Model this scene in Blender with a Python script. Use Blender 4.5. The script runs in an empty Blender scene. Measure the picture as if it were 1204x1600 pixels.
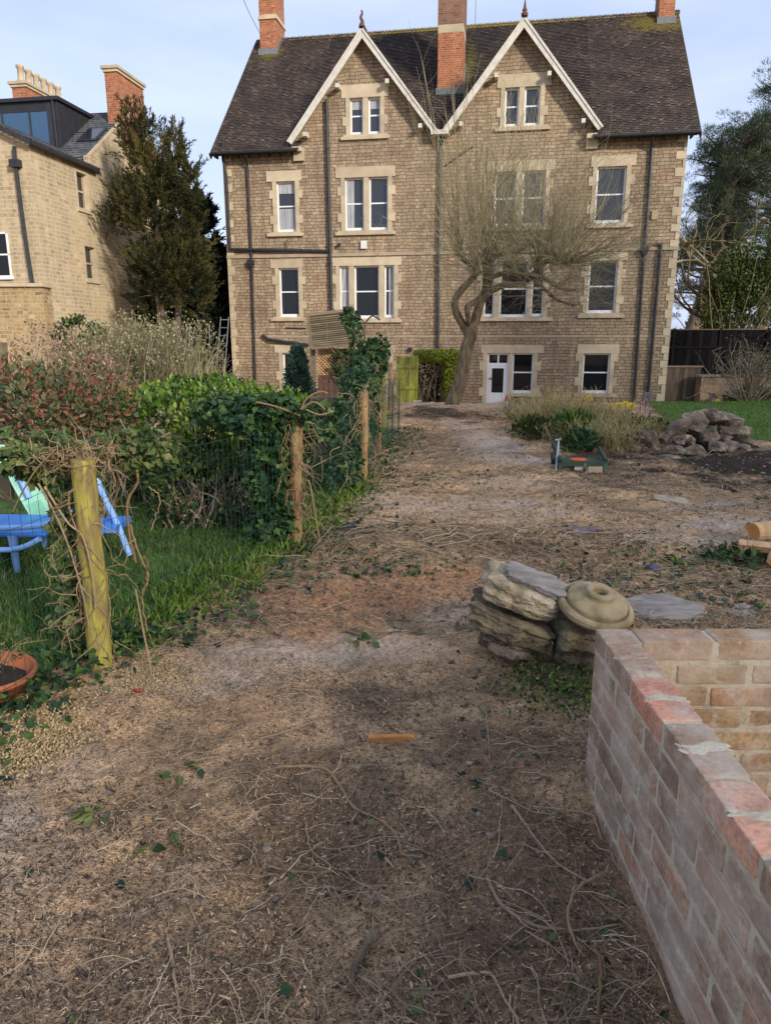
import bpy, bmesh, math, random
import numpy as np
from mathutils import Vector, Matrix

# ------------------------------------------------------------------ camera, world, sun
C = bpy.context.scene
R = math.radians
TH = R(13.5); H = 1.45; FPX = 1111.0
cd = bpy.data.cameras.new('camera'); cam = bpy.data.objects.new('camera', cd); C.collection.objects.link(cam)
cd.sensor_fit = 'VERTICAL'; cd.sensor_height = 36; cd.lens = 25.0; cd.clip_end = 3000; cd.clip_start = 0.05
cam.location = (0, 0, H); cam.rotation_euler = (R(90) - TH, 0, 0)
C.camera = cam
C.render.resolution_x = 770; C.render.resolution_y = 1024
C.view_settings.view_transform = 'Standard'; C.view_settings.look = 'None'
C.view_settings.exposure = 0.85; C.view_settings.gamma = 1

SUN_AZ = R(142); SUN_EL = R(22)          # azimuth clockwise from +Y: behind the camera, to its right
w = bpy.data.worlds.new('World'); C.world = w; w.use_nodes = True
nt = w.node_tree; nt.nodes.clear()
out = nt.nodes.new('ShaderNodeOutputWorld'); bg = nt.nodes.new('ShaderNodeBackground'); sky = nt.nodes.new('ShaderNodeTexSky')
sky.sky_type = 'NISHITA'; sky.sun_disc = False; sky.sun_elevation = SUN_EL; sky.sun_rotation = SUN_AZ
sky.air_density = 1.0; sky.dust_density = 2.5; sky.ozone_density = 1.2
tc = nt.nodes.new('ShaderNodeTexCoord'); mp = nt.nodes.new('ShaderNodeMapping'); mp.inputs['Scale'].default_value = (1.2, 1.2, 4.0)
mp.inputs['Rotation'].default_value = (0.2, 0.1, 0.5)
nz = nt.nodes.new('ShaderNodeTexNoise'); nz.inputs['Scale'].default_value = 1.6; nz.inputs['Detail'].default_value = 7; nz.inputs['Distortion'].default_value = .3
rp = nt.nodes.new('ShaderNodeValToRGB'); rp.color_ramp.elements[0].position = .36; rp.color_ramp.elements[0].color = (.45, .45, .45, 1)
rp.color_ramp.elements[1].position = .72; rp.color_ramp.elements[1].color = (.95, .95, .95, 1)
mx = nt.nodes.new('ShaderNodeMix'); mx.data_type = 'RGBA'; mx.inputs[7].default_value = (5.7, 6.55, 8.9, 1)
L = nt.links.new
L(tc.outputs['Generated'], mp.inputs['Vector']); L(mp.outputs[0], nz.inputs['Vector']); L(nz.outputs['Fac'], rp.inputs['Fac'])
L(rp.outputs[0], mx.inputs[0]); L(sky.outputs[0], mx.inputs[6]); L(mx.outputs[2], bg.inputs['Color'])
bg.inputs['Strength'].default_value = 0.085; L(bg.outputs[0], out.inputs['Surface'])
sd = bpy.data.lights.new('sun', 'SUN'); sun = bpy.data.objects.new('sun', sd); C.collection.objects.link(sun)
sd.energy = 2.6; sd.angle = R(6.0); sd.color = (1, .92, .80)
sv = Vector((math.sin(SUN_AZ) * math.cos(SUN_EL), math.cos(SUN_AZ) * math.cos(SUN_EL), math.sin(SUN_EL)))
sun.rotation_euler = sv.to_track_quat('Z', 'Y').to_euler()

# ------------------------------------------------------------------ helpers
rng = np.random.default_rng(7); random.seed(7)
def ray(px, py):
    dx = (px - 602) / FPX; dz = (800 - py) / FPX
    return dx, math.cos(TH) + dz * math.sin(TH), -math.sin(TH) + dz * math.cos(TH)
def A(px, py, Y):                        # a point at distance Y seen at the photo's pixel
    r = ray(px, py); k = Y / r[1]; return np.array((r[0] * k, Y, H + r[2] * k))
def G(px, py, z=0):                      # the same on the ground
    r = ray(px, py); k = (z - H) / r[2]; return np.array((r[0] * k, r[1] * k, z))

def _hash(ix, iy, iz, seed):
    h = (ix.astype(np.int64) * 374761393 + iy.astype(np.int64) * 668265263 + iz.astype(np.int64) * 2147483647 + seed * 974634777) & 0x7fffffff
    h = ((h ^ (h >> 13)) * 1274126177) & 0x7fffffff
    return ((h ^ (h >> 16)) & 0xffff) / 65535.0
def vnoise(p, seed=0):
    p = np.asarray(p, float); i = np.floor(p).astype(np.int64); f = p - i; f = f * f * (3 - 2 * f)
    r = 0
    for a in (0, 1):
        for b in (0, 1):
            for c in (0, 1):
                wgt = (f[..., 0] if a else 1 - f[..., 0]) * (f[..., 1] if b else 1 - f[..., 1]) * (f[..., 2] if c else 1 - f[..., 2])
                r = r + wgt * _hash(i[..., 0] + a, i[..., 1] + b, i[..., 2] + c, seed)
    return r * 2 - 1
def fbm(p, oct=4, seed=0, gain=.5):
    p = np.asarray(p, float); s = 0; a = 1
    for o in range(oct): s = s + a * vnoise(p * 2 ** o + 17.3 * o, seed + o); a *= gain
    return s

FX = np.array([-2.9, -1.94, -1.3, -.66, -.23, -.08, .3, .5, .2]); FY = np.array([-2, 1, 3, 5.01, 7.27, 9.03, 12, 19.7, 28])
def xf(y): return np.interp(y, FY, FX)   # the line of the fence
def gz(x, y, fine=True):
    x = np.asarray(x, float); y = np.asarray(y, float)
    t = np.clip((y - 16.5) / 10.5, 0, 1); z = -.95 * t * t * (3 - 2 * t) * 1.0
    t2 = np.clip((y - 60) / 200, 0, 1); z = z + 0 * t2
    P = np.stack([x, y, np.zeros_like(x)], -1)
    near = np.clip(1 - (np.hypot(x, y) - 20) / 10, 0, 1)
    dirt = np.clip((x - xf(y) + .2) / .3, 0, 1) * near
    dirt = dirt * np.clip(1 - (x - 5.2) / .8, 0, 1)
    z = z + dirt * (.035 * fbm(P * 1.3, 3, 3) + .017 * fbm(P * 6, 3, 9)) + (1 - dirt) * near * .02 * vnoise(P * .7, 5)
    z = z + dirt * .17 * np.exp(-((x - .9) / 1.1) ** 2 - ((y - 14.6) / .9) ** 2)
    z = z + dirt * .07 * np.exp(-((x - .5) / 1.2) ** 2 - ((y - 5.0) / .35) ** 2)
    z = z - dirt * .05 * np.exp(-((x + .1) / .4) ** 2 - ((y - 3.75) / .3) ** 2)
    if fine: z = z + dirt * .0085 * fbm(P * 26, 3, 21)
    return z
def gp(x, y, off=0.): return np.array((x, y, float(gz(np.array([x]), np.array([y]))[0]) + off))

class B:
    """collects faces; build() links them as one mesh object"""
    def __init__(s): s.V = []; s.F = []; s.Rn = []; s.UV = []; s.n = 0
    def add(s, v, f, r=None, uv=None):
        v = np.asarray(v, float).reshape(-1, 3); f = np.asarray(f, np.int64)
        if f.ndim == 1: f = f[None]
        s.V.append(v); s.F.append(f + s.n); s.n += len(v)
        if r is None: r = rng.random()
        s.Rn.append(np.broadcast_to(np.asarray(r, float), (len(f),)).copy()); s.UV.append(None if uv is None else np.asarray(uv, float))
        return s
    def poly(s, pts, r=None): return s.add(pts, np.arange(len(pts)), r)
    def box(s, a, b, r=None, rot=None, piv=None):
        x0, y0, z0 = a; x1, y1, z1 = b
        v = np.array([(x0, y0, z0), (x1, y0, z0), (x1, y1, z0), (x0, y1, z0), (x0, y0, z1), (x1, y0, z1), (x1, y1, z1), (x0, y1, z1)], float)
        if rot is not None:
            p = np.array(piv if piv is not None else (0, 0, 0), float); v = (v - p) @ np.array(rot).T + p
        return s.add(v, [(0, 3, 2, 1), (4, 5, 6, 7), (0, 1, 5, 4), (1, 2, 6, 5), (2, 3, 7, 6), (3, 0, 4, 7)], r)
    def cbox(s, c, size, rot=None, r=None):
        c = np.array(c, float); h = np.array(size, float) / 2
        if rot is None: return s.box(c - h, c + h, r)
        return s.box(c - h, c + h, r, rot=np.array(rot), piv=c)
    def beam(s, p, q, w, t, up=(0, 0, 1), r=None):      # a rectangular bar from p to q
        p = np.array(p, float); q = np.array(q, float); d = q - p; l = np.linalg.norm(d); d /= l
        sd_ = np.cross(d, up); sd_ /= np.linalg.norm(sd_); u = np.cross(sd_, d)
        v = [c + sd_ * a * w / 2 + u * b * t / 2 for c in (p, q) for a, b in ((-1, -1), (1, -1), (1, 1), (-1, 1))]
        return s.add(v, [(0, 3, 2, 1), (4, 5, 6, 7), (0, 1, 5, 4), (1, 2, 6, 5), (2, 3, 7, 6), (3, 0, 4, 7)], r)
    def tubes(s, P, Rd, S=4, r=None, cap=False):
        P = np.asarray(P, float)
        if P.ndim == 2: P = P[None]
        N, K, _ = P.shape; Rd = np.broadcast_to(np.asarray(Rd, float), (N, K))
        T = np.gradient(P, axis=1); T /= np.linalg.norm(T, axis=2, keepdims=True) + 1e-12
        ref = np.where(np.abs(T.mean(1)[:, 2:3]) > .8, np.array([[1., 0, 0]]), np.array([[0, 0, 1.]]))[:, None, :]
        n1 = np.cross(T, ref); n1 /= np.linalg.norm(n1, axis=2, keepdims=True) + 1e-12; n2 = np.cross(T, n1)
        a = np.arange(S) * 2 * math.pi / S
        V = P[:, :, None] + Rd[:, :, None, None] * (n1[:, :, None] * np.cos(a)[None, None, :, None] + n2[:, :, None] * np.sin(a)[None, None, :, None])
        base = (np.arange(N) * K * S)[:, None, None]; i = np.arange(K - 1)[None, :, None] * S; j = np.arange(S)[None, None, :]; j2 = (j + 1) % S
        F = np.stack([base + i + j, base + i + j2, base + i + S + j2, base + i + S + j], -1).reshape(-1, 4)
        if r is None: r = rng.random(N)
        rr = np.repeat(np.broadcast_to(r, (N,)), (K - 1) * S)
        s.add(V.reshape(-1, 3), F, rr)
        if cap:
            for q in range(N):
                for e in (0, K - 1): s.add(V[q, e], np.arange(S) if e else np.arange(S)[::-1], rr[0])
        return s
    def leaves(s, c, d, n, Ln, W, shape=None, r=None, fold=.15):
        c = np.asarray(c, float); N = len(c); d = d / (np.linalg.norm(d, axis=1, keepdims=True) + 1e-9)
        sd_ = np.cross(d, n); sd_ /= np.linalg.norm(sd_, axis=1, keepdims=True) + 1e-9; nn = np.cross(sd_, d)
        sh = np.array(shape if shape is not None else [(0, 0), (.5, .45), (0, 1), (-.5, .45)], float); k = len(sh)
        Ln = np.broadcast_to(Ln, (N,)); W = np.broadcast_to(W, (N,))
        V = c[:, None] + d[:, None] * (sh[None, :, 1:2] * Ln[:, None, None]) + sd_[:, None] * (sh[None, :, 0:1] * W[:, None, None]) \
            + nn[:, None] * (np.abs(sh[None, :, 0:1]) * W[:, None, None] * fold * 2 - sh[None, :, 1:2] ** 2 * Ln[:, None, None] * fold)
        F = np.arange(N * k).reshape(N, k)
        return s.add(V.reshape(-1, 3), F, rng.random(N) if r is None else r)
    def lathe(s, prof, S=28, c=(0, 0, 0), rot=None, r=.5, wob=0):
        a = np.arange(S) * 2 * math.pi / S; V = []
        for i, (rad, z) in enumerate(prof):
            rr = rad * (1 + wob * np.sin(a * 3 + i)); V.append(np.stack([rr * np.cos(a), rr * np.sin(a), np.full(S, z)], -1))
        V = np.array(V).reshape(-1, 3)
        if rot is not None: V = V @ np.array(rot).T
        V = V + np.array(c); K = len(prof); j = np.arange(S); j2 = (j + 1) % S
        F = np.concatenate([np.stack([i * S + j, i * S + j2, (i + 1) * S + j2, (i + 1) * S + j], -1) for i in range(K - 1)])
        return s.add(V, F, r)
    def build(s, name, mat, parent=None, o=(0, 0, 0), smooth=False, bevel=0):
        V = np.concatenate(s.V) - np.array(o, float)
        me = bpy.data.meshes.new(name)
        loops = np.concatenate([f.ravel() for f in s.F]); tot = np.concatenate([np.full(len(f), f.shape[1]) for f in s.F])
        st = np.concatenate([[0], np.cumsum(tot)[:-1]])
        me.vertices.add(len(V)); me.vertices.foreach_set('co', V.ravel())
        me.loops.add(len(loops)); me.loops.foreach_set('vertex_index', loops.astype(np.int32))
        me.polygons.add(len(tot)); me.polygons.foreach_set('loop_start', st.astype(np.int32)); me.polygons.foreach_set('loop_total', tot.astype(np.int32))
        me.update(calc_edges=True)
        at = me.attributes.new('rnd', 'FLOAT', 'FACE'); at.data.foreach_set('value', np.concatenate(s.Rn).astype(np.float32))
        if len(loops) < 400000:
            nrm = np.zeros(len(tot) * 3); me.polygons.foreach_get('normal', nrm); nrm = np.abs(nrm.reshape(-1, 3)); ax = nrm.argmax(1)
            axl = np.repeat(ax, tot); co = V[loops]
            uv = np.where((axl == 0)[:, None], co[:, [1, 2]], np.where((axl == 1)[:, None], co[:, [0, 2]], co[:, [0, 1]]))
            k = 0
            for f, u in zip(s.F, s.UV):
                m = f.size
                if u is not None: uv[k:k + m] = u.reshape(-1, 2)
                k += m
            ul = me.uv_layers.new(name='UVMap'); ul.data.foreach_set('uv', uv.astype(np.float32).ravel())
        me.polygons.foreach_set('use_smooth', np.full(len(tot), bool(smooth)))
        me.validate()
        ob = bpy.data.objects.new(name, me); C.collection.objects.link(ob)
        if mat: me.materials.append(mat)
        ob.location = o if parent is None else (0, 0, 0)
        if parent is not None: ob.parent = parent
        if bevel:
            m = ob.modifiers.new('bevel', 'BEVEL'); m.width = bevel; m.segments = 2; m.limit_method = 'ANGLE'
        return ob
def tag(o, label, cat, group=None):
    o['label'] = label; o['category'] = cat
    if group: o['group'] = group
    return o
def thing(name, label, cat, loc=(0, 0, 0), rz=0, group=None):
    o = bpy.data.objects.new(name, None); C.collection.objects.link(o); o.location = loc; o.rotation_euler = (0, 0, rz); o.empty_display_size = .2
    return tag(o, label, cat, group)
def part(b, name, mat, par, smooth=False, bevel=0, local=False):
    return b.build(name, mat, par, o=(0, 0, 0) if local else tuple(par.location), smooth=smooth, bevel=bevel)
def rotm(x=0, y=0, z=0): return np.array((Matrix.Rotation(R(z), 3, 'Z') @ Matrix.Rotation(R(y), 3, 'Y') @ Matrix.Rotation(R(x), 3, 'X')))
def rdir(N, up=0., spread=1.):
    d = rng.normal(size=(N, 3)) * spread; d[:, 2] += up; return d / np.linalg.norm(d, axis=1, keepdims=True)
def walk(st, d, Ln, K=6, wob=.25, grav=0.):
    st = np.asarray(st, float); N = len(st); d = np.array(d, float); Ln = np.broadcast_to(Ln, (N,)); P = [st]; step = (Ln / (K - 1))[:, None]
    for k in range(K - 1):
        P.append(P[-1] + d * step); d = d + rng.normal(size=(N, 3)) * wob; d[:, 2] += grav; d /= np.linalg.norm(d, axis=1, keepdims=True)
    return np.stack(P, 1)
def taper(r0, K, N=1, e=.3): return np.broadcast_to(np.asarray(r0)[..., None] if np.ndim(r0) else r0, (N, K)) * np.linspace(1, e, K)[None]
def spline(pts, K=24):
    pts = np.array(pts, float); n = len(pts); t = np.linspace(0, n - 1, K); i = np.clip(t.astype(int), 0, n - 2); f = (t - i)[:, None]
    p0 = pts[np.clip(i - 1, 0, n - 1)]; p1 = pts[i]; p2 = pts[i + 1]; p3 = pts[np.clip(i + 2, 0, n - 1)]
    return .5 * ((2 * p1) + (-p0 + p2) * f + (2 * p0 - 5 * p1 + 4 * p2 - p3) * f ** 2 + (-p0 + 3 * p1 - 3 * p2 + p3) * f ** 3)
IVY = [(0, .03), (.3, -.08), (.46, .12), (.56, .42), (.30, .58), (.12, .82), (0, 1), (-.12, .82), (-.30, .58), (-.56, .42), (-.46, .12), (-.3, -.08)]
OVAL = [(0, 0), (.35, .2), (.5, .5), (.3, .82), (0, 1), (-.3, .82), (-.5, .5), (-.35, .2)]
def ico(sub=3):
    bm = bmesh.new(); bmesh.ops.create_icosphere(bm, subdivisions=sub, radius=1); v = np.array([q.co[:] for q in bm.verts]); f = np.array([[q.index for q in g.verts] for g in bm.faces]); bm.free(); return v, f
ICO3 = ico(4); ICO2 = ico(3); ICO4 = ico(6)
def rock_v(size, seed, boxy=2.5, cuts=9, rough=.06, hi=True):
    v, f = (ICO3 if hi else ICO2); v = v.copy(); v = v / (np.abs(v) ** boxy).sum(1, keepdims=True) ** (1 / boxy)
    r = np.random.default_rng(seed)
    for _ in range(cuts):
        n = r.normal(size=3); n /= np.linalg.norm(n); d = r.uniform(.62, .92) if boxy < 4.5 else r.uniform(.98, 1.3); k = np.clip(v @ n - d, 0, None); v = v - k[:, None] * n
    v = v * (1 + rough * fbm(v * 2.2 + seed, 4, seed))[:, None]
    v = v + rough * .25 * fbm(v * 9 + seed, 2, seed + 5)[:, None] * v
    return v * np.array(size) / 2, f

# ------------------------------------------------------------------ materials
def nodes(name):
    m = bpy.data.materials.new(name); m.use_nodes = True; n = m.node_tree; p = n.nodes['Principled BSDF']; return m, n, p
def N(n, t, **kw):
    o = n.nodes.new(t)
    for k, v in kw.items():
        if k in o.inputs: o.inputs[k].default_value = v
        else: setattr(o, k, v)
    return o
def ramp(n, src, stops):
    r = n.nodes.new('ShaderNodeValToRGB'); e = r.color_ramp.elements
    while len(e) < len(stops): e.new(.5)
    for q, (p, c) in zip(e, stops): q.position = p; q.color = (*c, 1) if len(c) == 3 else c
    n.links.new(src, r.inputs['Fac']); return r.outputs[0]
def mixc(n, fac, a, b, bt='MIX'):
    m = n.nodes.new('ShaderNodeMix'); m.data_type = 'RGBA'; m.blend_type = bt
    for i, q in ((0, fac), (6, a), (7, b)):
        if hasattr(q, 'links') or hasattr(q, 'is_linked'): n.links.new(q, m.inputs[i])
        elif i == 0: m.inputs[0].default_value = q
        else: m.inputs[i].default_value = (*q, 1)
    return m.outputs[2]
def bumpit(n, p, h, strength=.5, dist=.01):
    b = N(n, 'ShaderNodeBump'); b.inputs['Strength'].default_value = strength; b.inputs['Distance'].default_value = dist
    n.links.new(h, b.inputs['Height']); n.links.new(b.outputs[0], p.inputs['Normal'])
def tex(n, scale, detail=5, kind='ShaderNodeTexNoise', coord='Object', sc=None):
    t = n.nodes.new(kind); t.inputs['Scale'].default_value = scale
    if 'Detail' in t.inputs: t.inputs['Detail'].default_value = detail
    c = n.nodes.new('ShaderNodeTexCoord'); src = c.outputs[coord]
    if sc:
        m = n.nodes.new('ShaderNodeMapping'); m.inputs['Scale'].default_value = sc; n.links.new(src, m.inputs[0]); src = m.outputs[0]
    n.links.new(src, t.inputs['Vector']); return t
def plain(name, c1, c2=None, scale=6, rough=.8, bump=.3, bd=.01, var=.25, sc=None, metal=0, spec=.3, c3=None):
    m, n, p = nodes(name); c2 = c2 or tuple(q * .6 for q in c1)
    t = tex(n, scale, 6, sc=sc); st = [(.33, c2), (.66, c1)] if c3 is None else [(.3, c2), (.5, c1), (.7, c3)]
    col = ramp(n, t.outputs['Fac'], st)
    a = N(n, 'ShaderNodeAttribute', attribute_name='rnd'); vr = ramp(n, a.outputs['Fac'], [(0, (1 - var,) * 3), (1, (1 + var * .6,) * 3)])
    col = mixc(n, 1.0, col, vr, 'MULTIPLY'); n.links.new(col, p.inputs['Base Color'])
    t2 = tex(n, scale * 5, 5, sc=sc); 
    if bump: bumpit(n, p, t2.outputs['Fac'], bump, bd)
    p.inputs['Roughness'].default_value = rough; p.inputs['Metallic'].default_value = metal; p.inputs['Specular IOR Level'].default_value = spec
    return m
def leafm(name, cols, trans=.25, rough=.5, spec=.35):
    m, n, p = nodes(name); a = N(n, 'ShaderNodeAttribute', attribute_name='rnd')
    col = ramp(n, a.outputs['Fac'], [(i / (len(cols) - 1), c) for i, c in enumerate(cols)])
    t = tex(n, 40, 3); col = mixc(n, .35, col, ramp(n, t.outputs['Fac'], [(.3, (.5, .5, .5)), (.7, (1, 1, 1))]), 'MULTIPLY')
    n.links.new(col, p.inputs['Base Color']); p.inputs['Roughness'].default_value = rough; p.inputs['Specular IOR Level'].default_value = spec
    if trans:
        tr = N(n, 'ShaderNodeBsdfTranslucent'); n.links.new(col, tr.inputs['Color']); ms = n.nodes.new('ShaderNodeMixShader'); ms.inputs[0].default_value = trans
        o = n.nodes['Material Output']; n.links.new(p.outputs[0], ms.inputs[1]); n.links.new(tr.outputs[0], ms.inputs[2]); n.links.new(ms.outputs[0], o.inputs['Surface'])
    return m
def stonem(name, cols, mortar, bw=.34, rh=.155, mort=.012, warp=.03, bump=.5, patch=None):
    """coursed masonry on the metre UVs; two staggered brick patterns and warped joints keep it from repeating"""
    m, n, p = nodes(name); tcn = N(n, 'ShaderNodeTexCoord'); uv = tcn.outputs['UV']
    nz_ = N(n, 'ShaderNodeTexNoise', Scale=2.2, Detail=3.0); n.links.new(uv, nz_.inputs['Vector'])
    va = n.nodes.new('ShaderNodeVectorMath'); va.operation = 'MULTIPLY_ADD'; va.inputs[1].default_value = (warp * 6, warp * 2.2, 0); n.links.new(nz_.outputs['Color'], va.inputs[0]); n.links.new(uv, va.inputs[2])
    n2 = N(n, 'ShaderNodeTexNoise', Scale=14.0, Detail=2.0); n.links.new(uv, n2.inputs['Vector'])
    vb = n.nodes.new('ShaderNodeVectorMath'); vb.operation = 'MULTIPLY_ADD'; vb.inputs[1].default_value = (warp * .9, warp * .9, 0); n.links.new(n2.outputs['Color'], vb.inputs[0]); n.links.new(va.outputs[0], vb.inputs[2])
    br = n.nodes.new('ShaderNodeTexBrick'); br.offset = .43; br.offset_frequency = 2; br.squash = .72; br.squash_frequency = 3
    for k, v in (('Scale', 1.0), ('Mortar Size', mort), ('Mortar Smooth', .25), ('Brick Width', bw), ('Row Height', rh), ('Bias', 0.0)): br.inputs[k].default_value = v
    br.inputs['Color1'].default_value = (0, 0, 0, 1); br.inputs['Color2'].default_value = (1, 1, 1, 1); br.inputs['Mortar'].default_value = (.5, .5, .5, 1)
    n.links.new(vb.outputs[0], br.inputs['Vector'])
    col = ramp(n, br.outputs['Color'], [(i / (len(cols) - 1), c) for i, c in enumerate(cols)])
    big = N(n, 'ShaderNodeTexNoise', Scale=.55, Detail=6.0); n.links.new(uv, big.inputs['Vector'])
    col = mixc(n, .8, col, ramp(n, big.outputs['Fac'], [(.3, (.72, .71, .72)), (.5, (.95, .94, .92)), (.7, (1.12, 1.06, .98))]), 'MULTIPLY')
    fn = N(n, 'ShaderNodeTexNoise', Scale=22.0, Detail=4.0); n.links.new(uv, fn.inputs['Vector'])
    col = mixc(n, .5, col, ramp(n, fn.outputs['Fac'], [(.3, (.6, .6, .6)), (.7, (1.2, 1.2, 1.2))]), 'MULTIPLY')
    st_ = N(n, 'ShaderNodeTexNoise', Scale=1.0, Detail=5.0); ms_ = n.nodes.new('ShaderNodeMapping'); ms_.inputs['Scale'].default_value = (4.5, .35, 1); n.links.new(uv, ms_.inputs[0]); n.links.new(ms_.outputs[0], st_.inputs['Vector'])
    col = mixc(n, .55, col, ramp(n, st_.outputs['Fac'], [(.35, (.62, .62, .64)), (.55, (1, 1, 1)), (.75, (1.12, 1.1, 1.06))]), 'MULTIPLY')
    if patch:
        pn = N(n, 'ShaderNodeTexNoise', Scale=.9, Detail=3.0); n.links.new(va.outputs[0], pn.inputs['Vector']); col = mixc(n, ramp(n, pn.outputs['Fac'], [(.62, (0, 0, 0)), (.72, (.55, .55, .55))]), col, patch)
    col = mixc(n, br.outputs['Fac'], col, mortar); n.links.new(col, p.inputs['Base Color']); p.inputs['Roughness'].default_value = .92; p.inputs['Specular IOR Level'].default_value = .15
    inv = n.nodes.new('ShaderNodeMath'); inv.operation = 'MULTIPLY_ADD'; inv.inputs[1].default_value = -1; n.links.new(br.outputs['Fac'], inv.inputs[0]); n.links.new(fn.outputs['Fac'], inv.inputs[2])
    bumpit(n, p, inv.outputs[0], bump, .03)
    return m
M = {}
M['stone'] = stonem('coursed_stone', [(.265, .195, .132), (.38, .29, .198), (.325, .25, .17), (.44, .345, .235)], (.085, .064, .048), bw=.27, rh=.118, mort=.009, warp=.045, bump=.7, patch=(.30, .165, .095))
M['stone_left'] = stonem('pale_coursed_stone', [(.38, .29, .175), (.48, .38, .235), (.44, .355, .235), (.54, .44, .29)], (.50, .43, .31), bw=.30, rh=.13, mort=.012, bump=.4)
M['rubble'] = stonem('yellow_rubble', [(.22, .16, .08), (.42, .31, .16), (.36, .25, .12), (.5, .4, .24)], (.38, .31, .2), bw=.26, rh=.12, mort=.016, warp=.05, bump=.6)
M['brick_red'] = stonem('chimney_brick', [(.24, .075, .035), (.40, .14, .06), (.31, .10, .045), (.46, .20, .10)], (.36, .27, .20), bw=.225, rh=.075, mort=.007, warp=.002, bump=.3)
M['dress'] = plain('dressed_limestone', (.50, .42, .29), (.40, .33, .23), 2.5, .9, .25, .01, .15)
M['finial'] = plain('dark_red_clay', (.16, .07, .05), (.09, .05, .04), 8, .8)
M['course'] = plain('grey_string_stone', (.38, .31, .22), (.29, .235, .17), 3, .9, .3, .01, .1)
M['white'] = plain('white_paint', (.72, .73, .74), (.66, .67, .68), 3, .45, .05, .002, .04)
M['barge'] = plain('weathered_white_paint', (.60, .58, .52), (.47, .44, .38), 5, .6, .2, .004, .06, sc=(1, 1, 1))
M['black_pipe'] = plain('black_iron_pipe', (.020, .021, .028), (.035, .035, .04), 6, .45, .1, .003, .1)
M['lead'] = plain('lead_flashing', (.16, .17, .18), (.11, .12, .13), 8, .6, .3, .01)
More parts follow.
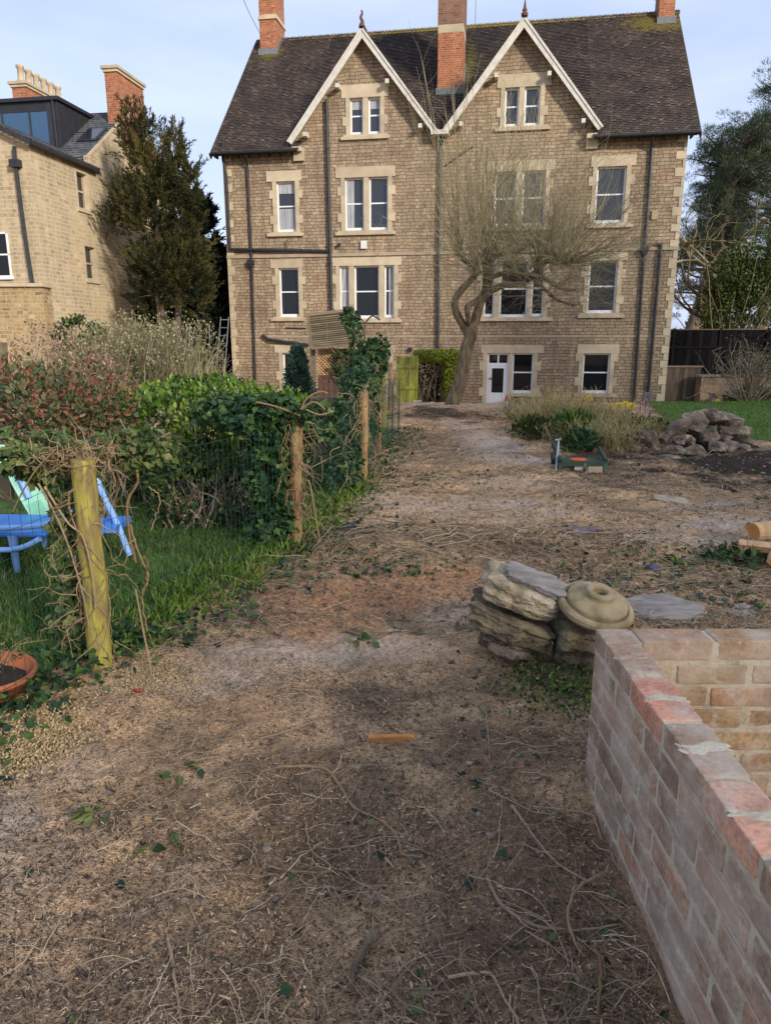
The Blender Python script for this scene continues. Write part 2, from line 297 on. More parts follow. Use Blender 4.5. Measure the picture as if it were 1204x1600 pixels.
def rooftile(name, cols, bw=.17, rh=.11, moss=None):
    m, n, p = nodes(name); tcn = N(n, 'ShaderNodeTexCoord'); uv = tcn.outputs['UV']; sy = n.nodes.new('ShaderNodeSeparateXYZ'); n.links.new(uv, sy.inputs[0])
    br = n.nodes.new('ShaderNodeTexBrick'); br.offset = .5; br.squash = 1
    for k, v in (('Scale', 1.0), ('Mortar Size', .011), ('Mortar Smooth', .2), ('Brick Width', bw), ('Row Height', rh)): br.inputs[k].default_value = v
    br.inputs['Color1'].default_value = (0, 0, 0, 1); br.inputs['Color2'].default_value = (1, 1, 1, 1); br.inputs['Mortar'].default_value = (.5, .5, .5, 1)
    nn = N(n, 'ShaderNodeTexNoise', Scale=3.0, Detail=2.0); n.links.new(uv, nn.inputs['Vector'])
    va = n.nodes.new('ShaderNodeVectorMath'); va.operation = 'MULTIPLY_ADD'; va.inputs[1].default_value = (.05, .03, 0); n.links.new(nn.outputs['Color'], va.inputs[0]); n.links.new(uv, va.inputs[2]); n.links.new(va.outputs[0], br.inputs['Vector'])
    col = ramp(n, br.outputs['Color'], [(i / (len(cols) - 1), c) for i, c in enumerate(cols)])
    big = N(n, 'ShaderNodeTexNoise', Scale=1.1, Detail=7.0); n.links.new(uv, big.inputs['Vector'])
    col = mixc(n, .8, col, ramp(n, big.outputs['Fac'], [(.3, (.6, .6, .62)), (.7, (1.3, 1.25, 1.2))]), 'MULTIPLY')
    f2 = N(n, 'ShaderNodeTexNoise', Scale=9.0, Detail=6.0); n.links.new(uv, f2.inputs['Vector'])
    if moss:      # bands of shaped tiles alternate with plain ones
        wv = n.nodes.new('ShaderNodeMath'); wv.operation = 'SINE'; w0 = n.nodes.new('ShaderNodeMath'); w0.operation = 'MULTIPLY'; w0.inputs[1].default_value = 6.2; n.links.new(sy.outputs[1], w0.inputs[0]); n.links.new(w0.outputs[0], wv.inputs[0])
        ck = n.nodes.new('ShaderNodeTexChecker'); ck.inputs['Scale'].default_value = 1; ck.inputs['Color1'].default_value = (.50, .50, .50, 1); ck.inputs['Color2'].default_value = (1.55, 1.5, 1.45, 1); mpp = n.nodes.new('ShaderNodeMapping'); mpp.inputs['Scale'].default_value = (1 / .17, 1 / .11, 1); n.links.new(uv, mpp.inputs[0]); n.links.new(mpp.outputs[0], ck.inputs['Vector'])
        col = mixc(n, ramp(n, wv.outputs[0], [(.35, (0, 0, 0)), (.5, (.75, .75, .75))]), col, mixc(n, 1.0, col, ck.outputs[0], 'MULTIPLY'))
    col = mixc(n, ramp(n, f2.outputs['Fac'], [(.60, (0, 0, 0)), (.75, (.45, .45, .45))]), col, (.20, .18, .15))
    if moss:
        # moss and lichen grow where the chimneys stand and along the ridge
        sx = n.nodes.new('ShaderNodeSeparateXYZ'); n.links.new(tcn.outputs['Object'], sx.inputs[0])
        tot = None
        for (cx, cz, rx, rz_) in moss:
            vm = n.nodes.new('ShaderNodeVectorMath'); vm.operation = 'SUBTRACT'; vm.inputs[1].default_value = (cx, 0, cz); n.links.new(tcn.outputs['Object'], vm.inputs[0])
            v2 = n.nodes.new('ShaderNodeVectorMath'); v2.operation = 'MULTIPLY'; v2.inputs[1].default_value = (1 / rx, 0, 1 / rz_); n.links.new(vm.outputs[0], v2.inputs[0])
            v3 = n.nodes.new('ShaderNodeVectorMath'); v3.operation = 'LENGTH'; n.links.new(v2.outputs[0], v3.inputs[0])
            k = n.nodes.new('ShaderNodeMath'); k.operation = 'SUBTRACT'; k.use_clamp = True; k.inputs[0].default_value = 1; n.links.new(v3.outputs['Value'], k.inputs[1])
            if tot is None: tot = k.outputs[0]
            else:
                ad = n.nodes.new('ShaderNodeMath'); ad.operation = 'MAXIMUM'; n.links.new(tot, ad.inputs[0]); n.links.new(k.outputs[0], ad.inputs[1]); tot = ad.outputs[0]
        f3 = N(n, 'ShaderNodeTexNoise', Scale=5.0, Detail=6.0); n.links.new(uv, f3.inputs['Vector'])
        ma = n.nodes.new('ShaderNodeMath'); ma.operation = 'MULTIPLY_ADD'; ma.inputs[1].default_value = .55; n.links.new(tot, ma.inputs[0]); n.links.new(f3.outputs['Fac'], ma.inputs[2])
        col = mixc(n, ramp(n, ma.outputs[0], [(.66, (0, 0, 0)), (.86, (.8, .8, .8))]), col, (.24, .20, .045))
    col = mixc(n, br.outputs['Fac'], col, (.012, .010, .009)); n.links.new(col, p.inputs['Base Color']); p.inputs['Roughness'].default_value = .75; p.inputs['Specular IOR Level'].default_value = .25
    inv = n.nodes.new('ShaderNodeMath'); inv.operation = 'MULTIPLY_ADD'; inv.inputs[1].default_value = -1; n.links.new(br.outputs['Fac'], inv.inputs[0]); n.links.new(f2.outputs['Fac'], inv.inputs[2]); bumpit(n, p, inv.outputs[0], .6, .03)
    return m
M['tile'] = rooftile('brown_roof_tiles', [(.055, .042, .037), (.10, .078, .067), (.075, .06, .052), (.16, .125, .105)], moss=[(-8.0, 13.6, .9, .7), (8.1, 13.8, 2.2, .9), (.7, 12.2, .35, 2.0), (0, 14.3, 9, .22)])
M['slate'] = rooftile('grey_slates', [(.07, .08, .095), (.12, .13, .15), (.10, .105, .115), (.17, .175, .18)], bw=.3, rh=.22)
def glassm(name, base=(.008, .009, .011), rough=.03):
    m, n, p = nodes(name); p.inputs['Base Color'].default_value = (*base, 1); p.inputs['Roughness'].default_value = rough; p.inputs['Specular IOR Level'].default_value = .7 if 'upper' in name or 'dormer' in name else .4
    t = tex(n, 1.4, 2); bumpit(n, p, t.outputs['Fac'], .08, .02); return m
M['glass'] = glassm('window_glass'); M['glass_up'] = glassm('upper_window_glass', (.022, .025, .032)); M['glass_blue'] = glassm('dormer_glass', (.03, .08, .16))  # upper panes carry the grey-blue of sky reflection in their base colour
M['curtain'] = plain('pale_curtain', (.42, .44, .46), (.22, .23, .25), 9, .8, .3, .02, .1, sc=(3, 1, .15))
M['zinc'] = plain('dark_zinc', (.045, .047, .055), (.035, .037, .045), 4, .45, .1, .004, .25, metal=.3)
M['wood'] = plain('weathered_wood', (.24, .18, .115), (.13, .10, .065), 3, .85, .5, .006, .3, sc=(1, 1, 8))
M['wood_h'] = plain('weathered_slats', (.27, .23, .15), (.16, .13, .085), 3, .85, .5, .006, .3, sc=(1, 6, 6))
M['post'] = None
def postmat():
    m, n, p = nodes('algae_covered_post'); t = tex(n, 5, 6, sc=(6, 6, .8)); col = ramp(n, t.outputs['Fac'], [(.25, (.15, .10, .045)), (.42, (.28, .22, .045)), (.6, (.40, .36, .06)), (.8, (.50, .47, .15))])
    t3 = tex(n, 18, 5, sc=(3, 3, .5)); col = mixc(n, ramp(n, t3.outputs['Fac'], [(.47, (0, 0, 0)), (.60, (.85, .85, .85))]), col, (.20, .155, .075)); n.links.new(col, p.inputs['Base Color'])
    p.inputs['Roughness'].default_value = .9; bumpit(n, p, t3.outputs['Fac'], .6, .012); return m
M['post'] = postmat()
M['bark_post'] = plain('stripped_bark_post', (.34, .21, .10), (.11, .07, .04), 4, .9, .9, .015, .25, sc=(4, 4, 1), c3=(.46, .36, .16))
M['bark'] = plain('mossy_bark', (.20, .15, .095), (.07, .05, .035), 5, .9, 1.0, .05, .3, sc=(3, 3, .7), c3=(.30, .26, .13))
M['bark_y'] = plain('lichened_bark', (.19, .16, .09), (.09, .07, .05), 2, .9, .6, .02, .35, c3=(.27, .24, .12))
M['pine_bark'] = plain('pine_bark', (.17, .13, .10), (.08, .062, .05), 3, .95, .8, .04, .3, sc=(3, 3, .6))
M['shoot'] = leafm('olive_shoots', [(.15, .12, .08), (.22, .20, .11), (.30, .28, .15), (.24, .18, .13)], 0, .8, .2)
M['twig'] = leafm('dry_twigs', [(.10, .07, .05), (.28, .205, .14), (.44, .34, .23), (.18, .12, .08), (.60, .50, .35)], 0, .85, .2)
M['vine'] = leafm('dry_vines', [(.20, .12, .06), (.32, .22, .12), (.38, .28, .17), (.24, .15, .08)], 0, .8, .2)
M['chip'] = leafm('wood_chips', [(.03, .021, .016), (.07, .05, .035), (.16, .11, .073), (.30, .21, .13), (.66, .50, .30), (.42, .30, .18), (.12, .085, .056), (.05, .035, .025), (.035, .025, .019)], 0, .85, .2)
M['sawdust'] = leafm('fresh_sawdust', [(.40, .28, .13), (.55, .42, .22), (.6, .48, .28), (.45, .30, .15)], 0, .9, .1)
M['ivy'] = leafm('ivy_leaves', [(.010, .028, .013), (.018, .05, .02), (.03, .085, .026), (.075, .14, .03), (.14, .19, .05)], .2)
M['ivy_y'] = leafm('pale_ivy_leaves', [(.015, .035, .015), (.03, .065, .022), (.06, .11, .03), (.10, .15, .04), (.17, .21, .06), (.26, .27, .10), (.14, .10, .05)], .25)
M['laurel'] = leafm('laurel_leaves', [(.006, .016, .005), (.018, .045, .008), (.045, .10, .010), (.09, .18, .013), (.17, .28, .025), (.27, .37, .06)], .3, .35, .5)
M['redleaf'] = leafm('red_tinged_leaves', [(.24, .045, .03), (.05, .10, .03), (.09, .13, .05), (.32, .10, .06), (.14, .17, .07), (.20, .13, .07)], .25)
M['olive_s'] = leafm('pale_seed_heads', [(.12, .12, .06), (.24, .22, .12), (.42, .38, .22), (.12, .12, .06)], .2, .8, .1)
M['yew'] = leafm('yew_needles', [(.010, .014, .007), (.025, .032, .012), (.055, .056, .018), (.11, .092, .025), (.19, .135, .035)], .15, .6, .2)
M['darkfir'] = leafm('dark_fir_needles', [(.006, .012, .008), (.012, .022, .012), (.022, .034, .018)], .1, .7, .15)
M['bluefir'] = leafm('blue_conifer_needles', [(.02, .045, .038), (.05, .10, .075), (.09, .16, .115)], .15, .6, .2)
M['pine'] = leafm('pine_needles', [(.014, .028, .014), (.03, .052, .025), (.055, .08, .035), (.09, .115, .05)], .15, .6, .2)
M['evergreen'] = leafm('evergreen_leaves', [(.010, .022, .007), (.03, .055, .010), (.07, .11, .016), (.15, .19, .03)], .3, .5, .3)
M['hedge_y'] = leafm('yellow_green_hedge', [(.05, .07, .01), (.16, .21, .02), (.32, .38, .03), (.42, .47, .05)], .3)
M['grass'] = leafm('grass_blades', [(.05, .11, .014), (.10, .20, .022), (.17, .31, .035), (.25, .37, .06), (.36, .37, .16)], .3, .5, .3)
M['grass_dk'] = leafm('dark_grass_blades', [(.02, .05, .010), (.05, .12, .018), (.09, .19, .03), (.15, .24, .06), (.30, .29, .16)], .3, .5, .3)  # darker greens for the blades of the left lawn
M['drygrass'] = leafm('dry_grass', [(.32, .25, .12), (.48, .38, .19), (.62, .52, .29), (.24, .27, .08), (.40, .28, .15)], .25, .8, .1)
M['lawn'] = plain('lawn_soil', (.10, .19, .03), (.055, .10, .02), 5, .95, .8, .03, .2)
M['rock'] = plain('grey_brown_rock', (.25, .195, .145), (.075, .056, .042), 6, .95, 1.0, .05, .5, c3=(.50, .43, .32))
M['rock_y'] = plain('lichened_sandstone', (.42, .335, .21), (.19, .15, .09), 11, .95, 1.0, .02, .3, c3=(.62, .53, .38))
M['rock_d'] = plain('damp_stone', (.16, .125, .08), (.06, .048, .034), 11, .95, .9, .02, .3, c3=(.30, .25, .14))
M['slate_s'] = plain('blue_grey_slate', (.33, .29, .25), (.17, .15, .13), 9, .75, .6, .006, .2, sc=(1, 3, 1))
M['rockm'] = plain('mossy_turned_stone', (.33, .26, .15), (.19, .145, .07), 9, .95, .8, .008, .1, c3=(.42, .34, .21))
M['blue'] = plain('blue_plastic', (.05, .22, .72), (.10, .32, .78), 6, .45, .05, .003, .15)
M['blue_l'] = plain('faded_blue_plastic', (.22, .42, .80), (.30, .50, .85), 6, .5, .05, .003, .15)
M['green_l'] = plain('pale_green_plastic', (.45, .72, .55), (.22, .62, .35), 5, .5, .05, .003, .2)
M['terracotta'] = plain('terracotta', (.42, .14, .06), (.30, .10, .05), 7, .85, .3, .006, .15)
M['green_w'] = plain('green_painted_wood', (.045, .085, .05), (.025, .05, .035), 6, .6, .3, .004, .3)
M['wire'] = plain('green_wire', (.012, .05, .035), (.02, .07, .05), 30, .5, 0, .01, .2)
M['fence'] = plain('dark_stained_boards', (.012, .011, .012), (.006, .006, .007), 2, .95, .5, .008, .5, sc=(6, 6, .5), spec=.05)
M['fgreen'] = plain('algae_green_boards', (.30, .31, .05), (.17, .17, .04), 2.2, .9, .5, .008, .3, sc=(6, 6, .6), c3=(.40, .42, .08))
M['oldboard'] = plain('brown_old_boards', (.12, .09, .06), (.07, .055, .04), 2.5, .9, .5, .01, .35, sc=(5, 5, .7))
M['galv'] = plain('galvanised_metal', (.35, .37, .40), (.25, .26, .28), 8, .4, .1, .003, .1, metal=.6)
M['yellow'] = plain('daffodil_yellow', (.80, .62, .03), (.75, .45, .02), 30, .6, 0, .01, .1)
M['pink'] = plain('hyacinth_pink', (.62, .34, .48), (.48, .22, .36), 30, .6, 0, .01, .25)
M['red'] = plain('red_paint', (.45, .03, .02), (.3, .02, .02), 10, .5, .05)
M['orange'] = plain('orange_plastic', (.80, .14, .03), (.7, .10, .02), 20, .5, .1)
M['pale'] = plain('pale_timber', (.46, .38, .27), (.36, .29, .20), 5, .8, .3, .004, .2, sc=(1, 6, 1))
M['logend'] = plain('cut_log_face', (.58, .27, .08), (.42, .17, .05), 9, .85, .4, .006, .2)
M['logwood'] = plain('split_log_wood', (.55, .36, .20), (.42, .25, .12), 6, .85, .5, .006, .2, sc=(5, 1, 1))
M['plum'] = plain('purple_blue_plastic', (.07, .07, .17), (.05, .05, .12), 10, .5, .1)
M['black'] = plain('black_plastic', (.018, .025, .022), (.03, .04, .035), 10, .35, .05)
M['cream'] = plain('cream_clay', (.50, .40, .26), (.36, .28, .18), 6, .9, .3)
M['plastic_w'] = plain('white_plastic', (.66, .66, .63), (.6, .6, .57), 6, .5, 0, .01, .05)

def groundmat():
    m, n, p = nodes('mulched_soil'); at = N(n, 'ShaderNodeAttribute', attribute_name='zones'); s = n.nodes.new('ShaderNodeSeparateColor'); n.links.new(at.outputs['Color'], s.inputs[0])
    a = tex(n, 1.6, 8); b = tex(n, 45, 8); v = tex(n, 75, kind='ShaderNodeTexVoronoi', sc=(1, 1.8, 1)); v2 = tex(n, 130, kind='ShaderNodeTexVoronoi', sc=(1.9, 1, 1)); c = tex(n, 9, 8)
    col = ramp(n, b.outputs['Fac'], [(.32, (.03, .021, .016)), (.47, (.10, .07, .05)), (.58, (.23, .165, .115)), (.70, (.50, .38, .26))])
    vr = n.nodes.new('ShaderNodeSeparateColor'); n.links.new(v.outputs['Color'], vr.inputs[0])
    col = mixc(n, .55, col, ramp(n, vr.outputs[0], [(0, (.05, .034, .024)), (.45, (.18, .125, .08)), (.75, (.34, .24, .155)), (1, (.60, .46, .30))]))
    vr2 = n.nodes.new('ShaderNodeSeparateColor'); n.links.new(v2.outputs['Color'], vr2.inputs[0])
    col = mixc(n, .35, col, ramp(n, vr2.outputs[1], [(0, (.05, .034, .024)), (.6, (.22, .155, .10)), (1, (.62, .48, .31))]))
    col = mixc(n, .9, col, ramp(n, a.outputs['Fac'], [(.32, (.62, .60, .60)), (.5, (1, 1, 1)), (.7, (1.35, 1.28, 1.2))]), 'MULTIPLY')
    col = mixc(n, .8, col, ramp(n, c.outputs['Fac'], [(.3, (.6, .58, .56)), (.5, (1, 1, 1)), (.7, (1.3, 1.25, 1.2))]), 'MULTIPLY')
    col = mixc(n, 1.0, col, (1.50, 1.32, 1.14), 'MULTIPLY')
    light = ramp(n, b.outputs['Fac'], [(.3, (.34, .25, .185)), (.5, (.56, .44, .34)), (.7, (.74, .62, .50))])
    orange = ramp(n, b.outputs['Fac'], [(.3, (.24, .115, .06)), (.5, (.48, .255, .13)), (.7, (.64, .40, .22))])
    dark = ramp(n, b.outputs['Fac'], [(.3, (.022, .015, .012)), (.5, (.05, .035, .027)), (.75, (.13, .09, .066))])
    col = mixc(n, s.outputs[0], col, light); col = mixc(n, s.outputs[1], col, orange); col = mixc(n, s.outputs[2], col, dark)
    n.links.new(col, p.inputs['Base Color']); p.inputs['Roughness'].default_value = .96; p.inputs['Specular IOR Level'].default_value = .12
    ad = n.nodes.new('ShaderNodeMath'); ad.operation = 'ADD'; n.links.new(b.outputs['Fac'], ad.inputs[0]); n.links.new(v.outputs['Distance'], ad.inputs[1]); bumpit(n, p, ad.outputs[0], .9, .012)
    return m

# ------------------------------------------------------------------ ground
def axis(lo, hi, d0, g, centre=0):
    a = [centre]; d = d0
    while a[-1] < hi: a.append(a[-1] + d); d *= g
    b = [centre]; d = d0
    while b[-1] > lo: b.append(b[-1] - d); d *= g
    return np.array(sorted(set(b[1:] + a)))
gx = np.concatenate([[-900, -500, -250, -120, -60, -35, -22, -15, -11, -8, -6, -4.5, -3.5], np.arange(-2.8, 4.6, .03), np.arange(4.7, 8, .1), [8.5, 9.5, 11, 13, 16, 20, 30, 50, 100, 200, 450, 900]])
gy = np.concatenate([[-600, -200, -80, -30, -10, -4, -1, 0, .5], np.arange(.9, 3.5, .02), np.arange(3.5, 8, .03), np.arange(8, 18, .08), np.arange(18, 32, .5), [34, 38, 45, 60, 90, 150, 300, 600, 1200, 2500]])
X, Y = np.meshgrid(gx, gy); Z = gz(X, Y)
nb = B(); nX, nY = len(gx), len(gy); idx = np.arange(nX * nY).reshape(nY, nX)
nb.add(np.stack([X, Y, Z], -1), np.stack([idx[:-1, :-1], idx[:-1, 1:], idx[1:, 1:], idx[1:, :-1]], -1).reshape(-1, 4), .5)
zones = [  # x, y, rx, ry, amount, channel (0 pale sawdust, 1 red-brown dust, 2 dark humus)
    (1.55, 10.2, .55, 1.6, 1, 0), (1.75, 8.9, .8, .6, .9, 0), (1.5, 12.6, .5, 1.2, .8, 0), (1.3, 7.4, 1.0, .6, .35, 0), (.35, 6.3, .9, .7, .5, 0), (1.2, 5.9, .9, .5, .5, 0), (3.1, 5.5, 1.0, .4, 1, 0), (2.3, 5.2, .7, .22, .7, 0), (2.9, 6.3, .7, .25, .7, 0), (1.0, 6.4, .8, .25, .8, 0), (-.05, 5.75, .5, .2, .7, 0), (1.6, 16.6, 1.5, 1.2, .6, 0), (3.2, 18.5, 1.5, 1.6, .6, 0),
    (.35, 3.65, .3, .3, .5, 0), (-.15, 3.22, .8, .24, .75, 0), (-.9, 2.95, .45, .22, .65, 0), (-1.25, 1.95, .25, .22, .8, 0), (-.75, 1.45, .4, .3, .2, 0), (-1.2, 2.2, .3, .3, .45, 0), (-1.15, 1.75, .22, .3, .5, 0), (1.55, 3.2, .5, .2, .75, 0), (.9, 1.9, .2, 1.2, .4, 0),
    (-.05, 3.98, .70, .42, 1, 1), (.42, 4.28, .48, .26, 1, 1), (-.3, 3.6, .36, .32, .9, 1), (-.55, 2.6, .3, .2, .4, 1), (.4, 5.6, .8, .3, .25, 1), (2.2, 13.5, .8, .9, .6, 1), (.5, 2.3, .4, .4, .25, 1),
    (.9, 14.0, 1.3, .9, .95, 2), (4.4, 8.3, 2.2, 1.5, 1, 2), (2.9, 8.2, .8, .6, .7, 2), (2.6, 9.2, .9, .7, .9, 2), (3.2, 10.5, 1.3, 1.6, .7, 2), (.30, 1.55, .65, .5, .6, 2), (.15, 2.3, .6, .3, .5, 2), (-.55, 1.25, .5, .2, .45, 2), (.45, 2.75, .3, .25, .6, 2), (-.15, 1.72, .34, .27, .6, 2), (-.2, 2.15, .5, .3, .55, 2), (.35, 1.75, .3, .3, .5, 2), (-.05, 2.75, .3, .15, .5, 2), (-.75, 2.05, .3, .15, .5, 2), (0, 5.0, .9, .25, .6, 2), (1.0, 4.9, .7, .2, .6, 2), (.5, 3.45, .3, .12, .7, 2), (-.5, 1.5, .3, .2, .4, 2), (.1, 1.4, .5, .25, .35, 2), (.5, 10, 1.0, 1.6, .4, 2), (.8, 2.9, .35, .3, .6, 2), (-.8, 2.4, .25, .2, .35, 2), (-.1, 8, .6, 1, .35, 2), (3.5, 6.8, 1.4, .8, .3, 2)]
zc = np.zeros((nY * nX, 4), np.float32); zc[:, 3] = 1
xr, yr = X.ravel(), Y.ravel(); Pn = np.stack([xr, yr, 0 * xr], -1); nzz = fbm(Pn * 2.6, 6, 50, .68)
for (x, y, rx, ry, am, ch) in zones:
    d = np.sqrt(((xr - x) / rx) ** 2 + ((yr - y) / ry) ** 2) + .55 * nzz * (1 if ch else .9)
    zc[:, ch] = np.maximum(zc[:, ch], am * np.clip((1.15 - d) / .7, 0, 1))
ground = nb.build('ground', groundmat(), smooth=True); ground['kind'] = 'structure'
ca = ground.data.color_attributes.new('zones', 'FLOAT_COLOR', 'POINT'); ca.data.foreach_set('color', zc.ravel())

def sheet(name, inside, x0, x1, y0, y1, d, mat, off):
    xs = np.arange(x0, x1, d); ys = np.arange(y0, y1, d); X, Y = np.meshgrid(xs, ys); Z = gz(X, Y, False) + off + .008
    id_ = np.arange(X.size).reshape(X.shape); f = np.stack([id_[:-1, :-1], id_[:-1, 1:], id_[1:, 1:], id_[1:, :-1]], -1).reshape(-1, 4)
    ok = inside(X.ravel() + d / 2, Y.ravel() + d / 2); f = f[ok[f[:, 0]]]
    b = B(); b.add(np.stack([X, Y, Z], -1), f, .5); o = b.build(name, mat, smooth=True); o['kind'] = 'structure'; return o
def wob(x, y, s=1.5, a=.15): return a * fbm(np.stack([x, y, 0 * x], -1) * s, 3, 77)
def in_left(x, y): return (x < xf(y) - .22 + wob(x, y)) & (y < 14)
def in_right(x, y): return (x > np.interp(y, [9, 10.4, 11.5, 16, 20, 26.8], [6.2, 5.7, 4.75, 6.0, 6.8, 8.0]) + wob(x, y, 1, .25)) & (y > 9.9 + wob(x, y, 1, .3)) & (y < 26.8)
sheet('lawn', in_left, -14, 1, -1, 14, .12, M['lawn'], .0)
sheet('lawn', in_right, 4, 26, 8, 27, .15, M['lawn'], .0)
def blades(name, inside, x0, x1, y0, y1, n, h, wd, mat, label, dens=None, lean=.5):
    x = rng.uniform(x0, x1, n); y = y0 * (y1 / y0) ** rng.random(n); ok = inside(x, y); x, y = x[ok], y[ok]
    if dens is not None: k = rng.random(len(x)) < dens(x, y); x, y = x[k], y[k]
    z = gz(x, y, False); n = len(x); d = rdir(n, 1.4, lean); hh = h * rng.uniform(.5, 1.4, n)
    b = B(); b.leaves(np.stack([x, y, z], -1), d, rdir(n, 0), hh, wd * (1 + y / y1), [(-.5, 0), (.5, 0), (.25, .6), (0, 1), (-.25, .6)], fold=.25)
    o = b.build(name, mat); o['kind'] = 'stuff'; tag(o, label, 'grass'); return o
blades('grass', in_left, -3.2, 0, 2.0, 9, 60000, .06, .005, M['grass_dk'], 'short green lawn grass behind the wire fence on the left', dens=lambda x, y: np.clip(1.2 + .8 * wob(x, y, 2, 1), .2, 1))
blades('grass', in_right, 4, 14, 9.5, 26, 60000, .05, .010, M['grass'], 'mown green lawn grass beyond the rock pile on the right')

# ------------------------------------------------------------------ main house (local frame: u along the front, v into the house, z up)
OX, OY = 2.112, 28.5; YAW = -R(9.5)
hs = thing('stone_house', 'tall brown stone house with two white gables, brown tiled roof and brick chimneys', 'house', (OX, OY, 0), YAW)
def hp(b, name, mat, par=None, **k): return b.build(name, mat, par or hs, **k)
WIN = [  # surround (u0,u1,z0,z1), lights, curtain kind
    ((-6.78, -5.40, 5.43, 7.79), [(-6.41, -5.65, 5.59, 7.42)], 'half', 1),
    ((-4.05, -1.77, 5.41, 7.83), [(-3.71, -2.97, 5.58, 7.46), (-2.78, -2.04, 5.58, 7.46)], 'left', 1),
    ((-3.79, -2.02, 8.75, 10.60), [(-3.48, -2.98, 8.93, 10.17), (-2.79, -2.33, 8.93, 10.17)], 'blind', 1),
    ((-6.75, -5.42, 2.24, 4.58), [(-6.42, -5.61, 2.40, 4.26)], None, 0),
    ((-4.25, -1.52, 2.17, 4.60), [(-3.96, -3.58, 2.35, 4.30), (-3.38, -2.39, 2.33, 4.30), (-2.19, -1.80, 2.35, 4.30)], 'sides', 0),
    ((-6.70, -5.40, -.60, 1.31), [(-6.38, -5.62, -.45, 1.00)], None, 0),
    ((1.89, 3.77, 8.80, 10.65), [(2.18, 2.68, 8.96, 10.22), (2.87, 3.42, 8.96, 10.22)], None, 1),
    ((1.60, 4.05, 5.43, 7.83), [(1.92, 2.72, 5.60, 7.47), (2.92, 3.75, 5.60, 7.47)], None, 1),
    ((5.30, 6.85, 5.45, 7.86), [(5.53, 6.55, 5.62, 7.51)], None, 1),
    ((1.40, 4.20, 2.20, 4.60), [(1.65, 2.04, 2.36, 4.36), (2.24, 3.28, 2.34, 4.36), (3.41, 3.88, 2.36, 4.36)], None, 0),
    ((5.18, 6.80, 2.30, 4.62), [(5.47, 6.49, 2.47, 4.33)], None, 0),
    ((1.60, 3.98, -.95, 1.32), [(1.85, 2.70, -.95, 1.01), (2.82, 3.62, -.52, 1.01)], 'door', 0),
    ((5.22, 6.74, -.62, 1.34), [(5.46, 6.45, -.49, 1.01)], 'plant', 0),
    ((-3.10, -1.75, -.95, 1.31), [(-2.95, -1.99, -.95, 1.01)], 'sidedoor', 0)]
HOLES = [(min(l[0] for l in w_[1]), max(l[1] for l in w_[1]), min(l[2] for l in w_[1]), max(l[3] for l in w_[1])) for w_ in WIN]
ZG = 8.62
GA = [(-2.93, 12.15), (2.75, 12.12)]; SL = 1.245           # gable centres and apexes, slope
wb = B(); xs = sorted(set([-8.5, 8.5] + [h[i] for h in HOLES for i in (0, 1) if h[2] < ZG])); zs = sorted(set([-1.4, ZG] + [h[i] for h in HOLES for i in (2, 3) if h[i] < ZG]))
for i in range(len(xs) - 1):
    for j in range(len(zs) - 1):
        cx, cz = (xs[i] + xs[i + 1]) / 2, (zs[j] + zs[j + 1]) / 2
        if any(h[0] < cx < h[1] and h[2] < cz < h[3] for h in HOLES): continue
        wb.add([(xs[i], 0, zs[j]), (xs[i + 1], 0, zs[j]), (xs[i + 1], 0, zs[j + 1]), (xs[i], 0, zs[j + 1])], (0, 1, 2, 3), .5)
for (uc, za), hh in zip(GA, (HOLES[2], HOLES[6])):
    hw = lambda z: (za - z) / SL
    def q(u0a, u0b, u1a, u1b, z0, z1): wb.add([(u0a, 0, z0), (u1a, 0, z0), (u1b, 0, z1), (u0b, 0, z1)], (0, 1, 2, 3), .5)
    z0, z1, z2, z3 = ZG, hh[2], hh[3], za
    q(uc - hw(z0), uc - hw(z1), uc + hw(z0), uc + hw(z1), z0, z1)
    q(uc - hw(z1), uc - hw(z2), hh[0], hh[0], z1, z2); q(hh[1], hh[1], uc + hw(z1), uc + hw(z2), z1, z2)
    wb.add([(uc - hw(z2), 0, z2), (uc + hw(z2), 0, z2), (uc, 0, za)], (0, 1, 2), .5)
for s_ in (-8.5, 8.5):   # side walls with their gables, and the back
    wb.add([(s_, 0, -1.4), (s_, 11, -1.4), (s_, 11, ZG), (s_, 5.5, 14.1), (s_, 0, ZG)], (0, 1, 2, 3, 4), .5)
wb.add([(-8.5, 11, -1.4), (8.5, 11, -1.4), (8.5, 11, ZG), (-8.5, 11, ZG)], (0, 1, 2, 3), .5)
hp(wb, 'wall', M['stone'])
for (z, t, pr) in ((4.65, .12, .05), (1.59, .085, .025)):
    bb = B(); bb.box((-8.53, -pr, z), (8.53, .0, z + t), .6); hp(bb, 'string_course', M['course'])
qbs = {-1: B(), 1: B()}; z = -1.1; k = 0
while z < 8.3:
    hgt = .30 + .04 * math.sin(k * 7.1); wdt = .30 if k % 2 else .14
    for s_ in (-1, 1):
        qb = qbs[s_]; u0, u1 = sorted((s_ * 8.515, s_ * (8.515 - wdt - .04 * math.sin(k * 3.3)))); qb.box((u0, -.022, z + .006), (u1, .3, z + hgt - .006), rng.random())
    z += hgt; k += 1
for q_ in qbs.values(): hp(q_, 'quoins', M['dress'])
for u in (-5.45, 5.28):
    kb = B(); kb.box((u - .2, -.12, 8.1), (u + .2, .0, 8.55)); kb.box((u - .2, -.3, 8.4), (u + .14, -.12, 8.55))
    hp(kb, 'kneeler_stone', M['dress'])

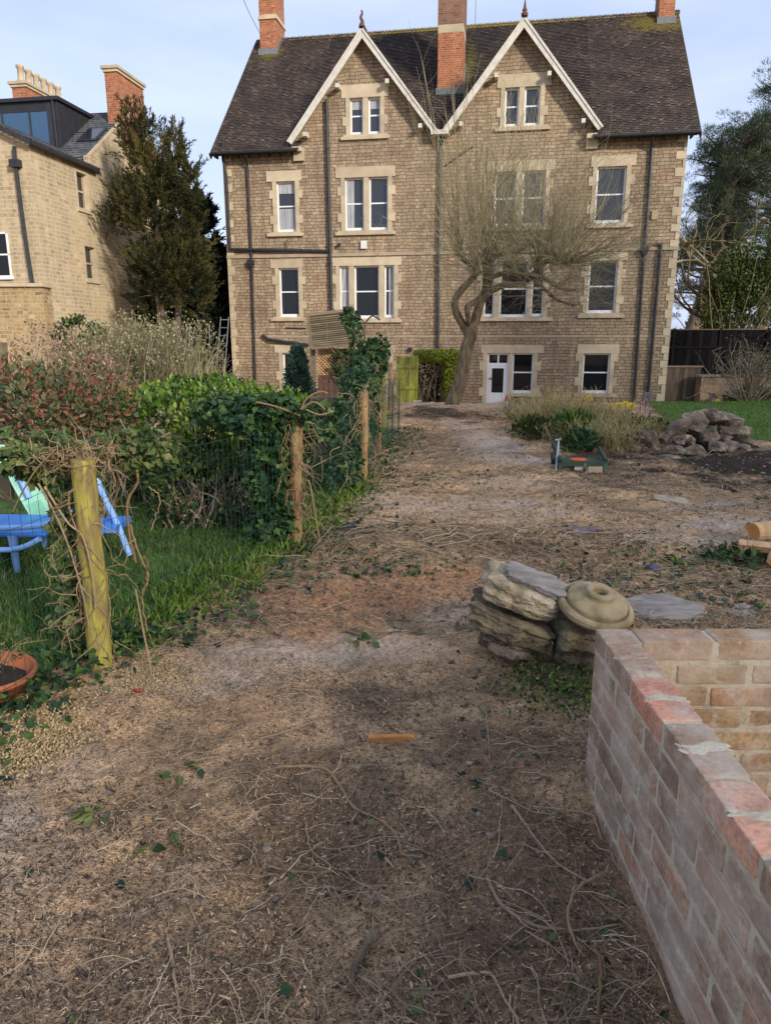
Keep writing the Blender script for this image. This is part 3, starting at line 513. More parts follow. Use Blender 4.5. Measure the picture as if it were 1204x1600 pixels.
def window(su, lights, kind, up, pieces=True):
    u0, u1, z0, z1 = su; hx0, hx1 = min(l[0] for l in lights), max(l[1] for l in lights); hz0, hz1 = min(l[2] for l in lights), max(l[3] for l in lights)
    fr = B(); pns = []
    for (a, b, c, d) in lights:
        pn = B(); pns.append(pn)
        door = kind in ('door', 'sidedoor') and c < -.8
        dz = d - .02; v0, v1 = .11, .17
        if door:
            fr.box((a, v0 - .02, c), (a + .08, v1, d)); fr.box((b - .08, v0 - .02, c), (b, v1, d)); fr.box((a + .08, v0 - .02, d - .07), (b - .08, v1, d))
            fr.box((a + .08, v0 - .02, d - .48), (b - .08, v1, d - .38)); pn.box((a + .1, v0 + .03, d - .38), (b - .1, v0 + .05, d - .07))
            fr.box(((a + b) / 2 - .03, v0, d - .38), ((a + b) / 2 + .03, v1 - .02, d - .07))
            continue
        fr.box((a, v0, c), (a + .06, v1, d)); fr.box((b - .06, v0, c), (b, v1, d)); fr.box((a + .06, v0, d - .06), (b - .06, v1, d)); fr.box((a + .06, v0 - .01, c), (b - .06, v1, c + .11))
        m_ = (c + d) / 2 + .03; fr.box((a + .06, v0 + .005, m_ - .025), (b - .06, v1, m_ + .025))
        pn.box((a + .05, v0 + .03, c + .1), (b - .05, v0 + .045, m_)); pn.box((a + .05, v0 + .045, m_), (b - .05, v0 + .06, d - .05))
    w_ = hp(fr, 'window', M['white'])
    for q_ in pns:
        if q_.n: q_.build('pane', M['glass_up'] if up else M['glass'], w_)
    sb = B(); jw = .15
    sb.box((u0, -.035, hz1), (u1, .2, z1)); 
    if not kind in ('door', 'sidedoor'): sb.box((u0 - .03, -.10, z0), (u1 + .03, .2, z0 + .11)); sb.box((u0 + .05, -.04, z0 + .11), (u1 - .05, .11, hz0))
    else:
        c2 = [l for l in lights if l[2] > -.8]
        if c2: sb.box((c2[0][0] - .02, -.06, c2[0][2] - .12), (u1, .2, c2[0][2]))
    ztop = hz1; zb_ = hz0; n_ = max(3, int((ztop - zb_) / .3)); hh = (ztop - zb_) / n_
    for i in range(n_):
        for (e, s_) in ((hx0, -1), (hx1, 1)):
            ext = jw + (.11 + .02 * (i % 3) if i % 3 == 1 else 0); a, b = sorted((e, e + s_ * ext)); sb.box((a, -.03 - .001 * (i % 2), zb_ + i * hh), (b, .2, zb_ + (i + 1) * hh - .004), rng.random())
    for l, r_ in zip(lights[:-1], lights[1:]):
        sb.box((l[1], -.02, hz0 if kind != 'door' else l[2]), (r_[0], .2, hz1))
    sb.build('surround', M['dress'], w_)
    cb = B()
    def cloth(a, b, c, d):
        n_ = 14; us = np.linspace(a, b, n_); V = [(u, v, z) for z in (c, d) for u, v in zip(us, .20 + .012 * np.cos(np.arange(n_) * 2.2))]
        cb.add(V, [(i, i + 1, n_ + i + 1, n_ + i) for i in range(n_ - 1)], rng.random(n_ - 1))
    if kind == 'half': cb.box((hx0 + .07, .125, 7.0), (hx1 - .07, .138, hz1 - .07), .9); V = None
    if kind == 'half':
        cb.build('blind', M['curtain'], w_); cb = B(); us = np.linspace(hx0 + .07, hx1 - .07, 26)
        for i in range(25): cb.box((us[i], .128 + .004 * (i % 2), hz0 + .12), (us[i + 1], .139, 6.45), rng.random())
    if kind == 'left':
        for i in range(9): cb.box((hx0 + .07 + .03 * i, .128 + .003 * (i % 2), hz0 + .12 ), (hx0 + .1 + .03 * i, .1385, hz1 - .07 - .0 * i), rng.random())
    if kind == 'blind':
        for l in lights:
            cb = B(); cb.box((l[0] + .07, .14, l[3] - .36), (l[1] - .07, .152, l[3] - .07), .9); cb.build('blind', M['curtain'], w_)
        cb = B()
    if kind == 'sides':
        for l, (a, b) in ((lights[0], (.07, .30)), (lights[2], (.16, .33))):
            if cb.n: cb.build('curtain', M['curtain'], w_); cb = B()
            k_ = int((b - a) / .028)
            for i in range(k_): cb.box((l[0] + a + .028 * i, .128 + .003 * (i % 2), l[2] + .12), (l[0] + a + .028 * (i + 1), .1385, l[3] - .07), rng.random())
    if cb.n: cb.build('curtain', M['curtain'], w_)
    return w_
for w_ in WIN: window(*w_)
# doors: a white half-glazed leaf under its transom
def door(a, b, z0, z1):
    d = B(); v0, v1 = .10, .15
    d.box((a, v0, z0), (a + .12, v1, z1)); d.box((b - .12, v0, z0), (b, v1, z1)); d.box((a + .12, v0, z1 - .1), (b - .12, v1, z1)); d.box((a + .12, v0, z0), (b - .12, v1, z0 + .42)); d.box((a + .2, v0 - .012, z0 + .1), (b - .2, v0, z0 + .34))
    o = hp(d, 'door', M['white']); p = B(); p.box((a + .12, v0 + .02, z0 + .42), (b - .12, v0 + .035, z1 - .1)); p.build('pane', M['glass'], o)
    h = B(); h.box((a + .03, v0 - .05, z0 + .92), (a + .06, v0, z0 + 1.0)); h.box((a + .03, v0 - .06, z0 + .95), (a + .16, v0 - .045, z0 + .975)); h.build('handle', M['black_pipe'], o); return o
door(1.93, 2.62, -.93, .53); door(-2.87, -2.07, -.93, .53)
# roofs: real courses of tiles, each strip tilted a little over the one below
def roof(b, p0, du, ds, nrm, uspan, s0, s1, rh=.11, lift=.03):
    """uspan(s) gives the two ends of the course at slope distance s"""
    p0, du, ds, nrm = map(lambda q: np.array(q, float), (p0, du, ds, nrm)); s = s0
    while s < s1 - 1e-6:
        e = min(s + rh, s1); a0, b0 = uspan(s); a1, b1 = uspan(e)
        if b0 - a0 < .02: break
        A0, B0 = p0 + du * a0 + ds * s + nrm * lift, p0 + du * b0 + ds * s + nrm * lift
        A1, B1 = p0 + du * a1 + ds * e, p0 + du * b1 + ds * e; A2, B2 = p0 + du * a0 + ds * s, p0 + du * b0 + ds * s
        b.add([A0, B0, B1, A1], (0, 1, 2, 3), rng.random(), [(a0, s), (b0, s), (b1, e), (a1, e)])
        b.add([A2, B2, B0, A0], (0, 1, 2, 3), rng.random(), [(a0, s), (b0, s), (b0, s + .01), (a0, s + .01)])
        s = e
rb = B(); ss = 1 / math.sqrt(2)
for (ua, ub, v0) in ((-8.87, -5.38, -.42), (-5.38, 5.28, .06), (5.28, 8.85, -.42)):
    roof(rb, (0, 0, 8.8), (1, 0, 0), (0, ss, ss), (0, -ss, ss), lambda s: (ua, ub), v0 / ss, 5.5 / ss)
roof(rb, (0, 11, 8.8), (-1, 0, 0), (0, -ss, ss), (0, ss, ss), lambda s: (-8.87, 8.87), -.4 / ss, 5.5 / ss, rh=.4)
rf = hp(rb, 'roof', M['tile'])
# gable roofs
gl = math.hypot(1, SL); 
for gi, (uc, za) in enumerate(GA):
    g2 = B(); zt = za + .16
    for s_ in (-1, 1):
        hwid = (zt - 8.78) / SL; Ls = hwid * gl
        d_up = np.array((-s_ / gl, 0, SL / gl)); nr = np.array((s_ * SL / gl, 0, 1 / gl)); base = np.array((uc + s_ * hwid, 0, zt - SL * hwid))
        if s_ > 0: roof(g2, base, (0, 1, 0), d_up, nr, lambda s: (-.42, min(4.2, (8.78 + s * SL / gl - 8.8) + .5)), 0, Ls)
        else: roof(g2, base, (0, -1, 0), d_up, nr, lambda s: (-min(4.2, (8.78 + s * SL / gl - 8.8) + .5), .42), 0, Ls)
    go = hp(g2, 'gable_roof', M['tile'])
    bgb = B(); t = .30
    for s_ in (-1, 1):
        foot_z = 8.72 if not ((gi == 0 and s_ > 0) or (gi == 1 and s_ < 0)) else 8.83
        hz_ = (za + .12 - foot_z) / SL; p = np.array((uc, -.40, za + .12)); q_ = np.array((uc + s_ * hz_, -.40, foot_z)); dn = np.array((-s_ * SL / gl, 0, -1 / gl)) * t * .62
        ap = np.array((uc, -.40, za + .12 - t * .62 * gl))
        qq = q_ + dn
        bgb.add([p, q_, qq, ap, p + (0, .05, 0), q_ + (0, .05, 0), qq + (0, .05, 0), ap + (0, .05, 0)], [(0, 1, 2, 3) if s_ > 0 else (3, 2, 1, 0), (4, 7, 6, 5), (3, 2, 6, 7), (1, 5, 6, 2)], .5)
        bgb.beam(np.array((uc + s_ * .02, -.415, za + .10)), q_ + (0, -.015, -.02), .03, .07)
        sof = np.array((-s_ * SL / gl, 0, -1 / gl)) * .06                      # soffit boarding between the barge board and the wall
        a_, b_ = np.array((uc, -.35, za + .12)) + (0, 0, -.07 * gl), np.array((uc + s_ * hz_, -.35, foot_z)) + sof
        bgb.add([a_, b_, b_ + (0, .35, 0), a_ + (0, .35, 0)], [(0, 1, 2, 3)], .5)
        for fr_ in (.42, .86):                                                # purlin ends carrying the boards
            c_ = np.array((uc, 0, za + .12)) * (1 - fr_) + np.array((uc + s_ * hz_, 0, foot_z)) * fr_ + np.array((-s_ * .26, 0, -.33)); bgb.cbox((c_[0], -.19, c_[2] + .06), (.13, .38, .14))
    bgb.build('barge_boards', M['barge'], go)
    rd = B(); zt2 = zt + .03
    for i in range(26): rd.box((uc - .09, -.43 + i * .15, zt2 - .08), (uc + .09, -.43 + i * .15 + .147, zt2 + .05 + .012 * (i % 2)))
    rd.build('ridge_tiles', M['tile'], go)
    fb = B()
    if gi == 0: fb.tubes(spline([(uc, -.4, zt), (uc + .03, -.4, zt + .15), (uc - .03, -.4, zt + .3), (uc + .02, -.4, zt + .42), (uc + .0, -.4, zt + .52)], 14), np.linspace(.07, .03, 14), 8, cap=True); fb.lathe([(.0, 0), (.11, 0), (.09, .08), (.05, .14), (0, .15)], 10, (uc, -.4, zt))
    else: fb.lathe([(0, 0), (.11, 0), (.12, .08), (.07, .13), (.09, .18), (.05, .26), (.015, .5), (0, .52)], 10, (uc, -.4, zt))
    fb.build('finial', M['finial'], go)
vb_ = B(); vb_.box((-.42, -.42, 8.72), (.22, -.30, 8.86)); vb_.box((-.42, -.30, 8.72), (.22, 0, 8.78)); hp(vb_, 'valley_gutter', M['barge'])
rc = B()
u = -8.8
while u < 8.8:
    rc.box((u, 5.38, 14.22), (u + .295, 5.62, 14.34), rng.random())
    for e in (.04, .12, .20): rc.add([(u + e, 5.47, 14.34), (u + e + .07, 5.47, 14.34), (u + e + .035, 5.47, 14.42), (u + e, 5.53, 14.34), (u + e + .07, 5.53, 14.34), (u + e + .035, 5.53, 14.42)], [(0, 1, 2), (5, 4, 3)], .5); rc.add([(u + e, 5.47, 14.34), (u + e + .035, 5.47, 14.42), (u + e + .035, 5.53, 14.42), (u + e, 5.53, 14.34)], (0, 1, 2, 3), .5)
    u += .3
rc.build('ridge_tiles', M['cream'] if 0 else M['tile'], rf)
# eaves: gutter, soffit, rafter feet
for (a, b) in ((-8.85, -5.4), (5.3, 8.83)):
    eb = B()
    n_ = 10; th_ = np.linspace(math.pi, 2 * math.pi, n_); prof = [( -.47 + .06 * math.cos(t_), 8.40 + .06 * math.sin(t_)) for t_ in th_]
    V = [(u, y, z) for u in (a, b) for (y, z) in prof]; eb.add(V, [(i, i + 1, n_ + i + 1, n_ + i) for i in range(n_ - 1)], .4)
    eb.box((a + .02, -.40, 8.33), (b - .02, -.37, 8.46))
    hp(eb, 'gutter', M['black_pipe'])
for (a, b) in ((-8.85, -5.62), (5.5, 8.8)):
    sfb = B()
    sfb.box((a, -.37, 8.40), (b, .0, 8.43))
    u = a + .12
    while u < b: sfb.box((u, -.36, 8.29), (u + .06, .0, 8.40)); u += .42
    hp(sfb, 'rafter_feet', M['oldboard'])
for s_ in (-1, 1):
    vg = B()
    for (va, vb2) in ((-.42, 5.5), (11.42, 5.5)): vg.beam((s_ * 8.84, va, 8.8 + min(va, 11 - va) - .10), (s_ * 8.84, vb2, 8.8 + 5.5 - .10), .05, .16)
    hp(vg, 'verge_board', M['oldboard'])
# chimneys
def chimney(u0, u1, v0, v1, zb, zt, band, cap=True):
    b = B(); b.box((u0, v0, zb), (u1, v1, zt), .5); o = b.build('chimney', M['brick_red'], rf)
    c = B()
    for z, t_, pr, m_ in band: c.box((u0 - pr, v0 - pr, z), (u1 + pr, v1 + pr, z + t_))
    if c.n: c.build('chimney_band', M['dress'], o)
    f = B(); zc_ = 8.8 + v0; f.box((u0 - .06, v0 - .10, zc_ - .12), (u1 + .06, v0 - .004, zc_ + .16))
    for s_, e in ((-1, u0), (1, u1)): 
        a, b2 = sorted((e, e + s_ * .05)); f.add([(x, y, z) for x in (a, b2) for (y, z) in ((v0, zc_ - .05), (min(v1, 5.5), min(v1, 5.5) + 8.75), (min(v1, 5.5), min(v1, 5.5) + 8.95), (v0, zc_ + .16))], [(0, 1, 2, 3), (7, 6, 5, 4), (3, 2, 6, 7), (0, 3, 7, 4), (1, 5, 6, 2)])
    f.build('flashing', M['lead'], o); return o
chimney(-8.42, -7.68, 4.75, 6.0, 13.0, 17.2, [(14.85, .10, .05, 0), (14.95, .08, .02, 0), (16.95, .12, .07, 0), (17.07, .12, .12, 0)])
cc = chimney(-.44, .52, 1.95, 3.2, 10.2, 15.5, [(12.83, .28, .004, 0)])
chimney(8.02, 8.62, 5.0, 6.0, 13.4, 16.5, [(15.0, .12, .05, 0)])
ub = B(); ub.box((-.46, 1.93, 13.11), (.54, 3.22, 15.4), .3); ub.build('upper_shaft', stonem('weathered_brick', [(.16, .08, .05), (.24, .12, .08), (.20, .12, .09), (.28, .15, .10)], (.22, .17, .13), bw=.225, rh=.075, mort=.007, warp=.002, bump=.3), cc)
# pipes
def pipe(pts, r=.045, name='downpipe', hop=None, coll=True):
    b = B(); P = np.array(pts, float)
    for a, c in zip(P[:-1], P[1:]):
        b.tubes(np.array([a, a * .5 + c * .5, c]), r, 8, cap=True)
        if coll and abs(a[2] - c[2]) > 1.2:
            z = min(a[2], c[2]) + .3
            while z < max(a[2], c[2]): t_ = (z - a[2]) / (c[2] - a[2]); q_ = a + (c - a) * t_; b.tubes(np.array([q_ - (0, 0, .03), q_, q_ + (0, 0, .03)]), r * 1.35, 8, cap=True); z += 1.7
    for h in (hop or []): h = np.array(h, float); b.box(h - (.13, .1, .02), h + (.13, .07, .15)); b.box(h - (.09, .08, .12), h + (.09, .06, -.02))
    return hp(b, name, M['black_pipe'])
pipe([(-8.40, -.12, 8.98), (-8.47, -.10, 8.3), (-8.37, -.08, 7.7), (-8.36, -.08, 5.08), (-8.36, -.08, 4.98)], .055, 'downpipe')
pipe([(-8.36, -.12, 4.99), (-4.36, -.12, 4.84)], .06, 'waste_pipe', coll=False)
pipe([(-6.03, -.1, 4.92), (-6.03, -.1, 5.3)], .02, 'waste_pipe', coll=False)
pipe([(-7.42, -.42, 8.34), (-7.50, -.08, 8.0), (-7.48, -.08, 4.5), (-7.54, -.08, .2), (-7.54, -.08, -.9)], .045, 'downpipe', hop=[(-7.52, -.08, 4.42)])
pipe([(-4.33, -.1, 10.15), (-4.29, -.1, 4.8), (-4.27, -.1, 2.4), (-4.25, -.1, -.9)], .062, 'soil_pipe')
pipe([(-.09, -.1, 8.7), (-.09, -.1, 4.7), (-.05, -.1, -.8)], .05, 'downpipe', hop=[(-.09, -.12, 8.55)])
pipe([(7.29, -.42, 8.36), (7.33, -.08, 8.05), (7.35, -.08, 4.84), (7.41, -.08, -.9)], .05, 'downpipe', hop=[(7.36, -.1, 4.62)])
pipe([(7.91, -.1, 4.80), (7.9, -.1, -.95)], .055, 'soil_pipe')
pipe([(7.91, -.1, 4.80), (7.75, -.1, 4.86)], .05, 'soil_pipe', coll=False)
pipe([(-7.15, -.12, 1.70), (-6.9, -.12, 1.52), (-5.25, -.12, 1.30)], .06, 'waste_pipe', coll=False)
pipe([(-6.2, -.05, 1.98), (-5.35, -.05, 1.95)], .02, 'waste_pipe', coll=False)
pipe([(.1, -.05, 7.75), (1.1, -.05, 8.35)], .03, 'cable', coll=False)
ab = B(); ab.box((-3.10, -.09, 4.90), (-2.86, 0, 5.20)); hp(ab, 'alarm_box', M['plastic_w'], bevel=.02)
ab = B(); ab.box((7.50, -.06, 5.68), (7.72, 0, 5.98)); hp(ab, 'alarm_box', M['cream'], bevel=.02)
vb3 = B(); vb3.lathe([(0, .1), (.08, .1), (.08, 0), (.11, 0), (.11, -.03)], 12, (-1.18, 0, 1.12), rotm(x=90)); vb3.lathe([(0, .14), (.06, .14), (.06, 0)], 12, (-3.95, 0, 5.07), rotm(x=90)); hp(vb3, 'wall_vent', M['black_pipe'])
# aerial and the overhead cable
an = B(); p = np.array((.75, 5.5, 14.3)); an.tubes(np.array([p, p + (0, 0, .8), p + (.02, 0, 1.6)]), .018, 5); an.tubes(np.array([p + (-.25, 0, 1.35), p + (.1, .1, 1.5), p + (.45, .2, 1.62)]), .014, 4)
for e in np.linspace(0, 1, 7): c_ = p + (-.25 + .7 * e, .2 * e, 1.35 + .27 * e); an.tubes(np.array([c_ - (0, .02, .14), c_, c_ + (0, .02, .14)]), .008, 3)
hp(an, 'aerial', M['galv'])
# ------------------------------------------------------------------ neighbouring house on the left (same bearing)
NX, NY = -11.0, 24.0
nh = thing('neighbour_house', 'pale yellow stone house with slate roof and dark zinc dormer, beyond the left gardens', 'house', (NX, NY, 0), YAW)
def npt(b, name, mat, par=None, **k): return b.build(name, mat, par or nh, **k)
EZ = 7.48; T1, TR, T2 = 3.35, 6.65, 9.95; GZB = 7.75; GZT = 10.15
b = B()
holes = [(2.45, 3.05, 5.95, 7.12), (2.55, 3.18, 3.60, 4.72)]
xs = sorted({0., T1} | {h[i] for h in holes for i in (0, 1)}); zs = sorted({-1.2, EZ} | {h[i] for h in holes for i in (2, 3)})
for i in range(len(xs) - 1):
    for j in range(len(zs) - 1):
        cx, cz = (xs[i] + xs[i + 1]) / 2, (zs[j] + zs[j + 1]) / 2
        if any(h[0] < cx < h[1] and h[2] < cz < h[3] for h in holes): continue
        b.add([(0, xs[i], zs[j]), (0, xs[i + 1], zs[j]), (0, xs[i + 1], zs[j + 1]), (0, xs[i], zs[j + 1])], (0, 1, 2, 3), .5)
b.add([(0, T1, -1.2), (0, T2, -1.2), (0, T2, GZB), (0, TR, GZT), (0, T1, GZB)], (0, 1, 2, 3, 4), .5)
b.add([(-5, 0, -1.2), (0, 0, -1.2), (0, 0, EZ), (-2.4, 0, EZ + 1.1), (-5, 0, EZ)], (0, 1, 2, 3, 4), .5)
b.add([(-12, T1, -1.2), (0, T1, -1.2), (0, T1, GZB), (-12, T1, GZB)], (0, 1, 2, 3), .5)
npt(b, 'wall', M['stone_left'])
for h in holes:
    f = B(); f.box((-.17, h[0], h[2]), (-.12, h[0] + .05, h[3])); f.box((-.17, h[1] - .05, h[2]), (-.12, h[1], h[3])); f.box((-.17, h[0], (h[2] + h[3]) / 2 - .03), (-.12, h[1], (h[2] + h[3]) / 2 + .03)); f.box((-.17, h[0], h[3] - .05), (-.12, h[1], h[3])); f.box((-.17, h[0], h[2]), (-.12, h[1], h[2] + .06))
    o = npt(f, 'window', M['cream']); g = B(); g.box((-.20, h[0] - .02, h[2] - .02), (-.175, h[1] + .02, h[3] + .02)); g.build('pane', M['glass_up'], o)
    s = B(); s.box((-.2, h[0] - .12, h[2] - .12), (.06, h[1] + .12, h[2])); s.box((-.2, h[0] - .1, h[3]), (.012, h[1] + .1, h[3] + .16)); s.box((-.2, h[0] - .1, h[2]), (.01, h[0], h[3])); s.box((-.2, h[1], h[2]), (.01, h[1] + .1, h[3])); s.build('surround', M['dress'], o)
# sash window on the front wall at the picture's edge
f = B(); a, c_, z0, z1 = -1.85, -1.08, 3.48, 4.85
for bx in (((a, -.03, z0), (a + .06, 0.02, z1)), ((c_ - .06, -.03, z0), (c_, .02, z1)), ((a, -.03, z1 - .06), (c_, .02, z1)), ((a - .05, -.08, z0 - .08), (c_ + .05, .02, z0 + .04)), ((a, -.03, 4.14), (c_, .02, 4.19))): f.box(*bx)
o = npt(f, 'window', M['white']); g = B(); g.box((a + .02, -.015, z0), (c_ - .02, -.005, z1)); g.build('pane', M['glass'], o)
# extension roof
b = B(); le = math.hypot(1, .46); ru = np.array((-1 / le, 0, .46 / le)); rn = np.array((.46 / le, 0, 1 / le))
roof(b, (.22, -.18, EZ - .06), (0, 1, 0), ru, rn, lambda s: (0, 4.1 + s * .3), 0, 2.45 * le, rh=.2)
roof(b, (-5.1, -.18, EZ - .06), (0, -1, 0), (1 / le, 0, .46 / le), (-.46 / le, 0, 1 / le), lambda s: (-4.1, 0), 0, 2.45 * le, rh=.4)
sl2 = (GZT - GZB) / (TR - T1); l2 = math.hypot(1, sl2)
roof(b, (0, T1 - .15, GZB - .1), (1, 0, 0), (0, 1 / l2, sl2 / l2), (0, -sl2 / l2, 1 / l2), lambda s: (-12, -.12), 0, (TR - T1 + .15) * l2, rh=.2)
roof(b, (0, T2 + .15, GZB - .1), (-1, 0, 0), (0, -1 / l2, sl2 / l2), (0, sl2 / l2, 1 / l2), lambda s: (.12, 12), 0, (TR - T1 + .15) * l2, rh=.4)
nrf = npt(b, 'roof', M['slate'])
b = B(); b.box((.14, -.2, EZ - .16), (.24, T1 + .15, EZ - .06)); b.beam((.22, -.22, EZ - .12), (-2.4, -.22, EZ + 1.06), .06, .14); npt(b, 'gutter', M['black_pipe'])
b = B(); b.beam((-.04, T1 - .1, GZB - .03), (-.04, TR, GZT + .0), .14, .06); b.beam((-.04, T2 + .1, GZB - .03), (-.04, TR, GZT + .0), .14, .06); b.box((-.1, T1 - .18, GZB - .22), (.08, T1 + .05, GZB + .05)); npt(b, 'coping', M['stone_left'])
# dormer in dark zinc
DU0, DU1, DV0, DZ0, DZ1 = -6.5, -1.45, 4.05, 8.0, 9.85
b = B()
b.add([(DU1, DV0, DZ0), (DU1, TR + .2, DZ0), (DU1, TR + .2, DZ1 - .0), (DU1, DV0, DZ1)], (0, 1, 2, 3), .3); b.box((DU0, DV0, DZ0), (DU1 - .002, DV0 + .05, 8.25)); b.box((DU1 - .45, DV0 - .001, 8.25), (DU1 - .002, DV0 + .05, DZ1)); b.box((DU0, DV0, DZ1 - .32), (DU1 - .45, DV0 + .05, DZ1))
for v in np.arange(DV0 + .35, TR, .38): b.box((DU1, v, DZ0), (DU1 + .025, v + .03, DZ1), .2)
b.box((DU0 - .1, DV0 - .12, DZ1), (DU1 + .10, TR + .5, DZ1 + .12), .2)
do = npt(b, 'dormer', M['zinc'])
g = B(); g.box((DU0, DV0 + .02, 8.25), (DU1 - .45, DV0 + .04, DZ1 - .32)); g.build('pane', M['glass_blue'], do)
for u in (DU1 - 1.15, DU1 - 2.25, DU1 - 3.4):
    g = B(); g.box((u - .03, DV0 - .01, 8.25), (u + .03, DV0 + .03, DZ1 - .32)); g.build('mullion', M['zinc'], do)
g = B(); g.tubes(np.array([(DU1 - .15, DV0 - .06, DZ1), (DU1 - .13, DV0 - .06, 8.9), (DU1 - .12, DV0 - .06, 8.0)]), .04, 8); g.build('downpipe', M['black_pipe'], do)
b = B(); s0 = 1.55; c0 = np.array((-1.0, T1 + 1.55 / l2, GZB + 1.55 * sl2 / l2)) 
up = np.array((0, 1 / l2, sl2 / l2)); nn_ = np.array((0, -sl2 / l2, 1 / l2)); uu = np.array((1., 0, 0))
def slab(b, c, du, ds, t): 
    v = [c + uu * a * du + up * s_ * ds + nn_ * n_ for n_ in (0, t) for a, s_ in ((-1, -1), (1, -1), (1, 1), (-1, 1))]; b.add(v, [(0, 3, 2, 1), (4, 5, 6, 7), (0, 1, 5, 4), (1, 2, 6, 5), (2, 3, 7, 6), (3, 0, 4, 7)], .4)
slab(b, c0 + up * .3 + (.35, 0, 0), .38, .55, .09); o = npt(b, 'roof_window', M['zinc']); b = B(); slab(b, c0 + up * .3 + (.35, 0, 0) + nn_ * .085, .30, .46, .01); b.build('pane', M['glass_up'], o)
def stack(u0, u1, v0, v1, zb, zt, pots=0):
    b = B(); b.box((u0, v0, zb), (u1, v1, zt)); o = npt(b, 'chimney', M['brick_red']); c = B(); c.box((u0 - .1, v0 - .1, zt), (u1 + .1, v1 + .1, zt + .1)); c.box((u0 - .05, v0 - .05, zt - .1), (u1 + .05, v1 + .05, zt)); c.build('chimney_cap', M['dress'], o)
    for i in range(pots):
        p = B(); q_ = (np.linspace(u0 + .2, u1 - .2, pots)[i] if u1 - u0 > v1 - v0 else (u0 + u1) / 2, (v0 + v1) / 2 if u1 - u0 > v1 - v0 else np.linspace(v0 + .2, v1 - .2, pots)[i], zt + .1)
        p.lathe([(.15, 0), (.16, .08), (.12, .12), (.11, .5), (.15, .54), (.15, .62), (.1, .62), (.09, .3)], 12, q_); p.build('chimney_pot', M['cream'], o, smooth=True)
stack(-.48, .02, 5.75, 7.75, 9.0, 11.35); stack(-4.6, -4.0, 6.1, 8.9, 9.0, 11.15, 6)
b = B(); P = np.array([(-.42, -.1, 7.3), (-.45, -.1, 6.9), (-.40, -.1, 4.6), (-.28, -.1, 2.35), (-.42, -.1, 2.1), (-.38, -.1, 1.7)]); b.tubes(spline(P, 24), .06, 8); b.box((-.6, -.22, 6.7), (-.3, 0, 6.92)); npt(b, 'downpipe', M['black_pipe'])
# rubble garden wall in front of it
p0 = A(66, 448, 23.4); b = B(); b.box((p0[0] - 9, 23.4, -1), (p0[0], 24.0, p0[2]), .5); gwl = thing('garden_wall', 'yellow rubble stone garden wall in front of the pale neighbouring house', 'wall', (p0[0], 23.4, -.9)); part(b, 'wall', M['rubble'], gwl); b = B(); b.box((p0[0] - 9, 23.3, p0[2]), (p0[0] + .08, 24.05, p0[2] + .1)); part(b, 'coping', M['dress'], gwl)
# overhead cable
a0 = A(372, -20, 30); a1 = A(406, 52, 33.5); b = B(); b.tubes(spline([a0, a0 * .5 + a1 * .5 - (0, 0, .08), a1], 10), .012, 4); tag(b.build('overhead_cable', M['black'], o=tuple(a1), parent=None), 'thin dark overhead cable reaching the left chimney from above', 'cable')

# ================================================================== garden: right-hand brick wall
def brickmat():
    m, n, p = nodes('reclaimed_brick'); a = N(n, 'ShaderNodeAttribute', attribute_name='rnd')
    col = ramp(n, a.outputs['Fac'], [(0, (.25, .165, .11)), (.14, (.38, .255, .175)), (.24, (.40, .225, .145)), (.34, (.35, .26, .185)), (.44, (.28, .18, .12)), (.5, (.36, .235, .125)), (.56, (.42, .29, .155)), (.68, (.33, .19, .095)), (.80, (.54, .22, .14)), (1, (.58, .33, .22))])
    t = tex(n, 14, 8); col = mixc(n, .8, col, ramp(n, t.outputs['Fac'], [(.3, (.6, .58, .56)), (.55, (1, 1, 1)), (.75, (1.35, 1.3, 1.25))]), 'MULTIPLY')
    t2 = tex(n, 19, 10); col = mixc(n, ramp(n, t2.outputs['Fac'], [(.54, (0, 0, 0)), (.62, (.35, .35, .35)), (.76, (.8, .8, .8))]), col, (.52, .45, .36)); t5 = tex(n, 90, 6); col = mixc(n, .55, col, ramp(n, t5.outputs['Fac'], [(.3, (.45, .43, .42)), (.5, (1, 1, 1)), (.7, (1.3, 1.28, 1.25))]), 'MULTIPLY')
    t4 = tex(n, 5, 10); col = mixc(n, ramp(n, t4.outputs['Fac'], [(.44, (.06, .06, .06)), (.60, (.5, .5, .5))]), col, (.54, .47, .38))
    n.links.new(col, p.inputs['Base Color']); p.inputs['Roughness'].default_value = .92; p.inputs['Specular IOR Level'].default_value = .15; t3 = tex(n, 60, 8); bumpit(n, p, t3.outputs['Fac'], .7, .004); return m
M['brick'] = brickmat(); M['mortar'] = plain('lime_mortar', (.52, .45, .33), (.36, .30, .22), 18, .95, .8, .006, .05, c3=(.56, .50, .40))
bw_ = thing('brick_wall', 'low reclaimed brick wall with red brick top, bottom right of the garden', 'wall', (.70, 2.0, 0))
x0, yc, th_ = .65, 2.07, .103
b = B(); mt = B(); rg = np.random.default_rng(5)
def _cube(n):
    g = np.linspace(-1, 1, n); g = np.sign(g) * (1 - (1 - np.abs(g)) ** 1.6); V = []; F = []
    for ax in range(3):
        for s_ in (-1, 1):
            a, c = np.meshgrid(g, g); p = np.zeros((n * n, 3)); p[:, ax] = s_; p[:, (ax + 1) % 3] = a.ravel() * s_; p[:, (ax + 2) % 3] = c.ravel(); k = len(V) * n * n; i = np.arange(n * n).reshape(n, n); F.append(np.stack([i[:-1, :-1], i[:-1, 1:], i[1:, 1:], i[1:, :-1]], -1).reshape(-1, 4) + k); V.append(p)
    v = np.concatenate(V); v = v / (np.abs(v) ** 22).sum(1, keepdims=True) ** (1 / 22); return v, np.concatenate(F)
BRK = _cube(15)
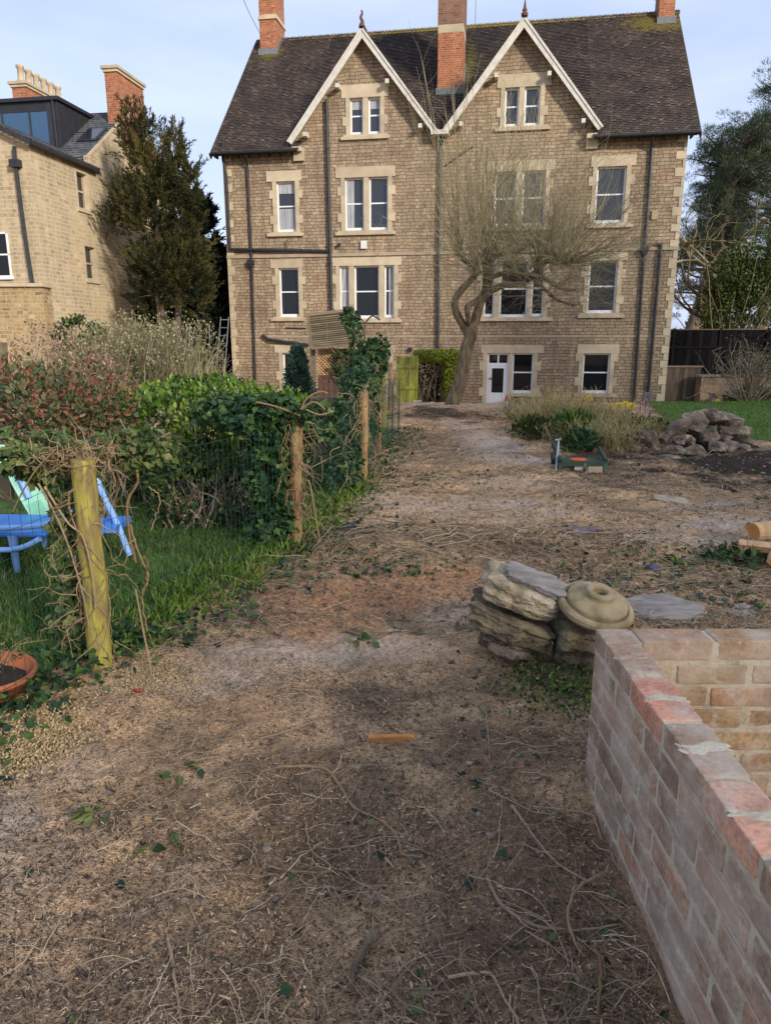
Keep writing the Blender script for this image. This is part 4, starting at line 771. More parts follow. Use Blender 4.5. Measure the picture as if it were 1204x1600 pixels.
def brick(lo, hi, top, warm):  # warm: yellow-brown bricks of the far wall, sunlight put into their colour
    j = rg.normal(size=3) * .0012; q_ = rg.random(); r_ = q_ * .44 if not warm else .48 + q_ * .22
    if top and q_ > .25: r_ = .78 + .22 * rg.random()
    lo_, hi_ = np.array(lo) + j + .0015, np.array(hi) + j - .0015; c_ = (lo_ + hi_) / 2; v, f = BRK; sd_ = rg.integers(1, 9999); v = v * (1 + .010 * fbm(v * 2.6 + sd_, 3, sd_))[:, None]; edge = np.sort(np.abs(v), 1)[:, 1]; v = v * (1 - .035 * np.clip(edge - .82, 0, 1) / .18 * np.clip(vnoise(v * 3.5 + sd_, 3) + .15, 0, 1))[:, None]; b.add(v * (hi_ - lo_) / 2 + c_, f, r_)
for k in range(8):
    z0 = -.008 + .075 * k; z1 = z0 + .065; top = k == 7; off = .1125 if k % 2 else 0
    y = yc - off
    if off: brick((x0, yc - .103, z0), (x0 + th_, yc, z1), top, 0)
    while y > -1.2: brick((x0, y - .215, z0), (x0 + th_, y if y < yc else yc, z1), top and y < 1.95, 0); y -= .225
    x = x0 + th_ + .01 + (0 if off else -.0) - (0.1125 if not off else 0) 
    while x < 4.2:
        xa = max(x, x0 + th_ + .008); xb = x + .215
        if xb - xa > .03: brick((xa, yc - th_, z0), (xb, yc, z1), False, 1)
        x += .225
part(b, 'bricks', M['brick'], bw_, smooth=False)
mt.box((x0 + .0055, -1.2, -.05), (x0 + th_ - .0055, yc - .005, .5745)); mt.box((x0 + th_ - .0055, yc - th_ + .0055, -.05), (4.2, yc - .005, .5745))
for y in np.arange(yc - .225, -1.2, -.225):            # lime mortar left proud along the top joints
    v, f = rock_v((.100, .024 + .016 * rg.random(), .008), int(abs(y) * 1000) & 255, 6, 4, .22, True); v[:, 1] += .007 * np.sin(v[:, 0] * 60 + y * 9); mt.add(v + (x0 + th_ / 2, y + .005, .5775), f)
part(mt, 'mortar', M['mortar'], bw_)

# ================================================================== stacked stones beside it
def slab_v(size, seed, rough=.05):
    v, f = ICO4; r = np.hypot(v[:, 0], v[:, 1]); a = np.arctan2(v[:, 1], v[:, 0]); q = np.stack([np.cos(a), np.sin(a)], -1); q = q / (np.abs(q) ** 5).sum(1, keepdims=True) ** .2
    oc = 1 + .16 * vnoise(np.stack([np.cos(a) * 1.7 + seed, np.sin(a) * 1.7, 0 * a], -1), seed) + .05 * vnoise(np.stack([np.cos(a) * 6 + seed, np.sin(a) * 6, 0 * a], -1), seed)
    k = 1 / (r ** 10 + np.abs(v[:, 2]) ** 10) ** .1; rr = r * k * oc; z = v[:, 2] * k; p = np.stack([q[:, 0] * rr, q[:, 1] * rr, z], -1)
    h = fbm(p * np.array((2.2, 2.2, 1.2)) + seed, 5, seed, .6); p[:, :2] *= (1 + rough * 1.3 * h)[:, None]; p[:, :2] *= (1 + .035 * np.sin(z * 7 + seed + 2 * h))[:, None]; p[:, 2] += rough * 2.4 * fbm(p * 3.1 + seed, 4, seed + 2) + .10 * vnoise(p * 1.1, seed); return p * np.array(size) / 2, f
def stone(name, label, cat, c, size, rot, mat, seed, boxy=5, cuts=6, rough=.05, group=None, smooth=True):
    v, f = slab_v(size, seed, rough) if boxy == 'slab' else rock_v(size, seed, boxy, cuts, rough); v = v @ rotm(*rot).T + np.array(c); b = B(); b.add(v, f, .5)
    o = b.build(name, mat, o=(c[0], c[1], c[2] - size[2] / 2), smooth=smooth); tag(o, label, cat, group); return o
stone('stone_slab', 'thick yellow lichened stone slab under the slate, topmost thick stone of the left stack', 'stone', A(813, 925, 3.1), (.34, .23, .125), (8, 17, -14), M['rock_y'], 3, 'slab', 5, .045)
stone('stone_slab', 'damp greenish stone slab in the middle of the left stack', 'stone', A(797, 970, 3.12), (.38, .27, .11), (4, 20, -10), M['rock_d'], 8, 'slab', 5, .05)
stone('stone_slab', 'small dark stone at the foot of the left stack', 'stone', A(795, 1000, 3.12), (.26, .2, .11), (0, 14, 5), M['rock'], 12, 'slab', 5, .08)
stone('slate_piece', 'blue-grey slate fragment lying on top of the left stone stack', 'slate', A(836, 906, 3.08), (.27, .14, .035), (14, 16, -16), M['slate_s'], 21, 'slab', 12, .07, smooth=False)
stone('stone_block', 'dark square stone block carrying the turned stone', 'stone', A(905, 985, 3.05), (.24, .26, .13), (0, 6, 4), M['rock_d'], 31, 'slab', 2, .04)
stone('stone_block', 'mossy stone block on the ground under the dark square block', 'stone', A(908, 1018, 3.05), (.22, .24, .13), (0, 0, -6), M['rock_d'], 34, 'slab', 3, .05)
b = B(); prof = [(0, -.03), (.13, -.03), (.158, -.026), (.168, -.012), (.168, .006), (.160, .015), (.148, .018), (.141, .016), (.139, .002), (.136, .002), (.134, .030), (.128, .037), (.100, .046), (.076, .054), (.066, .055), (.064, .060), (.063, .078), (.058, .084), (.045, .086), (.034, .083), (.029, .074), (.028, .03), (0, .03)]
c_ = A(930, 946, 2.98); b.lathe(prof, 110, c_, rotm(17, 8, 0), .5, .008); o = b.build('turned_stone', M['rockm'], o=tuple(c_)); tag(o, 'round turned stone finial base with a hole in its raised centre, beside the brick wall', 'stone')

# ================================================================== rock pile on the right
rk = [(1110, 650, 52, 24, 9.9, 0, 12, 10), (1138, 655, 56, 16, 10.0, 0, 22, -20), (1146, 672, 44, 22, 9.9, 5, 4, 5), (1081, 664, 38, 36, 9.7, 0, -18, 0), (1106, 680, 40, 28, 9.6, 10, 20, 30),
      (1056, 672, 44, 28, 9.7, 0, -22, 12), (1019, 687, 23, 23, 9.5, 0, 0, 20), (1061, 688, 24, 14, 9.4, 0, -10, 0), (1078, 690, 18, 13, 9.4, 0, 5, 40), (1084, 706, 40, 22, 9.2, 0, -5, 10), (1052, 704, 34, 15, 9.2, 0, -8, 0),
      (1045, 716, 40, 8, 9.0, 0, 3, 0), (1118, 697, 34, 18, 9.4, 0, 10, 0), (1136, 698, 32, 15, 9.5, 0, -6, 30), (1160, 702, 34, 16, 9.6, 0, 6, -10), (1186, 706, 28, 12, 9.6, 0, -4, 0), (1000, 680, 26, 15, 9.9, 0, 8, 0), (1036, 686, 18, 14, 9.5, 5, 10, 20),
      (1128, 684, 26, 14, 9.8, 0, 0, 0), (1162, 690, 24, 13, 10.1, 0, 12, 0), (990, 700, 22, 9, 9.6, 0, 0, 30), (1100, 664, 26, 18, 10.1, 0, -30, 0)]
rl = ['flat brown rock on the crest of the rock pile', 'long slanting slab topping the right of the rock pile', 'broad rock jutting from the right shoulder of the rock pile', 'dark upright boulder left of the rock pile crest', 'wedge shaped rock in the middle of the pile, below its crest',
      'long dark rock leaning up from the left of the pile', 'small pale squared rock at the left end of the rock pile', 'pale rock chunk in front of the long leaning rock', 'small dark rock between the pale chunk and the wedge rock', 'large pale rock at the front foot of the pile', 'greenish low rock left of the large pale front rock',
      'thin flat stone on the soil before the rock pile', 'rounded rock right of the large pale front rock', 'low brown rock at the right foot of the rock pile', 'brown rock beyond the right foot of the pile, next to the grass', 'last low rock at the far right of the pile', 'low rock under the dry grass left of the pile', 'small rock right of the pale squared one',
      'shadowed rock under the right shoulder slab', 'tilted rock behind the right end of the pile', 'low flat stone in the soil left of the pile', 'rock wedged behind the dark upright boulder']
for i, ((px, py, w_, h_, Y, rx, ry, rz), lb) in enumerate(zip(rk, rl)):
    c = A(px, py, Y); s_ = Y * 1.01 / FPX; gzv = gp(c[0], c[1])[2]
    stone('rock', lb, 'rock', c, (w_ * s_ * 1.12, w_ * s_ * .8, max(h_ * s_ * 1.15, .07)), (rx, ry, rz), M['rock'], 40 + i, 3, 12, .09, 'rocks heaped at the lawn edge')
b = B(); v, f = rock_v((1.5, .6, .34), 99, 2.2, 6, .15); c = A(1105, 706, 9.9); c[2] = 0; b.add(v + c, f, .5); o = b.build('soil_mound', plain('dark_soil', (.06, .045, .035), (.03, .022, .018), 12, .98, 1, .04, .2), o=tuple(c), smooth=True); o['kind'] = 'structure'

# ================================================================== fences, wire and posts on the left
def posts(p, r, h, mat, label, cap=True, lean=(0, 0), seed=1):
    K = 14; t_ = np.linspace(0, 1, K)[:, None]; base = gp(p[0], p[1], -.08); P = base + t_ * np.array([lean[0], lean[1], h + .08]); P = P + .004 * fbm(P * 5 + seed, 2, seed)[:, None]
    b = B(); b.tubes(P, r * (1 + .04 * vnoise(P * 9, seed)), 14, cap=True); o = b.build('fence_post', mat, o=tuple(base), smooth=False); tag(o, label, 'fence post', 'round wooden posts of the wire fence')
    for q in o.data.polygons: q.use_smooth = len(q.vertices) == 4
    return o
posts((-1.30, 3.0), .052, .955, M['post'], 'yellow-green algae covered round fence post nearest the camera, wrapped in dry vines', lean=(.01, 0))
posts((-.66, 5.0), .046, .96, M['bark_post'], 'orange-brown fence post with peeling bark and ivy, second from the camera', lean=(.04, .0))
posts((-.235, 7.27), .045, .93, M['bark_post'], 'slim mossy fence post with peeling side, right of the arbour', lean=(.02, 0))
posts((-.10, 9.05), .035, 1.18, M['bark'], 'taller vine-bound fence post just behind the slim mossy one', lean=(-.02, 0))
posts((-.03, 12.2), .045, 1.05, M['fgreen'], 'thin yellow-green post beside the far ivy, left of the white door')
posts((.10, 15.5), .045, 1.0, M['bark_post'], 'brown post furthest along the wire fence')
wf = thing('wire_fence', 'green welded wire mesh fence strung along the wooden posts', 'fence', (-1.3, 3.0, 0))
b = B(); ys = [(-.5)]
s_ = 0; pts = []
yy = -1.0
while yy < 12: pts.append((float(xf(yy)) - .05, yy)); yy += .05
pts = np.array(pts); d = np.r_[0, np.cumsum(np.hypot(*np.diff(pts, axis=0).T))]; tt = np.arange(0, d[-1], .055); wx = np.interp(tt, d, pts[:, 0]); wy = np.interp(tt, d, pts[:, 1]); wz = gz(wx, wy, False)
bulge = .02 * fbm(np.stack([wx * 1.7, wy * 1.7, 0 * wx], -1), 3, 8)
ht = .86 + .03 * np.sin(wy * 2)
P = np.stack([np.stack([wx + bulge * (1 + f), wy + .01 * np.sin(wx * 40 + f * 3), wz + ht * f], -1) for f in np.linspace(0, 1, 5)], 1)
wr = np.clip(.0010 * (1 + wy / 12), .0010, .0016)
b.tubes(P, wr[:, None], 3, r=.5); part(b, 'upright_wires', M['wire'], wf)
b = B()
for f in np.linspace(.02, 1, 9):
    sag = .006 * np.sin(tt * 9 + f * 20) * f; P = np.stack([wx + bulge * (1 + f), wy, wz + ht * f + sag], -1)
    b.tubes(P, np.clip(wr, 0, .002), 3, r=.5)
part(b, 'line_wires', M['wire'], wf)

def blob(c, rad, n, Ln, W, shape=None, surf=.55, gap=.0, up=.0, out=.8, seed=0, droop=0.):
    c = np.array(c, float); rad = np.array(rad, float); u = rdir(int(n * 1.8)); rr = rng.random(len(u)) ** (1 / (3 + surf * 6)); rr = rr * (1 + .22 * fbm(u * 1.8 + seed, 3, seed))
    p = c + u * rr[:, None] * rad; k = fbm(p * (2.2 / max(rad.mean(), .1)) + seed, 3, seed + 3) > gap - .35; p, u = p[k][:n], u[k][:n]; m = len(p)
    d = u * out + rdir(m) * .8; d[:, 2] += up - droop; nr = u + rdir(m) * .7 + (0, 0, .5)
    r = np.clip(rng.random(m) * .65 + .35 * (fbm(p * 3 / max(rad.mean(), .1), 2, seed + 9) * .5 + .5), 0, 1)
    return p, d, nr, Ln * rng.uniform(.6, 1.25, m), W * rng.uniform(.6, 1.25, m), shape, r
def leafblob(b, *a, **k): p, d, nr, l, w_, sh, r = blob(*a, **k); b.leaves(p, d, nr, l, w_, sh, r)
def plant(name, label, cat, base, fol, stems, fm, sm, group=None, fname='foliage', sname='stems'):
    t_ = thing(name, label, cat, tuple(base), group=group)
    if fol is not None and fol.n: part(fol, fname, fm, t_)
    if stems is not None and stems.n: part(stems, sname, sm, t_)
    return t_
def radial(base, n, h, spread, K=6, wob=.12, grav=0., brad=.08):
    st = np.array(base) + np.stack([rng.normal(0, brad, n), rng.normal(0, brad, n), np.zeros(n)], -1); d = np.stack([rng.normal(0, spread, n), rng.normal(0, spread, n), np.ones(n)], -1); d /= np.linalg.norm(d, axis=1, keepdims=True)
    return walk(st, d, h * rng.uniform(.6, 1.1, n), K, wob, grav)

# ivy and dry vines round the near post
f = B(); 
for c, rd, n in (((-1.50, 3.2, .92), (.22, .14, .13), 480), ((-1.80, 3.0, 1.0), (.30, .2, .12), 480), ((-1.43, 3.1, .55), (.075, .08, .30), 300), ((-1.44, 3.1, .22), (.10, .10, .22), 200), ((-1.15, 3.25, .98), (.2, .12, .10), 260), ((-1.95, 2.9, .95), (.2, .2, .12), 90)):
    leafblob(f, c, rd, int(n * 1.35), .038, .036, IVY, surf=.1, gap=.12, droop=.5, seed=n)
sb = B()
st = np.array([-1.32, 3.0, 0]) + np.stack([rng.normal(0, .06, 90), rng.normal(0, .06, 90), rng.uniform(.1, 1.0, 90)], -1); sb.tubes(walk(st, rdir(90, -.3), rng.uniform(.08, .28, 90), 8, .45, -.12), taper(.0028, 8, 90), 4)
st = np.array([-1.33, 3.08, .97]) + rng.normal(0, (.10, .07, .028), (170, 3)); sb.tubes(walk(st, rdir(170, .05), rng.uniform(.05, .18, 170), 7, .6, -.1), taper(.0028, 7, 170), 4)
for k in range(7):     # vines wound round the post
    a0, z0 = rng.uniform(0, 6), rng.uniform(0, .3); q_ = np.linspace(0, 1, 26); a = a0 + q_ * rng.uniform(3, 8) * (1 if k % 2 else -1); zz = z0 + q_ * rng.uniform(.4, .75); rr = .056 + .008 * np.abs(np.sin(q_ * 9 + k))
    sb.tubes(np.stack([-1.30 + rr * np.cos(a), 3.0 + rr * np.sin(a), zz], -1), .0026, 5)
for pts in ([(60, 755), (85, 800), (110, 860), (130, 930), (140, 980)], [(70, 760), (105, 815), (130, 840), (145, 900), (150, 950)], [(0, 1145), (30, 1100), (55, 1060), (50, 1030), (30, 1015)], [(55, 1125), (85, 1080), (120, 1045), (135, 1035)], [(240, 1100), (235, 1040), (225, 990), (212, 920)], [(90, 700), (60, 730), (40, 760), (20, 800)]):
    sb.tubes(spline([A(x, y, 2.92) for x, y in pts], 22), np.linspace(.005, .003, 22), 5)
plant('ivy', 'ragged ivy and dry vines clinging round the nearest yellow fence post', 'ivy', gp(-1.35, 3.0), f, sb, M['ivy_y'], M['vine'])
# torn vine standing up to the right of the near post
sb = B()
for pts, r_ in (([(212, 880), (205, 850), (200, 790), (216, 750), (205, 720), (188, 700), (182, 690)], .007), ([(205, 725), (215, 700), (230, 680), (248, 660)], .008), ([(200, 730), (225, 715), (240, 690), (272, 674)], .005), ([(216, 750), (214, 715), (205, 685), (185, 655)], .004), ([(188, 705), (178, 720)], .005), ([(205, 820), (216, 860), (232, 900), (222, 935), (230, 980), (240, 1010)], .005), ([(172, 730), (180, 750), (176, 775)], .004), ([(224, 930), (232, 885), (224, 868)], .005), ([(234, 762), (250, 780), (236, 830)], .003)):
    sb.tubes(spline([A(x, y, 3.25) for x, y in pts], 24) + .003 * rng.normal(size=(24, 3)), np.linspace(r_, r_ * .7, 24), 6)
t_ = plant('torn_vine', 'pale leafless vine stem torn off and splitting upwards right of the yellow post', 'vine', gp(-1.2, 3.3), None, sb, None, M['vine'])
# second post: dark ivy mass to its left
f = B()
for c, rd, n in (((-.62, 4.97, .96), (.10, .08, .07), 90), ((-.73, 4.97, .5), (.05, .06, .45), 260), ((-.86, 5.1, .92), (.26, .25, .16), 800), ((-.84, 5.1, .55), (.15, .2, .38), 1100), ((-.80, 5.05, .15), (.2, .25, .2), 450), ((-1.15, 5.3, .95), (.28, .25, .12), 380), ((-.55, 5.6, .85), (.2, .4, .15), 380)):
    leafblob(f, c, rd, n, .058, .055, IVY, surf=.2, droop=.4, seed=n)
sb = B(); st = np.array([-.66, 5.0, 0]) + np.stack([rng.normal(0, .05, 160), rng.normal(0, .05, 160), rng.uniform(.05, 1.0, 160)], -1); sb.tubes(walk(st, rdir(160, -.6), rng.uniform(.1, .35, 160), 8, .4, -.25), taper(.0035, 8, 160), 4)
for pts in ([(470, 640), (480, 622), (500, 612), (512, 615)], [(470, 640), (490, 628), (508, 640)], [(400, 628), (430, 635), (470, 650)], [(478, 640), (500, 648), (522, 642)], [(505, 870), (495, 820), (485, 760), (480, 750)], [(515, 870), (500, 850), (488, 830)]): sb.tubes(spline([A(x, y, 4.9) for x, y in pts], 16), .006, 5)
plant('ivy', 'dark ivy hanging in a thick mass on the left of the orange-brown post', 'ivy', gp(-.75, 5.0), f, sb, M['ivy'], M['vine'])
# third and fourth posts: ivy between the mesh and the arch
f = B()
for c, rd, n in (((-.29, 7.25, .45), (.05, .06, .42), 260), ((-.14, 9.0, .7), (.07, .07, .5), 320), ((-.46, 7.6, .45), (.14, .6, .45), 1500), ((-.42, 7.0, .2), (.2, .5, .2), 600), ((-.3, 8.0, .95), (.2, .4, .22), 700)): leafblob(f, c, rd, n, .05, .045, IVY, surf=.2, droop=.4, seed=n)
sb = B(); st = np.array([-.2, 7.6, 0]) + np.stack([rng.normal(0, .12, 160), rng.normal(0, .7, 160), rng.uniform(.05, 1.0, 160)], -1); st[:, 0] = xf(st[:, 1]) + rng.normal(0, .05, 160); sb.tubes(walk(st, rdir(160, -.8), rng.uniform(.1, .35, 160), 8, .4, -.2), taper(.0045, 8, 160), 4)
plant('ivy', 'blue-green ivy growing through the wire beside the slim mossy post', 'ivy', gp(-.4, 7.5), f, sb, M['ivy'], M['vine'])
f = B()
for c, rd, n in ((A(577, 565, 11.0), (.26, .35, .33), 800), (A(562, 595, 10.5), (.22, .35, .30), 600), (A(592, 552, 11.5), (.16, .25, .28), 300), (A(548, 498, 12.5), (.14, .2, .24), 240), (A(556, 540, 12), (.10, .2, .38), 260)): leafblob(f, c, rd, n, .075, .065, IVY, surf=.2, gap=.1, droop=.2, seed=n)
sb = B(); st = A(575, 600, 11)[None] + rng.normal(0, (.25, .3, .3), (160, 3)); sb.tubes(walk(st, rdir(160, .3), rng.uniform(.2, .8, 160), 8, .35, -.05), taper(.006, 8, 160), 4)
sb.tubes(spline([A(590, 720, 9.3), A(592, 650, 9.3), A(588, 600, 9.6), A(580, 575, 10.2)], 16), .035, 7)
plant('ivy', 'tall tangle of ivy climbing behind the fence in front of the three-light window', 'ivy', gp(-.3, 10.8), f, sb, M['ivy'], M['vine'])
# rusty rose arch behind it
sb = B(); p = A(568, 610, 12.5); p[2] = gp(p[0], 12.5)[2]; q_ = A(570, 505, 12.5); sb.tubes(np.array([p, (p + q_) / 2, q_]), .02, 6); sb.tubes(spline([q_, q_ + (-.12, 0, .10), q_ + (-.28, 0, .06), q_ + (-.3, 0, -.05)], 12), .015, 6); sb.tubes(spline([q_, q_ + (.12, .1, .12), q_ + (.25, .2, .06)], 12), .015, 6); sb.tubes(spline([q_ + (0, 0, -.2), q_ + (-.1, 0, -.05), q_ + (-.22, 0, -.02)], 10), .012, 6)
o = sb.build('iron_plant_support', M['oldboard'], o=tuple(p)); tag(o, 'rusty iron plant support with curled top rising behind the ivy', 'plant support')

# ================================================================== shrubs of the left gardens
def leafy_hedge(label, boxes, mat, n, Ln, W, stems, name='hedge', shape=OVAL, sm='twig', up=.5):
    f = B(); lo = np.min([b_[0] for b_ in boxes], 0); hi = np.max([b_[1] for b_ in boxes], 0)
    for (a, b_), k in zip(boxes, n):
        a = np.array(a, float); b_ = np.array(b_, float); c = (a + b_) / 2; h = (b_ - a) / 2; u = rdir(k); u = u / (np.abs(u) ** 4).sum(1, keepdims=True) ** .25; rr = 1 - .35 * rng.random(k) ** 2; p = c + u * h * (rr * (1 + .16 * fbm(u * 3.2, 4, k)))[:, None]
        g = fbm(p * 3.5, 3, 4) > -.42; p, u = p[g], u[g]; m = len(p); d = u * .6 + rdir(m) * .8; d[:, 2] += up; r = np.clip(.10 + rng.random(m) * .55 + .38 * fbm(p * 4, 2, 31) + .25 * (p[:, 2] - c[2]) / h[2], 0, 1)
        f.leaves(p, d, u + rdir(m) * .8 + (0, 0, .6), Ln * rng.uniform(.6, 1.2, m), W * rng.uniform(.6, 1.2, m), shape, r)
    sb = B(); st = np.stack([rng.uniform(lo[0] + .1, hi[0] - .1, stems), rng.uniform(lo[1] + .1, hi[1] - .1, stems), np.full(stems, lo[2])], -1)
    sb.tubes(walk(st, rdir(stems, 2.5), (hi[2] - lo[2]) * rng.uniform(.6, .95, stems), 7, .25), taper(.009, 7, stems), 4)
    return plant(name, label, 'hedge' if name == 'hedge' else 'shrub', ((lo[0] + hi[0]) / 2, (lo[1] + hi[1]) / 2, lo[2]), f, sb, mat, M[sm])
leafy_hedge('bright green leafy hedge behind the wire fence, left of the orange-brown post', [((-2.55, 6.2, 0), (-1.15, 7.6, 1.06)), ((-1.5, 6.0, 0), (-.75, 7.4, .98))], M['laurel'], (9000, 5500), .062, .034, 120)
leafy_hedge('low green shrub thicket inside the wire left of the dark ivy', [((-1.9, 5.3, 0), (-.85, 6.1, .55))], M['evergreen'], (2600,), .05, .026, 90, name='shrub')
# white-flowered broom-like shrub
f = B(); sb = B(); base = A(232, 600, 12.0); base[2] = gp(base[0], 12)[2]
P = radial(base, 1500, 1.75, .62, 8, .09, -.02, .22); P[:, :, 2] = np.minimum(P[:, :, 2], 1.9); sb.tubes(P, taper(.008, 8, 1500, .45), 3)
tips = P[:, -1]; mk = np.linalg.norm((tips - base) / (1.25, 1.2, 1.9), axis=1) < 1.25; tips = tips[mk]; tips = tips[tips[:, 2] > base[2] + 1.15 + .35 * vnoise(tips * 1.5)]; kk = np.repeat(tips, 10, 0) + rng.normal(0, .06, (len(tips) * 10, 3)); f.leaves(kk, rdir(len(kk), .8), rdir(len(kk)), .040, .028, OVAL)
mids = P[:, 5]; kk = np.repeat(mids, 2, 0) + rng.normal(0, .05, (len(mids) * 2, 3)); f.leaves(kk, rdir(len(kk), .8), rdir(len(kk)), .035, .014, OVAL, r=rng.random(len(kk)) * .25)
plant('seeding_shrub', 'large rounded grey-brown shrub with pale fluffy seed heads, in front of the dark evergreen', 'shrub', base, f, sb, M['olive_s'], M['shoot'], fname='seed_heads')
f = B(); sb = B(); base = A(315, 620, 9.5); base[2] = gp(base[0], 9.5)[2]; P = radial(base, 90, 1.25, .10, 6, .04, 0, .14); sb.tubes(P, taper(.006, 6, 90), 3)
plant('dry_grass_clump', 'upright buff dry canes beside the right edge of the seeding shrub', 'grass clump', base, None, sb, None, M['drygrass'])
# red-tinged bush
f = B(); sb = B()
for c, rd, n in ((A(60, 640, 5.6), (.42, .4, .34), 1700), (A(130, 645, 6.0), (.45, .4, .30), 1500), (A(20, 610, 6.0), (.35, .4, .30), 900), (A(150, 590, 7.5), (.5, .4, .28), 700), (A(100, 720, 5.6), (.5, .3, .25), 900)): leafblob(f, c, rd, n, .055, .026, OVAL, surf=.1, gap=.05, up=.5, seed=n)
base = gp(-2.6, 5.9); P = radial(base, 50, .95, .45, 7, .12, 0, .35); sb.tubes(P, taper(.006, 7, 50), 3)
plant('red_leaved_shrub', 'red-tinged leafy shrub above the blue chair at the left edge', 'shrub', base, f, sb, M['redleaf'], M['twig'])
f = B(); sb = B()
for c, rd, n in ((A(75, 540, 12.5), (.6, .4, .45), 700), (A(120, 570, 11), (.6, .4, .4), 800), (A(160, 590, 10), (.4, .4, .3), 500)): leafblob(f, c, rd, n, .055, .04, OVAL, surf=.1, gap=.25, up=.5, seed=n)
base = A(110, 600, 11.5); base[2] = gp(base[0], 11.5)[2]; P = radial(base, 420, 1.7, .42, 7, .12, 0, .5); sb.tubes(P, taper(.008, 7, 420), 3)
plant('buff_dry_shrub', 'pinkish buff dry stems and leaves before the rubble wall at the left', 'shrub', base, f, sb, leafm('pinkish_dry_leaves', [(.24, .12, .09), (.36, .22, .16), (.42, .30, .20), (.22, .16, .09), (.14, .13, .06)], .2), M['twig'])
f = B(); sb = B(); leafblob(f, A(125, 530, 15), (.55, .4, .42), 1600, .09, .05, OVAL, surf=.3, up=.3, seed=4); base = A(125, 590, 15); base[2] = gp(base[0], 15)[2]; sb.tubes(radial(base, 20, 1.5, .2), taper(.02, 6, 20), 4)
plant('green_shrub', 'yellowish green rounded bush at the foot of the pale neighbouring house', 'shrub', base, f, sb, M['evergreen'], M['twig'])
f = B(); sb = B(); q_ = A(462, 600, 13.5); zb = gp(q_[0], 13.5)[2]; H_ = A(462, 543, 13.5)[2] - zb
k = 5200; t_ = rng.random(k) ** .8; aa = rng.uniform(0, 6.283, k); rr = (.06 + .34 * (1 - t_)) * (.55 + .45 * rng.random(k)) * (1 + .25 * np.sin(aa * 5 + t_ * 17)); p = np.stack([q_[0] + .05 + rr * np.cos(aa), 13.5 + rr * np.sin(aa), zb + H_ * t_], -1); d = np.stack([np.cos(aa), np.sin(aa), np.full(k, .9)], -1) + rng.normal(0, .4, (k, 3)); f.leaves(p, d, rdir(k), .085, .03)
sb.tubes(np.array([(q_[0] + .05, 13.5, zb), (q_[0] + .05, 13.5, zb + .6 * H_)]), .03, 6); plant('dwarf_conifer', 'small blue-green conifer standing between the ivy and the arbour', 'conifer', (q_[0], 13.5, zb), f, sb, M['bluefir'], M['bark'], sname='trunk')
# ================================================================== arbour
AY = 15.6; s_ = AY * 1.02 / FPX
ar = thing('arbour', 'wooden garden arbour with a tilted slatted roof panel over a diagonal lattice screen', 'arbour', tuple(gp(-1.2, AY)))
c = [A(x, y, AY - .3) for x, y in ((481, 492), (548, 484), (556, 537), (487, 544))]
b = B()
for a_, b_ in ((0, 1), (1, 2), (2, 3), (3, 0)): b.beam(c[a_], c[b_], .06, .07, up=(0, 1, .01))
part(b, 'roof_frame', M['wood'], ar)
b = B()
for k in range(15):
    f_ = (k + .8) / 16; p, q_ = c[0] * (1 - f_) + c[3] * f_, c[1] * (1 - f_) + c[2] * f_; b.beam(p, q_, .02, .030, up=(0, 1, .6), r=rng.random())
part(b, 'slatted_panel', M['wood_h'], ar)
b = B(); b.add([c[0] + (0, .04, 0), c[1] + (0, .04, 0), c[2] + (0, .04, 0), c[3] + (0, .04, 0)], (0, 1, 2, 3), .5); b.add([c[0] + (0, .05, 0), c[1] + (0, .05, 0), c[2] + (0, .05, 0), c[3] + (0, .05, 0)], (3, 2, 1, 0), .5); part(b, 'dark_gap_sheet', M['oldboard'], ar)  # dark sheet added so the gaps between the slats read as shade
zb = gp(-1.2, AY)[2]
for x, xt, yt in ((490, 487, 540), (548, 550, 520)):
    b = B(); p = A(x, 640, AY); p[2] = zb; b.beam(p, A(xt + 2, yt, AY), .09, .09, up=(0, 1, 0)); part(b, 'post', M['wood'], ar)
lc = A(496, 545, AY); rc_ = A(546, 545, AY); lb = A(496, 586, AY); b = B(); x0_, x1_, z0_, z1_ = lc[0], rc_[0], lb[2], lc[2]; 
for k, dirn in [(k, dn) for k in range(-12, 22) for dn in (-1, 1)]:
    x = x0_ + k * .075; pa, pb = (x, z0_), (x + dirn * (z1_ - z0_), z1_)
    def clipx(p, q, X): t_ = (X - p[0]) / (q[0] - p[0]); return (X, p[1] + t_ * (q[1] - p[1]))
    p, q_ = (pa, pb) if pa[0] < pb[0] else (pb, pa)
    if q_[0] <= x0_ or p[0] >= x1_: continue
    if p[0] < x0_: p = clipx(p, q_, x0_)
    if q_[0] > x1_: q_ = clipx(p, q_, x1_)
    b.beam((p[0], AY + dirn * .008, p[1]), (q_[0], AY + dirn * .008, q_[1]), .028, .012, up=(0, 1, 0))
part(b, 'lattice', plain('tan_lattice', (.50, .30, .15), (.40, .24, .12), 10, .8, .2), ar)
b = B(); b.box((x0_, AY - .02, zb), (x1_, AY + .02, z0_), .5)
for k in range(6): b.box((x0_ + k * .12, AY - .035, zb), (x0_ + k * .12 + .1, AY - .02, z0_ - .03), rng.random())
b2 = B(); b2.box((x0_, AY + .45, z0_), (x1_, AY + .47, z1_), .5); part(b2, 'dark_backing', M['fence'], ar)  # added dark sheet, stands in for the shaded depth behind the lattice
part(b, 'lower_panel', plain('dark_red_brown_board', (.13, .07, .05), (.08, .045, .035), 4, .85, .3), ar)
